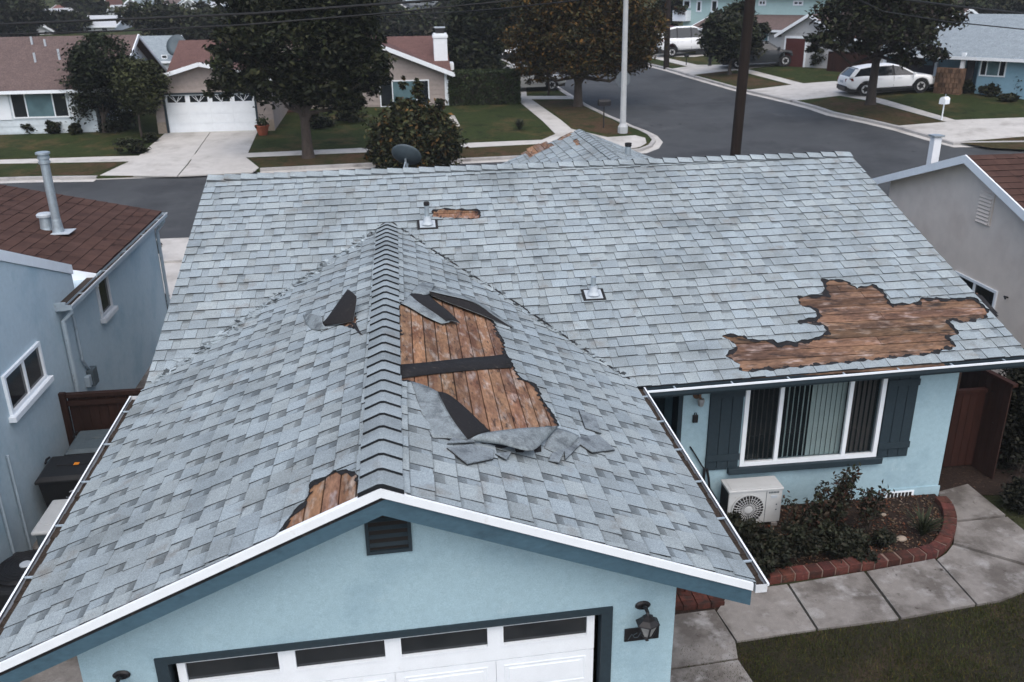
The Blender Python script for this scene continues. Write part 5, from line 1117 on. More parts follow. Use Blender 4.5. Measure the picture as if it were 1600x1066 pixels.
def shrub(bp, rx, rz, n, size, cols, lab, seed, name='shrub', cat='shrub', group=None, off=.1, z=None):
    b = hit(*bp, off) if z is None else onz(*bp, z); s_ = mpp(b); t = thing(name, lab, cat, b, 0, group); g = np.random.default_rng(seed)
    bl = [(b[0]+g.uniform(-.4, .4)*rx*s_, b[1]+g.uniform(-.3, .3)*rx*s_, b[2]+rz*s_*g.uniform(.4, .75), rx*s_*.62, rx*s_*.62, rz*s_*.55) for _ in range(6)]
    P, tn = crown_points(bl, n, g, .5); leaf_mesh('foliage', P, size, pal(tn, cols, g, len(P)), t, seed=seed)
    m_ = MB()
    for bb in bl: m_.tube([b-(0, 0, .1), (b+np.array(bb[:3]))/2, bb[:3]], [.03, .02, .008], 5)
    m_.build('stems', 'bark', t); return t
for k, (bp, rx, rz, lab) in enumerate([((50, 208), 16, 26, 'dark shrub under the white siding house window'), ((85, 209), 14, 16, 'low round shrub against the white siding wall'), ((120, 210), 12, 14, 'small shrub at the white house corner'), ((10, 206), 14, 18, 'leafy shrub at the white siding house wall'), ((208, 240), 26, 22, 'low spreading shrub in the driveway side bed'), ((235, 222), 12, 12, 'small dark plant at the driveway bed edge'),
     ((500, 200), 24, 20, 'dark foundation shrub beside the front door steps'), ((545, 190), 34, 34, 'rounded dark shrub below the siding wall'), ((1280, 106), 16, 26, 'round clipped shrub before the grey garage'), ((1305, 108), 16, 30, 'clipped ball shrub before the white wing'), ((1250, 100), 10, 16, 'low shrub by the dark red garage door'), ((1510, 146), 12, 16, 'small dark shrub by the blue house porch'), ((1545, 150), 16, 16, 'twiggy rose shrub under the blue house window'), ((1586, 152), 10, 36, 'upright shrub at the blue house corner'), ((1120, 70), 12, 18, 'palm like shrub before the mint house'), ((1575, 158), 18, 8, 'low plants along the blue house bed')]):
    shrub(bp, rx, rz, 1300, .11, DARK+[(.035, .036, .02)], lab, 60+k)
# spiky plant on the lawn
def spiky(b, n, L, lab, cols, seed, w=.03, name='spiky_plant', cat='plant'):
    t = thing(name, lab, cat, b); rnd = random.Random(seed); m_ = MB()
    for k in range(n):
        a = rnd.uniform(0, 6.28); sp = rnd.uniform(.1, .9); d = np.array((math.cos(a)*sp, math.sin(a)*sp, 1)); d /= np.linalg.norm(d); l = L*rnd.uniform(.6, 1.1); s_ = np.array((-math.sin(a), math.cos(a), 0))*w
        p1 = b+d*l*.5; p2 = b+d*l*.85+np.array((math.cos(a), math.sin(a), -.3*sp))*l*.18; c = random.choice(cols); m_.add([b-s_*.7, b+s_*.7, p1+s_, p1-s_, p2], [(0, 1, 2, 3), (3, 2, 4)], c=c)
    m_.build('leaves', 'leaf', t); return t
spiky(hit(812, 203, .1), 70, .75, 'dark spiky plant alone on the green lawn', [(.03, .035, .02), (.02, .025, .015)], 3)
# near bed: roses, low shrubs, strap leaf plant, stones, litter
def bedpt(px_, py_): return onz(px_, py_, G0+.03)
def rose(b, H_, spread, n, seed, lab, canes=9):
    t = thing('rose_bush', lab, 'bush', b); rnd = random.Random(seed); m_ = MB(); P = []; 
    for k in range(canes):
        a = rnd.uniform(0, 6.28); r_ = spread*rnd.uniform(.3, 1); tip = b+np.array((math.cos(a)*r_, math.sin(a)*r_*.6, H_*rnd.uniform(.6, 1))); mid = b+(tip-b)*.5+np.array((rnd.uniform(-.05, .05), 0, .08))
        m_.tube([b, mid, tip], [.012, .009, .004], 5)
        for j in range(n//canes):
            s_ = rnd.uniform(.30, 1.02); p = (b*(1-s_)**2+2*mid*s_*(1-s_)+tip*s_*s_); P.append(p+np.array([rnd.gauss(0, .055) for _ in range(3)]))
    m_.build('canes', 'bark', t); P = np.array(P); g = np.random.default_rng(seed); leaf_mesh('foliage', P, .048, pal(g.uniform(.6, 1.3, len(P)), [(.030, .036, .018), (.022, .026, .016), (.045, .034, .022), (.06, .03, .02), (.018, .022, .014)], g, len(P)), t, seed=seed, up=.3)
rose(bedpt(1300, 830), 1.15, .50, 1500, 1, 'tall leggy rose bush before the blue wall, under the window', 12); rose(bedpt(1255, 840), .75, .42, 900, 2, 'shorter rose bush next to the air conditioner'); rose(bedpt(1355, 832), .95, .34, 650, 3, 'thin rose bush near the foundation vent', 7)
for k, (bp, rx, rz) in enumerate([((1165, 862), 40, 48), ((1205, 885), 46, 52), ((1245, 868), 44, 44), ((1290, 862), 40, 36), ((1180, 900), 30, 34), ((1150, 835), 26, 26), ((1320, 855), 36, 24), ((1380, 850), 26, 18), ((1340, 872), 30, 16)]):
    shrub(bp, rx, rz, 1500, .045, [(.016, .020, .011), (.022, .026, .014), (.012, .015, .009), (.03, .028, .016)], ['dark low shrub in the bed by the garage eave', 'wide low shrub in the bed above the brick edging', 'bushy low shrub before the air conditioner fan', 'low shrub below the tall rose bush', 'dark shrub at the bed corner near the walk', 'small shrub at the foot of the air conditioner', 'sprawling shrub between the two rose bushes', 'sparse low plant near the tan stone', 'creeping plant along the brick edging'][k], 80+k, 'bed_shrub', z=G0+.03)
spiky(bedpt(1440, 838), 80, .62, 'strap leaved clump at the end of the flower bed', [(.03, .038, .02), (.02, .026, .014), (.045, .05, .026)], 7, .016, 'strap_leaf_clump')
def stone(px_, py_, r_, lab):
    b = bedpt(px_, py_); o = MB(); o.lathe([(.001, -.3*r_), (r_*.8, -.15*r_), (r_, .15*r_), (r_*.75, .5*r_), (r_*.3, .66*r_), (.001, .68*r_)], (0, 0, 0), 12); q = o.build('stone', 'stone', None, smooth=True); q.location = b; q.scale = (1.2, .85, 1); tag(q, lab, 'stone')
stone(1408, 843, .085, 'rounded tan stone lying in the flower bed'); stone(1455, 855, .03, 'small pale pebble beside the strap leaved clump'); stone(1380, 805, .05, 'flat reddish stone near the blue wall foundation')
g = np.random.default_rng(9); n = 3200; bp2 = np.array(bed_poly); lo, hi_ = bp2.min(0), bp2.max(0); Q = g.uniform(lo, hi_, (n*2, 2)); Q = Q[sdf(bp2, Q) < -.12][:n]
P = np.column_stack([Q, np.full(len(Q), G0+.045)]); lt = leaf_mesh('leaf_litter', P, .035, pal(g.uniform(.5, 1.5, len(P)), [(.09, .055, .03), (.12, .08, .05), (.05, .03, .02), (.16, .12, .09), (.14, .05, .025)], g, len(P)), None, seed=9, up=3); tag(lt, 'dry fallen leaves scattered over the flower bed soil', 'litter', kind='stuff')
# front lawn blades
n = 70000; lp = np.array(lawn_poly); lo, hi_ = lp.min(0), lp.max(0); lo = np.maximum(lo, (3.0, -1.5)); hi_ = np.minimum(hi_, (11.5, 5)); Q = g.uniform(lo, hi_, (n*2, 2)); Q = Q[sdf(lp, Q) < -.01]
pt = np.sin(Q[:, 0]*2.3+1)*np.sin(Q[:, 1]*2.9)+.6*np.sin(Q[:, 0]*5.1)*np.sin(Q[:, 1]*4.3+2); keep = g.uniform(-1.6, 1.2, len(Q)) < pt+.45; Q, pt = Q[keep], pt[keep]; n = len(Q)
a = g.uniform(0, 6.28, n); h_ = g.uniform(.02, .055, n); wv_ = np.stack([np.cos(a), np.sin(a), np.zeros(n)], 1)*.006; lean = g.normal(0, .02, (n, 3)); lean[:, 2] = h_
B = np.column_stack([Q, np.full(n, G0-.014)]); V = np.stack([B-wv_, B+wv_, B+lean], 1).reshape(-1, 3)
me = bpy.data.meshes.new('grass_blades'); me.vertices.add(3*n); me.vertices.foreach_set('co', V.ravel()); me.loops.add(3*n); me.loops.foreach_set('vertex_index', np.arange(3*n)); me.polygons.add(n); me.polygons.foreach_set('loop_start', np.arange(0, 3*n, 3)); me.polygons.foreach_set('loop_total', np.full(n, 3)); me.materials.append(MAT['blade'])
c4 = np.ones((n, 3, 4)); cc = np.where((g.random(n) < .22)[:, None], np.array((1.9, 1.35, 1.2)), np.array((1., 1, 1)))*g.uniform(.6, 1.3, n)[:, None]; c4[:, :, :3] = cc[:, None, :]; at = me.color_attributes.new('tint', 'FLOAT_COLOR', 'CORNER'); at.data.foreach_set('color', c4.ravel()); me.update(); me.validate()
go = bpy.data.objects.new('grass_blades', me); COL.objects.link(go); tag(go, 'short patchy grass of the front lawn beside the walk', 'grass', kind='stuff')
# shrubs at the edges of the near plot
t = shrub((1592, 735), 52, 165, 9000, .06, [(.014, .017, .011), (.02, .022, .013), (.03, .03, .017)], 'tall dark bush beside the red gate', 91, 'tall_bush', z=G0)
t = shrub((1590, 790), 34, 40, 2200, .05, [(.012, .015, .01), (.02, .02, .012)], 'low dark bush at the outer edge of the walk', 92, 'low_bush', z=G0)
shrub((262, 500), 12, 34, 700, .06, [(.05, .025, .022), (.03, .022, .018), (.025, .028, .016)], 'reddish shrub in the gap between the two blue houses', 93, z=G0)
shrub((246, 392), 8, 14, 260, .07, DARK, 'small leafy sprig beside the neighbour gutter', 94, z=.2)
# ------------------------------------------------------------------ houses across the street
class Frame:                       # a facade frame: o origin on the ground, e along the facade, n into the house
    def __init__(s, o, ang): s.o = np.asarray(o, float); s.e = np.array((math.cos(ang), math.sin(ang), 0)); s.n = np.array((-math.sin(ang), math.cos(ang), 0)); s.z = np.array((0, 0, 1.))
    def p(s, a, d, h): return s.o+s.e*a+s.n*d+s.z*h
    def box(s, mb, a0, a1, d0, d1, h0, h1): return mb.fr(s.o, s.e, s.n, s.z, a0, a1, d0, d1, h0, h1)
    def px(s, x, y, d=0):            # pixel on the facade plane (pushed in by d) -> (a,h)
        q = onplane(x, y, s.n, s.o+s.n*d); return float((q-s.o) @ s.e), float(q[2]-s.o[2])
def far_window(fr, root, a0, a1, h0, h1, nm=1, d=0, glass='glass_dark', curtain=False, frame='white', t=.07):
    m_ = MB()
    fr.box(m_, a0, a1, d-.05, d-.001, h0, h0+t); fr.box(m_, a0, a1, d-.05, d-.001, h1-t, h1); fr.box(m_, a0, a0+t, d-.05, d-.001, h0+t, h1-t); fr.box(m_, a1-t, a1, d-.05, d-.001, h0+t, h1-t)
    w = m_.build('window', frame, root)
    n = nm+1; W = a1-a0
    fr_ = [0, .26, .74, 1] if nm == 2 else [k/n for k in range(n+1)]
    for k in range(n):
        g = 'pane_pale' if (curtain and (nm != 2 or k == 1)) else glass
        fr.box(MB(), a0+W*fr_[k]+t*.4, a0+W*fr_[k+1]-t*.4, d-.02, d-.002, h0+t, h1-t).build('pane', g, w)
        if k: fr.box(MB(), a0+W*fr_[k]-t*.4, a0+W*fr_[k]+t*.4, d-.045, d-.002, h0+t, h1-t).build('mullion', frame, w)
    return w
def roof_gable(fr, root, a0, a1, d0, d1, hE, hR, along, mat, oh=.45, th=.12, trim='white', rp=.5):
    """gable roof; along 'a' = ridge parallel to the facade, 'd' = ridge running into the house"""
    out = []
    if along == 'a':
        r = d0+(d1-d0)*rp
        for s_, e_ in ((1, d0-oh), (-1, d1+oh)):
            sl = (hR-hE)/(r-d0 if s_ > 0 else d1-r); he = hE-oh*sl
            P = [fr.p(a0-oh, r, hR), fr.p(a1+oh, r, hR), fr.p(a1+oh, e_, he), fr.p(a0-oh, e_, he)]
            o = MB().prism(P, (0, 0, -th)).build('roof', mat, root); out.append(o)
            MB().bar(fr.p(a0-oh, e_-.03*s_, he-th*.6), fr.p(a1+oh, e_-.03*s_, he-th*.6), .06, .16).build('fascia', trim, root)
        for a in (a0, a1):
            MB().prism([fr.p(a, d0, hE-.02), fr.p(a, d1, hE-.02), fr.p(a, r, hR-.1)], fr.e*(.1 if a == a0 else -.1)).build('gable', root.get('wallmat', 'siding_white'), root)
            ar = a-oh if a == a0 else a+oh
            for e_, he in ((d0-oh, hE-oh*(hR-hE)/(r-d0)), (d1+oh, hE-oh*(hR-hE)/(d1-r))):
                MB().bar(fr.p(ar, e_, he-.06), fr.p(ar, r, hR-.06), .06, .18).build('rake_trim', trim, root)
    else:
        r = a0+(a1-a0)*rp
        for e_, b in ((a0-oh, a0), (a1+oh, a1)):
            sl = (hR-hE)/abs(r-b); he = hE-oh*sl
            P = [fr.p(r, d0-oh, hR), fr.p(r, d1+oh, hR), fr.p(e_, d1+oh, he), fr.p(e_, d0-oh, he)]
            o = MB().prism(P, (0, 0, -th)).build('roof', mat, root); out.append(o)
            MB().bar(fr.p(r, d0-oh-.02, hR-.05), fr.p(e_, d0-oh-.02, he-.05), .06, .20).build('rake_trim', trim, root)
        MB().prism([fr.p(a0, d0, hE-.05), fr.p(a1, d0, hE-.05), fr.p(r, d0, hR-.12)], fr.n*.1).build('gable', root.get('wallmat', 'siding_white'), root)
    return out
def clap(fr, root, a0, a1, h0, h1, d, mat, step=.28):            # horizontal siding boards on a facade
    h = h0
    while h < h1-.05:
        e = min(h+step, h1); g = random.uniform(.93, 1.05)
        P = [fr.p(a0, d-.028, h), fr.p(a1, d-.028, h), fr.p(a1, d-.006, e), fr.p(a0, d-.006, e)]
        MB().prism(P, fr.n*.02, c=(g, g, g)).build('siding_board', mat, root); h = e
def vents(fr, root, lst, mat='galv_white'):
    for a, d, h, hh in lst: MB().tube([fr.p(a, d, h-.3), fr.p(a, d, h+hh)], .06, 8).build('roof_pipe', mat, root)
# --- white siding house with brown roof
b = hit(155, 206, .1); fr = Frame((b[0], b[1], H(b[0], b[1])+.05), 0.0)
r1 = thing('white_siding_house', 'white siding house with brown roof and wide three pane window', 'house', fr.o); r1['wallmat'] = 'siding_white'
hE = fr.px(60, 133)[1]; hR = fr.px(60, 57, 4.8)[1]
fr.box(MB(), -11, 0, 0, 9, -.3, hE).build('wall', 'siding_white', r1); clap(fr, r1, -11, 0, -.2, hE-.1, 0, 'siding_white', .32)
roof_gable(fr, r1, -11, 1.0, 0, 9.6, hE, hR, 'a', 'roof_brown', oh=.5)
a0, h1 = fr.px(13, 141); a1, h0 = fr.px(111, 183); far_window(fr, r1, a0, a1, h0, h1, 2, -.03, curtain=True)
vents(fr, r1, [(*[fr.px(x, y, d)[0]], d, fr.px(x, y, d)[1], hh) for x, y, d, hh in ((50, 68, 4, .35), (71, 72, 3.8, .35), (55, 95, 2.2, .4), (93, 92, 2.4, .5))])
for a in (a0-.75, a1+.06): fr.box(MB(), a, a+.66, -.06, -.03, h0-.05, h1+.1).build('shutter', 'white', r1)
# --- beige siding house with garage
b = hit(262, 208.5, .1); fr = Frame((b[0], b[1], H(b[0], b[1])+.05), -.01)
r2 = thing('beige_siding_house', 'beige siding house with white garage door, red brown roof and white chimney', 'house', fr.o); r2['wallmat'] = 'siding_beige'
gw = fr.px(430, 205)[0]; hE = fr.px(255, 123)[1]; aR, hR = fr.px(313, 98); 
ga0 = fr.px(247, 200)[0]
rpx = (aR-ga0)/(gw-ga0)
hdr = fr.px(330, 147)[1]
aD0, aD1 = fr.px(261, 180)[0], fr.px(400, 180)[0]
m_ = MB(); fr.box(m_, ga0, aD0-.1, 0, .2, -.3, hE); fr.box(m_, aD1+.1, gw, 0, .2, -.3, hE); fr.box(m_, aD0-.1, aD1+.1, 0, .2, hdr+.05, hE); fr.box(m_, ga0, ga0+.2, .2, 7, -.3, hE); fr.box(m_, gw-.2, gw, .2, 7, -.3, hE); m_.build('wall', 'siding_beige', r2)
clap(fr, r2, ga0, gw, hdr+.1, hE, 0, 'siding_beige'); clap(fr, r2, ga0, aD0-.15, .6, hdr, 0, 'siding_beige'); clap(fr, r2, aD1+.15, gw, .6, hdr, 0, 'siding_beige')
# gable boards
for k in range(5):
    h = hE+k*.28; t0 = min(1, (h+.1-hE)/(hR-hE)); 
    if t0 < .85: MB().prism([fr.p(ga0+(aR-ga0)*t0+.1, -.03, h), fr.p(gw-(gw-aR)*t0-.1, -.03, h), fr.p(gw-(gw-aR)*t0-.3, -.008, h+.28), fr.p(ga0+(aR-ga0)*t0+.3, -.008, h+.28)], fr.n*.02).build('siding_board', 'siding_beige', r2)
for a in (ga0, aD1+.12): fr.box(MB(), a, (aD0-.12 if a == ga0 else gw), -.06, 0, -.1, .62).build('brick_skirt', 'stone', r2)
roof_gable(fr, r2, ga0, gw, 0, 7, hE, hR, 'd', 'roof_red', oh=.45, rp=rpx)
do = fr.box(MB(), aD0, aD1, .08, .12, -.05, hdr).build('garage_door', 'white', r2)
W4 = (aD1-aD0)/4
for k in range(4):
    for j in range(4):
        hh0, hh1 = hdr*j/4, hdr*(j+1)/4
        po = fr.box(MB(), aD0+k*W4+.03, aD0+(k+1)*W4-.03, .06, .08, hh0+.02, hh1-.02).build('panel', 'white', do)
        if j == 3:
            fr.box(MB(), aD0+k*W4+.12, aD0+(k+1)*W4-.12, .052, .06, hh0+.1, hh1-.06).build('pane', 'glass_dark', po)
            mm = MB()
            for q in range(5): mm.bar(fr.p(aD0+(k+.5)*W4, .048, hh0+.1), fr.p(aD0+(k+.5)*W4+(q-2)*.16, .048, hh1-.08), .02, .02)
            mm.build('sunburst_bars', 'white', po)
m_ = MB(); fr.box(m_, aD0-.1, aD0, -.03, .1, -.05, hdr); fr.box(m_, aD1, aD1+.1, -.03, .1, -.05, hdr); fr.box(m_, aD0-.1, aD1+.1, -.03, .1, hdr, hdr+.08); m_.build('door_trim', 'trim_dark', r2)
# the wing set back to the right with the half gable and window
f2 = Frame(fr.p(0, 6.5, .15), -.01); f2.o[2] = H(*f2.o[:2])+.0
w0, w1 = f2.px(420, 180)[0], f2.px(699, 150)[0]; hEr = f2.px(702, 112)[1]; hL = f2.px(588, 70)[1]; aL = f2.px(588, 70)[0]
m_ = MB(); f2.box(m_, w0, w1, 0, 8, -.4, hEr); m_.prism([f2.p(w1, 0, hEr), f2.p(aL, 0, hL), f2.p(w0+1, 0, hL), f2.p(w0, 0, hEr)], f2.n*.15); m_.build('wall', 'siding_beige', r2); clap(f2, r2, w0, w1, -.1, hEr, 0, 'siding_beige')
for k in range(6):
    h = hEr+k*.28; t0 = (h+.12-hEr)/(hL-hEr)
    if t0 < .95: MB().prism([f2.p(w0+.6, -.03, h), f2.p(w1-(w1-aL)*t0-.1, -.03, h), f2.p(w1-(w1-aL)*t0-.35, -.008, h+.28), f2.p(w0+.6, -.008, h+.28)], f2.n*.02).build('siding_board', 'siding_beige', r2)
sl = (hL-hEr)/(w1-aL)
P = [f2.p(aL-1.0, -.45, hL+sl*1.0), f2.p(w1+.4, -.45, hEr-sl*.4), f2.p(w1+.4, 8.5, hEr-sl*.4), f2.p(aL-1.0, 8.5, hL+sl*1.0)]; MB().prism([p+np.array((0, 0, .12)) for p in P], (0, 0, -.12)).build('roof', 'roof_red', r2)
P = [f2.p(aL-1.0, -.45, hL+sl*1.0), f2.p(aL-1.0, 8.5, hL+sl*1.0), f2.p(w0-.5, 8.5, hEr), f2.p(w0-.5, -.45, hEr)]; MB().prism([p+np.array((0, 0, .12)) for p in P], (0, 0, -.12)).build('roof', 'roof_red', r2)
MB().bar(f2.p(aL-1.0, -.5, hL+sl*1.0+.02), f2.p(w1+.4, -.5, hEr-sl*.4+.02), .06, .24).build('rake_trim', 'white', r2)
MB().bar(f2.p(w1+.42, -.5, hEr-sl*.4-.02), f2.p(w1+.42, 8.5, hEr-sl*.4-.02), .12, .14).build('gutter', 'white', r2); MB().tube([f2.p(w1+.4, -.3, hEr-.2), f2.p(w1+.06, -.15, hEr-.5), f2.p(w1+.06, -.15, .1)], .06, 8).build('downspout', 'white', r2)
m_ = MB(); f2.box(m_, w1-.14, w1+.02, -.05, -.03, -.2, hEr); m_.build('corner_trim', 'white', r2)
a0, h1 = f2.px(592, 126); a1, h0 = f2.px(672, 166); far_window(f2, r2, a0, a1, h0, h1, 2, -.03, curtain=True)
# main ridge roof between and chimney
hM = f2.px(620, 57, 5)[1]; P0 = f2.px(280, 66, 5)[0]; P1 = f2.px(695, 57, 5)[0]
MB().prism([f2.p(P0, 5, hM), f2.p(P1, 5, hM), f2.p(w1+.3, .4, hEr+.05), f2.p(P0, .4, hEr+.05)], (0, 0, -.1)).build('roof', 'roof_red', r2); MB().prism([f2.p(P0, 5, hM), f2.p(P1, 5, hM), f2.p(P1+.3, 10, hEr), f2.p(P0, 10, hEr)], (0, 0, -.1)).build('roof', 'roof_red', r2)
c0, c1 = f2.px(677, 60, 2)[0], f2.px(698, 60, 2)[0]; ct = f2.px(688, 52, 2)[1]
m_ = MB(); f2.box(m_, c0, c1, 1.6, 2.7, 0, ct); f2.box(m_, c0-.05, c1+.05, 1.55, 2.75, ct-.25, ct-.1); f2.box(m_, c0, c1+.35, 1.4, 2.8, 0, f2.px(690, 98, 2)[1]); ch = m_.build('chimney', 'white', r2); f2.box(MB(), c0+.15, c1-.15, 1.8, 2.5, ct, ct+.3).build('spark_arrestor', 'black_metal', ch); f2.box(MB(), c0+.08, c1-.08, 1.75, 2.55, ct+.3, ct+.36).build('chimney_cap', 'galv_white', ch)
# front door of the beige house
a0, a1 = f2.px(432, 190)[0], f2.px(462, 190)[0]; dro = f2.box(MB(), a0, a1, -.05, -.03, .05, 2.1).build('front_door', 'door_dark', r2); f2.box(MB(), a0-.2, a1+.2, -1.2, -.05, -.1, .08).build('doorstep', 'brick', r2)
b = hit(411, 211, .1); t = thing('plant_pot', 'terracotta pot with green plant beside the garage', 'pot', b); MB().lathe([(.22, 0), (.34, .42), (.38, .44), (.38, .5), (.3, .5), (.28, .44), (.001, .43)], b, 14).build('pot', 'terracotta', t); g = np.random.default_rng(4); leaf_mesh('plant', b+np.array((0, 0, .6))+g.normal(0, .16, (120, 3)), .12, pal(g.uniform(.6, 1.3, 120), GREEN, g, 120), t)
b = hit(704, 197, .1); t = thing('splash_block', 'small white splash block on the lawn behind the rusty bush', 'splash block', b); MB().prism([b+(-.5, -.1, 0), b+(.45, -.2, 0), b+(.2, .2, .5), b+(.05, .25, .5)], (.06, .18, 0)).build('block', 'concrete', t)
# bed edging along the far driveway
# --- grey roofed house between them with a ruined corner
def simple_house(px0, px1, pyb, pye, pyr, wall, roofm, lab, depth=8, along='a', ang=0, wins=(), name='far_house', group='houses further up the hill', trim='white', rp=.5, oh=.4):
    b0 = hit(px0, pyb); fr = Frame((b0[0], b0[1], H(b0[0], b0[1])-.1), ang); t = thing(name, lab, 'house', fr.o, 0, group); t['wallmat'] = wall
    a1 = fr.px(px1, pyb)[0]; hE = max(.5, fr.px((px0+px1)/2, pye)[1]); hR = fr.px((px0+px1)/2, pyr, depth*rp if along == 'a' else 0)[1]; hR = max(hR, hE+.3)
    fr.box(MB(), 0, a1, 0, depth, -1, hE).build('wall', wall, t); roof_gable(fr, t, 0, a1, 0, depth, hE, hR, along, roofm, oh=oh, trim=trim, rp=rp)
    for x0, x1, y0, y1 in wins:
        q0, g1 = fr.px(x0, y0); q1, g0 = fr.px(x1, y1); far_window(fr, t, q0, q1, g0, g1, 0 if q1-q0 < 1.3 else 1, 0, t=.06)
    return t, fr
t, fr = simple_house(205, 268, 112, 92, 56, 'wall_white', 'roof_grey', 'grey shingle roofed house behind the dark evergreen', 7, wins=((252, 262, 86, 92),), trim='white')
b = fr.p(fr.px(276, 72)[0], -.6, 0); c = ony(277, 72, b[1]); t = thing('satellite_dish', 'grey dish at the end of the grey roofed house', 'satellite dish', c-(0, 0, .9)); MB().lathe([(.001, 0), (.5, .05), (.85, .16), (.87, .18), (.5, .08), (.001, .03)], c, 20, ax=(-.3, -.8, .4)).build('dish', 'plastic_grey', t, smooth=True); MB().tube([c-(0, 0, 1.6), c], .06, 8).build('mast', 'galv', t)
# --- far hillside houses, top left and beyond
rndh = random.Random(3)
far = [(45, 95, 42, 30, 14, 'wall_white', 'roof_pale', 'white gabled house among trees, pink roofed neighbour behind', 'd'), (78, 112, 26, 18, 8, 'wall_white', 'roof_tile', 'pale house with faded pink tile roof on the hill', 'a'), (125, 180, 52, 40, 24, 'wall_white', 'roof_pale', 'white hip roofed villa on the hill', 'a'), (48, 82, 56, 46, 36, 'wall_white', 'roof_pale', 'low white house with pale gable below the villa', 'd'),
       (158, 172, 20, 10, -6, 'door_red', 'roof_tile', 'narrow red house on the hill', 'd'), (170, 188, 24, 16, 8, 'wall_white', 'roof_pale', 'small bright white house right of the red one', 'd'), (195, 222, 20, 8, -3, 'wall_grey', 'roof_grey', 'grey gabled house high on the hill', 'd'), (225, 250, 8, 2, -6, 'wall_white', 'roof_pale', 'white house on the hill crest', 'a'), (285, 310, 16, 6, -2, 'wall_white', 'roof_grey', 'white house high on the hill with grey roof', 'd'), (320, 345, 17, 9, 3, 'wall_white', 'roof_pale', 'bright white roofed house beside the big street tree', 'a'), (640, 690, 8, 1, -6, 'wall_grey', 'roof_grey', 'hazy grey house far up the hill', 'a'), (255, 275, 14, 6, -1, 'wall_grey', 'roof_brown', 'brown roofed house far up the hill', 'a')]
for x0, x1, yb, ye, yr, wm, rm, lab, al in far:
    w = x1-x0
    simple_house(x0, x1, yb, ye, yr, wm, rm, lab, 10, al, rndh.uniform(-.15, .15), wins=[(x0+w*.15, x0+w*.35, ye+(yb-ye)*.25, ye+(yb-ye)*.7), (x0+w*.6, x0+w*.8, ye+(yb-ye)*.25, ye+(yb-ye)*.7)])
HT = ['dark tree left of the white gabled hill house', 'dark tree right behind the white gabled hill house', 'dark tree at the right end of the white hip roofed villa', 'dark tree below the grey gabled hill house', 'dark tree below the brown roofed hill house', 'dark tree below the high grey roofed white house', 'dark tree behind the small bright white hill house', 'dark tree in front of the bright white roofed house', 'wide dark tree showing behind the big street tree crown', 'dark tree left of the hazy grey hill house', 'dark tree between big street tree and beige house roof', 'dark tree right of the hazy grey hill house', 'dark tree behind the faded pink tile roof', 'dark tree above the tall column tree', 'dark tree above the grey gabled hill house', 'dark tree above the bright white roofed house', 'dark tree on the skyline behind the white gabled house', 'dark tree on the skyline beside the hill crest house']
for k, (bp, rr_) in enumerate([((20, 22), 30), ((70, 20), 10), ((200, 40), 12), ((235, 22), 14), ((265, 26), 14), ((300, 28), 16), ((175, 10), 9), ((345, 28), 26), ((400, 20), 50), ((600, 14), 40), ((560, 30), 40), ((700, 14), 40), ((95, 6), 10), ((750, 12), 30), ((210, 3), 8), ((330, 4), 22), ((30, 3), 30), ((270, 2), 18)]):
    rr_ *= .8
    ptree('hill_tree', HT[k], bp, [(bp[0], bp[1]-rr_*.35, rr_*.55, rr_*.42), (bp[0]-rr_*.3, bp[1]-rr_*.2, rr_*.4, rr_*.3), (bp[0]+rr_*.35, bp[1]-rr_*.25, rr_*.4, rr_*.32)], 1500, .6, DARK+[(.03, .035, .022)], 3, 5, group='trees among the hill houses', seed=200+k, limbs=3, shell=.3)
# --- right of the side street. Facades parallel to that street's kerb
angR = math.atan2(kr[-1][1]-kr[0][1], kr[-1][0]-kr[0][0])     # from far to near
def rframe(px_, py_, z=.1): b_ = hit(px_, py_, z); return Frame((b_[0], b_[1], H(b_[0], b_[1])+.05), angR+0.42)
# blue house with grey roof
fr = rframe(1520, 146); r3 = thing('blue_grey_roof_house', 'blue stucco house with wide grey shingle roof and stone porch wall', 'house', fr.o); r3['wallmat'] = 'wall_blue'
A0, A1 = fr.px(1522, 146)[0], fr.px(1660, 150)[0]; hE = fr.px(1560, 84)[1]; hR = fr.px(1560, 22, 5.5)[1]
fr.box(MB(), A0, A1, 0, 11, -.5, hE).build('wall', 'wall_blue', r3)
Lx = fr.px(1462, 60, -1)[0]
fr.box(MB(), fr.px(1385, 135)[0], A0, 2.5, 11, -.5, hE).build('wall', 'wall_blue', r3)
roof_gable(fr, r3, fr.px(1475, 60, 3)[0], A1, 0, 11, hE, hR, 'a', 'roof_grey', oh=.6)
P = [fr.p(fr.px(1390, 60, 4)[0], 5.5, hR-.5), fr.p(fr.px(1480, 60, 4)[0], 5.5, hR-.5), fr.p(fr.px(1490, 80, 1.6)[0], 1.6, hE-.1), fr.p(fr.px(1375, 78, 1.6)[0], 1.6, hE-.1)]; MB().prism(P, (0, 0, -.12)).build('roof', 'roof_grey', r3)
a0, h1 = fr.px(1535, 86); a1, h0 = fr.px(1570, 121); far_window(fr, r3, a0, a1, h0, h1, 2, 0, curtain=True)
a0 = fr.px(1509, 84)[0]; fr.box(MB(), a0, a0+.2, -.5, -.3, 0, hE).build('porch_post', 'white', r3)
a0, a1 = fr.px(1512, 90)[0], fr.px(1524, 90)[0]; fr.box(MB(), a0, a1, .05, .15, 0, 2.2).build('front_door', 'door_dark', r3)
q0, q1 = fr.px(1464, 120, -.6)[0], fr.px(1506, 120, -.6)[0]; hS = fr.px(1480, 106, -.6)[1]; sw_ = fr.box(MB(), q0, q1, -.8, -.4, -.3, hS).build('stone_wall', 'stonework', r3)
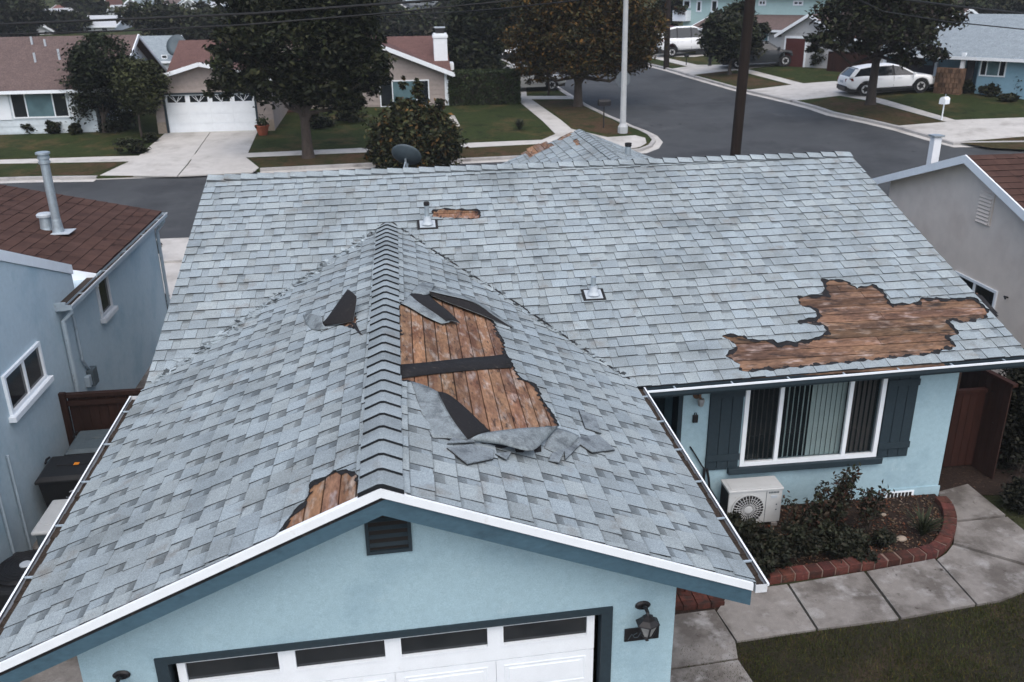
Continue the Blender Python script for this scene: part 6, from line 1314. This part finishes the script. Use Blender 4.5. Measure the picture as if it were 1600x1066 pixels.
for j in range(6):
    for i in range(7):
        gq = random.uniform(.5, 1.5); w_ = (q1-q0)/7; hh = (hS+.2)/6; MB().fr(fr.o, fr.e, fr.n, fr.z, q0+i*w_+.02+(j % 2)*w_*.3, min(q1, q0+(i+1)*w_-.02+(j % 2)*w_*.3), -.86, -.8, -.2+j*hh+.02, -.2+(j+1)*hh-.02, c=(gq, gq, gq)).build('stone', 'stonework', sw_)
g0, g1 = fr.px(1382, 120, 2.4)[0], fr.px(1458, 120, 2.4)[0]; hD = fr.px(1420, 86, 2.4)[1]
gdr = fr.box(MB(), g0, g1, 2.40, 2.46, -.3, hD).build('garage_door', 'door_dark', r3)
for k in range(4): w_ = (g1-g0)/4; fr.box(MB(), g0+k*w_+.12, g0+(k+1)*w_-.12, 2.385, 2.40, hD-.55, hD-.15).build('pane', 'pane_pale', gdr)
for k in range(3): fr.box(MB(), g0+.03, g1-.03, 2.385, 2.40, -.2+k*.6, .36+k*.6-.03).build('panel', 'door_dark', gdr)
for a in (g0-.18, g1): fr.box(MB(), a, a+.18, 2.33, 2.46, -.3, hD).build('door_trim', 'white', r3)
q0 = fr.px(1492, 12, 8)[0]
# grey house with gable and dark red garage door
fr = rframe(1225, 103); r4 = thing('grey_gable_house', 'pale grey house with white trimmed gable and dark red garage door', 'house', fr.o); r4['wallmat'] = 'wall_grey'
a0, a1 = fr.px(1217, 100)[0], fr.px(1281, 100)[0]; hE = fr.px(1250, 52)[1]; aR_, hR = fr.px(1258, 22)
fr.box(MB(), a0, a1+1.2, 0, 5, -.5, hE).build('wall', 'wall_grey', r4); roof_gable(fr, r4, a0, a1+1.2, 0, 6, hE, hR, 'd', 'roof_brown', oh=.35)
d0, d1 = fr.px(1226, 95)[0], fr.px(1256, 95)[0]; hd_ = fr.px(1240, 60)[1]; gdo4 = fr.box(MB(), d0, d1, -.06, -.02, -.2, hd_).build('garage_door', 'door_red', r4)
for k in range(4): fr.box(MB(), d0+.08, d1-.08, -.08, -.06, -.1+k*hd_/4, (k+1)*hd_/4-.18).build('panel', 'door_red', gdo4)
m_ = MB(); fr.box(m_, d0-.12, d0, -.08, 0, -.3, hd_); fr.box(m_, d1, d1+.12, -.08, 0, -.3, hd_); fr.box(m_, d0-.12, d1+.12, -.08, 0, hd_, hd_+.15); m_.build('door_trim', 'white', r4)
b0_, b1_ = fr.px(1165, 95, 4)[0], a0; hE2 = fr.px(1190, 43, 4)[1]; hR2 = fr.px(1190, 12, 8)[1]
fr.box(MB(), b0_-5, a0+8, 4, 13, -.5, hE2).build('wall', 'wall_grey', r4); roof_gable(fr, r4, b0_-5, a0+9, 4, 13, hE2, hR2, 'a', 'roof_brown', oh=.5)
x0, y1 = fr.px(1178, 48, 4); x1, y0 = fr.px(1200, 74, 4); far_window(fr, r4, x0, x1, y0, y1, 1, 4, curtain=True)
vents(fr, r4, [(fr.px(1216, 14, 7)[0], 7, fr.px(1216, 18, 7)[1], .5)], 'black_metal')
# red tiled wing house behind the street tree
fr = rframe(1330, 106); r5 = thing('red_tile_house', 'white house with red clay tile roof behind the street tree', 'house', fr.o); r5['wallmat'] = 'wall_white'
a0, a1 = fr.px(1270, 104)[0], fr.px(1372, 112)[0]; hE = fr.px(1320, 56)[1]; hR = fr.px(1320, 30, 3.5)[1]
fr.box(MB(), a0, a1, 0, 7, -.5, hE).build('wall', 'wall_white', r5); roof_gable(fr, r5, a0, a1, 0, 7, hE, hR, 'a', 'roof_tile', oh=.5)
x0, y1 = fr.px(1274, 66); x1, y0 = fr.px(1296, 86); far_window(fr, r5, x0, x1, y0, y1, 1, 0, curtain=True); x0, y1 = fr.px(1335, 62); x1, y0 = fr.px(1356, 90); far_window(fr, r5, x0, x1, y0, y1, 1, 0)
b = hit(1345, 112, .1); ft = thing('red_yard_fence', 'low red brown board fence behind the white wagon', 'fence', b); f3 = Frame(b, angR+.42); 
for k in range(22): g_ = random.uniform(.7, 1.2); MB().fr(f3.o, f3.e, f3.n, f3.z, -2.2+k*.17, -2.2+k*.17+.16, -.6, -.56, -.1, 1.25, c=(g_, g_, g_)).build('board', 'fence_red', ft)
f3.box(MB(), -2.2, 1.55, -.56, -.5, .9, 1.0).build('rail', 'fence_red', ft)
# mint two storey house
fr = rframe(1100, 78); r6 = thing('mint_house', 'pale mint two storey house with white framed windows and flower box', 'house', fr.o); r6['wallmat'] = 'wall_mint'
a0, a1 = fr.px(1065, 75)[0], fr.px(1330, 75)[0]; hE = fr.px(1150, -12)[1]
fr.box(MB(), a0, a1, 0, 9, -.6, hE).build('wall', 'wall_mint', r6); roof_gable(fr, r6, a0, a1, 0, 9, hE, hE+2, 'a', 'roof_grey', oh=.5)
for x0, x1, y0, y1, n_ in ((1089, 1096, 1, 19, 0), (1112, 1121, 0, 19, 0), (1086, 1094, 40, 58, 0), (1186, 1197, 0, 9, 1), (1240, 1255, 1, 9, 1), (1068, 1079, 0, 13, 0), (1068, 1078, 40, 58, 0)):
    q0, g1_ = fr.px(x0, y0); q1, g0_ = fr.px(x1, y1); far_window(fr, r6, q0, q1, g0_, g1_, n_, 0, t=.12)
q0, g1_ = fr.px(1062, 16); q1, g0_ = fr.px(1079, 33); bal = fr.box(MB(), q0-.2, q1, -.7, -.001, g0_, g1_).build('balcony', 'white', r6)
g = np.random.default_rng(8); P = np.stack([g.uniform(q0, q1, 300), g.uniform(-.9, -.4, 300), g1_+g.uniform(-.3, .35, 300)], 1); leaf_mesh('flower_box', np.array([fr.p(*p) for p in P]), .16, pal(g.uniform(.6, 1.4, 300), GREEN+[(.09, .03, .02)], g, 300), r6)
# ------------------------------------------------------------------ cars
def car(bp0, bp1, L, paint, lab, kind='wagon', flip=False, off=.12, W=1.86, k=1.0, hgt=1.5):
    """bp0, bp1: pixels under rear and front of the car on the ground; the car stands on their midpoint"""
    p0, p1 = hit(*bp0, off), hit(*bp1, off); d = p1-p0; yaw = math.atan2(d[1], d[0]); mid = (p0+p1)/2; pit_ = math.asin(max(-.2, min(.2, d[2]/np.linalg.norm(d))))
    t = thing('parked_car', lab, 'car', mid, yaw, 'parked cars'); t['_org'] = (0, 0, 0); t.rotation_euler = (0, -pit_, yaw)
    s = L/4.7; hs = hgt/1.5*(W/1.86); w = W/2
    if kind == 'sedan': belt = [(-2.35, .62, .80), (-2.25, .58, .98), (-1.6, .30, 1.02), (-.8, .28, .97), (.6, .28, .93), (1.1, .28, .90), (1.9, .30, .80), (2.25, .36, .68), (2.35, .42, .58)]; gh = [(-1.75, 1.00), (-1.05, 1.38), (-.3, 1.45), (.35, 1.40), (1.2, .90)]
    elif kind == 'suv': belt = [(-2.35, .55, .95), (-2.28, .42, 1.06), (-1.6, .36, 1.08), (-.6, .34, 1.06), (.6, .34, 1.04), (1.1, .34, 1.02), (1.9, .36, .95), (2.25, .42, .82), (2.35, .48, .70)]; gh = [(-2.26, 1.06), (-2.05, 1.55), (-1.0, 1.68), (.2, 1.66), (.55, 1.58), (1.25, 1.02)]
    else: belt = [(-2.35, .52, .86), (-2.28, .38, 1.00), (-1.6, .30, 1.02), (-.6, .28, .98), (.6, .28, .95), (1.05, .28, .93), (1.9, .30, .85), (2.25, .36, .72), (2.36, .42, .60)]; gh = [(-2.22, 1.00), (-1.80, 1.40), (-1.0, 1.50), (0, 1.50), (.4, 1.42), (1.25, .93)]
    wl = (-1.38, 1.42)
    # body: loft of rounded sections, denser along the length
    xs = np.linspace(-2.35, 2.355, 48); zb = np.interp(xs, [b_[0] for b_ in belt], [b_[1] for b_ in belt]); zt = np.interp(xs, [b_[0] for b_ in belt], [b_[2] for b_ in belt])
    wd = w*(1-.16*np.clip((np.abs(xs)-1.7)/.65, 0, 1)**2.2)
    R_ = .335
    m_ = MB(); n = 12; V = []
    for x, a, b_, ww in zip(xs, zb, zt, wd):
        for q in wl:
            if abs(x-q) < R_+.06: a = max(a, .0+math.sqrt(max(0, (R_+.06)**2-(x-q)**2))+.30*0+.33-.0)
        h = b_-a; sec = [(-ww*.90, a), (-ww*.985, a+h*.12), (-ww, a+h*.45), (-ww*.975, a+h*.75), (-ww*.92, a+h*.95), (-ww*.80, b_), (ww*.80, b_), (ww*.92, a+h*.95), (ww*.975, a+h*.75), (ww, a+h*.45), (ww*.985, a+h*.12), (ww*.90, a)]
        V += [(x*s, y_, z_*hs) for y_, z_ in sec]
    F = [(i*n+j, i*n+(j+1) % n, (i+1)*n+(j+1) % n, (i+1)*n+j) for i in range(len(xs)-1) for j in range(n)]+[tuple(range(n))[::-1], tuple(range((len(xs)-1)*n, len(xs)*n))]
    body = m_.add(V, F).build('body', paint, t, local=True, smooth=True)
    md = body.modifiers.new('e', 'EDGE_SPLIT'); md.split_angle = R(38)
    MB().box(-2.28*s, 2.28*s, -w*.86, w*.86, .20*hs, .45*hs).build('underbody', 'plastic_black', t, local=True)
    # greenhouse
    gx_ = np.linspace(gh[0][0], gh[-1][0], 26); gt = np.interp(gx_, [q[0] for q in gh], [q[1] for q in gh]); bt = np.interp(gx_, xs, zt)-.02
    V = []; 
    for x, tp_, b_ in zip(gx_, gt, bt):
        f_ = min(1, max(0, (tp_-b_)/.5)); wb = w*.90; wt_ = w*(.90-.20*f_); V += [(x*s, -wb, b_*hs), (x*s, -wt_, max(b_, tp_-.03)*hs), (x*s, -wt_*.72, max(b_, tp_)*hs), (x*s, wt_*.72, max(b_, tp_)*hs), (x*s, wt_, max(b_, tp_-.03)*hs), (x*s, wb, b_*hs)]
    n = 6; F = [(i*n+j, i*n+j+1, (i+1)*n+j+1, (i+1)*n+j) for i in range(len(gx_)-1) for j in range(n-1)]
    MB().add(V, F).build('windows', 'glass_dark', t, local=True)
    # roof skin and pillars a little proud of the glass
    def gp(x, v):          # point on greenhouse section, v=1..4 index
        i = int(np.clip(np.searchsorted(gx_, x), 1, len(gx_)-1)); f_ = (x-gx_[i-1])/(gx_[i]-gx_[i-1]); a = np.array(V[(i-1)*n+v]); b_ = np.array(V[i*n+v]); return a+(b_-a)*f_
    i0, i1 = (gh[1][0], gh[-2][0]) ; rx_ = np.linspace(i0-.05, i1+.05, 14); RV = []
    for x in rx_: RV += [gp(x, 1)+(0, -.012, -.03), gp(x, 1)+(0, -.01, .012), gp(x, 2)+(0, 0, .014), gp(x, 3)+(0, 0, .014), gp(x, 4)+(0, .01, .012), gp(x, 4)+(0, .012, -.03)]
    MB().add(RV, [(i*6+j, i*6+j+1, (i+1)*6+j+1, (i+1)*6+j) for i in range(13) for j in range(5)]).build('roof', paint, t, local=True, smooth=True)
    for sg, (lo_, hi2) in ((-1, (0, 1)), (1, (5, 4))):
        def pil(xa, xb, wdt):
            a, b_ = gp(xa, lo_)+(0, sg*.008, 0), gp(xb, hi2)+(0, sg*.01, 0); MB().prism([a-(wdt, 0, 0), a+(wdt, 0, 0), b_+(wdt, 0, 0), b_-(wdt, 0, 0)], (0, sg*.012, 0)).build('pillar', paint if wdt > .06 else 'plastic_black', t, local=True)
        pil(gh[-1][0]-.03, i1-.02, .07*s); pil(.05, .0, .045*s); pil(-.98, -1.0, .05*s) if kind != 'sedan' else None; pil(gh[0][0]+.10, i0+.03, .13*s)
        MB().box(.95*s, 1.08*s, sg*(w+.02) if sg > 0 else -(w+.16), (w+.16) if sg > 0 else -(w+.02), .93*hs, 1.06*hs).build('mirror', paint, t, local=True, bevel=.03)
        for xh in (.32, -.66): MB().box((xh-.1)*s, (xh+.1)*s, sg*w-.008, sg*w+.022, .83*hs, .86*hs).build('door_handle', paint, t, local=True)
        for xd in (.98, .02, -.96): MB().box((xd-.006)*s, (xd+.006)*s, sg*w*.985-.008, sg*w*.985+.008, .36*hs, .90*hs).build('door_gap', 'plastic_black', t, local=True)
        MB().box(-1.0*s, 1.02*s, sg*w*.97-.02, sg*w*.97+.02, .22*hs, .34*hs).build('sill', 'plastic_black' if kind != 'sedan' else paint, t, local=True)
        # lamps
        MB().prism([(2.0*s, sg*w*.93, .66*hs), (2.32*s, sg*w*.70, .62*hs), (2.30*s, sg*w*.70, .72*hs), (1.95*s, sg*w*.93, .80*hs)], (.02, sg*.03, .01)).build('headlight', 'lamp_clear', t, local=True)
        zl = .86 if kind != 'suv' else .95
        MB().prism([(-2.0*s, sg*w*.955, (zl-.08)*hs), (-2.36*s, sg*w*.72, (zl-.10)*hs), (-2.36*s, sg*w*.70, (zl+.05)*hs), (-2.05*s, sg*w*.95, (zl+.06)*hs)], (-.03, sg*.03, 0)).build('tail_light', 'lamp_red', t, local=True)
        for q in wl:
            wh = MB().lathe([(.16, 0), (.33, .01), (.335, .05), (.335, .17), (.32, .20), (.16, .20)], (q*s, sg*(w-.21), .335), 26, ax=(0, sg, 0)).build('wheel', 'tyre', t, local=True)
            rm = MB(); rm.lathe([(.03, .19), (.19, .205), (.235, .212), (.24, .19)], (q*s, sg*(w-.21), .335), 22, ax=(0, sg, 0)); rm.build('rim', 'rim', wh, local=True)
            sp = MB()
            for z_ in range(5):
                a = 2*math.pi*(z_+.5)/5; e_ = np.array((math.cos(a), 0, math.sin(a))); c_ = np.array((q*s, sg*w+.002, .335)); sp.bar(c_+e_*.10, c_+e_*.20, .07, .012, up=(0, 1, 0))
            sp.build('rim_gap', 'tyre', wh, local=True)
            MB().lathe([(.345, 0), (.395, .0), (.395, .012), (.345, .012)], (q*s, sg*(w-.008), .335), 30, ax=(0, sg, 0), cap=False).build('arch', 'plastic_black', t, local=True)
    MB().box(-2.40*s, -2.25*s, -w*.82, w*.82, .28*hs, .52*hs).build('rear_bumper', 'plastic_black', t, local=True, bevel=.04); MB().box(-2.385*s, -2.36*s, -.26, .26, .66*hs, .78*hs).build('number_plate', 'print_grey', t, local=True)
    MB().box(2.28*s, 2.38*s, -w*.6, w*.6, .36*hs, .56*hs).build('grille', 'plastic_black', t, local=True, bevel=.03)
    return t
car((1330, 147), (1440, 140), 5.3, 'car_white', 'white estate car parked on the driveway before the dark garage', 'wagon', W=2.0, hgt=1.5)
car((1150, 105), (1222, 101), 5.6, 'car_dark', 'dark grey sedan parked before the red garage door', 'sedan', W=2.1, hgt=1.66)
car((1055, 86.5), (1100, 83.5), 5.3, 'car_white', 'white sport utility car parked before the mint house', 'suv', W=2.15, hgt=1.75)
car((1024, 83), (1060, 80), 5.0, 'car_wine', 'wine red sport utility car half behind the autumn tree', 'suv', W=2.1, hgt=1.75)
car((795, 141), (850, 139), 5.0, 'car_silver', 'silver sedan nosing out from behind the clipped hedge', 'sedan', W=1.95, hgt=1.55)
car((786, 86), (797, 95), 5.0, 'car_white', 'pale sedan parked nose on at the far kerb', 'sedan', off=0, W=2.0, hgt=1.6)
# ------------------------------------------------------------------ poles, mailboxes, sign, wires
PY = 17.3; bq = ony(1148, 250, PY); tq = ony(1180, -80, PY); rp_ = 8*mpp(bq)
t = thing('utility_pole', 'tall dark wooden utility pole behind the roof ridge', 'utility pole', (bq[0]+.15, PY, G0))
bx = bq[0]+(bq[0]-tq[0])*(bq[2]-G0)/(tq[2]-bq[2]); MB().tube([(bx, PY, G0-.2), tuple(bq), tuple(tq), tuple(tq+(tq-bq)*.25)], [rp_*1.05, rp_*1.0, rp_*.97, rp_*.9], 18).build('pole', 'pole_wood', t)
arm = tq+(tq-bq)*.02; MB().bar(arm+(-1.3, 0, 0), arm+(1.3, 0, 0), .12, .14).build('crossarm', 'pole_wood', t)
for k in (-1.1, -.5, .6, 1.1): MB().lathe([(.05, 0), (.06, .05), (.03, .08), (.05, .12), (.001, .15)], arm+(k, 0, .07), 10).build('insulator', 'plastic_grey', t)
def wire(pts, r_, lab):
    P = [np.asarray(p) for p in pts]; S = []
    for a, b_ in zip(P[:-1], P[1:]):
        for u in np.linspace(0, 1, 12)[:-1]: S.append(a+(b_-a)*u)
    S.append(P[-1]); o = MB().tube(S, r_, 6).build('power_line', 'wire', None); tag(o, lab, 'power line', 'overhead wires'); return o
wl_ = lambda lst, Y0, Y1, end: [ony(x, y, Y0+(Y1-Y0)*k/(len(lst))) for k, (x, y) in enumerate(lst)]+[end]
wire(wl_([(-60, 41), (0, 38), (200, 30), (400, 21), (560, 9), (700, -1), (900, -22)], 24, 18, arm+(-1.1, 0, .2)), .034, 'upper thick overhead wire running left from the utility pole')
wire(wl_([(-60, 57), (0, 54), (200, 48), (380, 39), (600, 21), (780, 3), (960, -20)], 24, 18, arm+(-.5, 0, .2)), .024, 'lower thin overhead wire crossing before the far rooftops')
wire(wl_([(590, 25), (700, 20), (780, 14), (900, 1), (1000, -14)], 30, 19, arm+(.6, 0, .2)), .022, 'short overhead wire crossing before the autumn tree')
wire([arm+(1.1, 0, .2), ony(1400, -2, 20), ony(1510, 12, 22), ony(1600, 21, 24), ony(1700, 30, 26)], .032, 'thick overhead wire running right over the blue house')
wire([arm+(1.1, 0, -.6), ony(1380, 18, 20), ony(1480, 34, 22), ony(1600, 46, 24), ony(1700, 56, 26)], .02, 'thin overhead wire sagging over the blue house roof')
b = hit(973, 207, .12); sP = mpp(b); tp_ = ony(979, -40, b[1]); t = thing('street_lamp', 'pale concrete street lamp pole on the corner verge', 'street lamp', b)
MB().tube([tuple(b+(0, 0, 0)), tuple(b+(tp_-b)*.5), tuple(tp_), tuple(tp_+(tp_-b)*.3)], [5.0*sP, 4.2*sP, 3.6*sP, 3.2*sP], 12).build('pole', 'pole_concrete', t); MB().lathe([(8*sP, -.1), (8*sP, 9*sP), (6.5*sP, 11*sP), (5*sP, 14*sP)], b, 8).build('base', 'pole_concrete', t)
hd_ = tp_+(tp_-b)*.3; MB().tube([hd_, hd_+(.9, .3, .25), hd_+(2, .6, .3)], [.06, .05, .05], 8).build('arm', 'galv', t); MB().lathe([(.001, 0), (.14, .02), (.17, .1), (.1, .2), (.001, .22)], hd_+(2.1, .6, .15), 12).build('lamp_head', 'galv', t)
c = ony(974, 124, b[1]+.6); sS = mpp(c); nS = np.array((.25, -.97, 0)); t = thing('stop_sign', 'grey back of an octagonal stop sign behind the lamp pole', 'sign', (c[0], c[1], b[2]))
e_ = np.cross((0, 0, 1), nS); rr = 13*sS; MB().prism([c+e_*rr*math.cos(R(22.5+45*k))+np.array((0, 0, 1))*rr*math.sin(R(22.5+45*k)) for k in range(8)], -nS*.02).build('plate', 'sign_back', t); MB().tube([(c[0]+.03, c[1]+.05, H(c[0], c[1])), (c[0]+.03, c[1]+.05, c[2]+.1)], .03, 8).build('post', 'galv', t)
def mailbox(bp, top, boxw, boxh, mat, lab, ang, post='black_metal', flag=False):
    b = hit(*bp, .1); s_ = mpp(b); h = (bp[1]-top)*s_*1.02; t = thing('mailbox', lab, 'mailbox', b); bw, bh = boxw*s_/2, boxh*s_; e = np.array((math.cos(ang), math.sin(ang), 0)); n_ = np.array((-math.sin(ang), math.cos(ang), 0))
    MB().tube([b-(0, 0, .1), b+(0, 0, h-bh+.02)], .035, 8).build('post', post, t)
    o = b+np.array((0, 0, h-bh)); pf = [(-bh*.45, 0), (bh*.45, 0), (bh*.45, bh*.55)]+[(bh*.45*math.cos(a), bh*.55+bh*.45*math.sin(a)) for a in np.linspace(.2, math.pi-.2, 7)]+[(-bh*.45, bh*.55)]
    MB().prism([o-e*bw+n_*x+np.array((0, 0, z_)) for x, z_ in pf], e*bw*2).build('box', mat, t); MB().fr(o, e, n_, (0, 0, 1), bw, bw+.02, -bh*.4, bh*.4, .04, bh*.8).build('door', mat, t)
    if flag: MB().fr(o, e, n_, (0, 0, 1), -.02, .03, -.02, .0, bh, bh+.14).build('flag', 'galv', t)
mailbox((943, 200), 157, 18, 10, 'black_metal', 'black mailbox on a thin post on the corner verge', 0.1); mailbox((1471, 188), 153, 13, 11, 'white', 'white mailbox on a leaning white post beside the pavement', .5, 'white', True)
mailbox((1072, 102), 86, 6, 4, 'black_metal', 'small black mailbox post near the white sport utility car', .3)
for bp, tpx, w_, lab in (((1041, 106), (1045, -20), 9, 'dark wooden pole on the far verge before the wine red car'), ((773, 110), (775, -10), 6, 'dark wooden pole behind the clipped hedge')):
    b = hit(*bp, .1); s_ = mpp(b); q = ony(*tpx, b[1]); t = thing('wooden_pole', lab, 'pole', b); MB().tube([b-(0, 0, .2), q, q+(q-b)*.4], [w_*s_/2, w_*s_*.46, w_*s_*.4], 10).build('pole', 'pole_wood', t); MB().bar(q+(q-b)*.35+(-.8, 0, 0), q+(q-b)*.35+(.8, 0, 0), .1, .12).build('crossarm', 'pole_wood', t)
b = hit(1109, 103, .1); t = thing('fire_hydrant', 'small dark hydrant on the lawn by the sedan driveway', 'hydrant', b); MB().lathe([(.16, 0), (.16, .06), (.11, .1), (.11, .5), (.15, .53), (.13, .65), (.05, .72), (.001, .74)], b, 14).build('barrel', 'plastic_black', t); MB().tube([b+(-.2, 0, .42), b+(.2, 0, .42)], .06, 10).build('nozzle', 'plastic_black', t)
# ------------------------------------------------------------------ air: thin even haze round everything on the ground
m = bpy.data.materials.new('haze'); m.use_nodes = True; N, L = m.node_tree.nodes, m.node_tree.links
for n_ in list(N):
    if n_.type == 'BSDF_PRINCIPLED': N.remove(n_)
pv = N.new('ShaderNodeVolumePrincipled'); pv.inputs['Color'].default_value = (.86, .92, 1.0, 1); pv.inputs['Density'].default_value = .0004; L.new(pv.outputs[0], [q for q in N if q.type == 'OUTPUT_MATERIAL'][0].inputs['Volume']); MAT['haze'] = m
hz = MB().box(-640, 640, -70, 940, -2.5, 110).build('haze', 'haze', None, kind='stuff'); hz['label'] = 'thin even haze over the whole neighbourhood'; hz['category'] = 'haze'
for o in bpy.data.objects:
    if '_org' in o: del o['_org']
    if 'wallmat' in o: del o['wallmat']
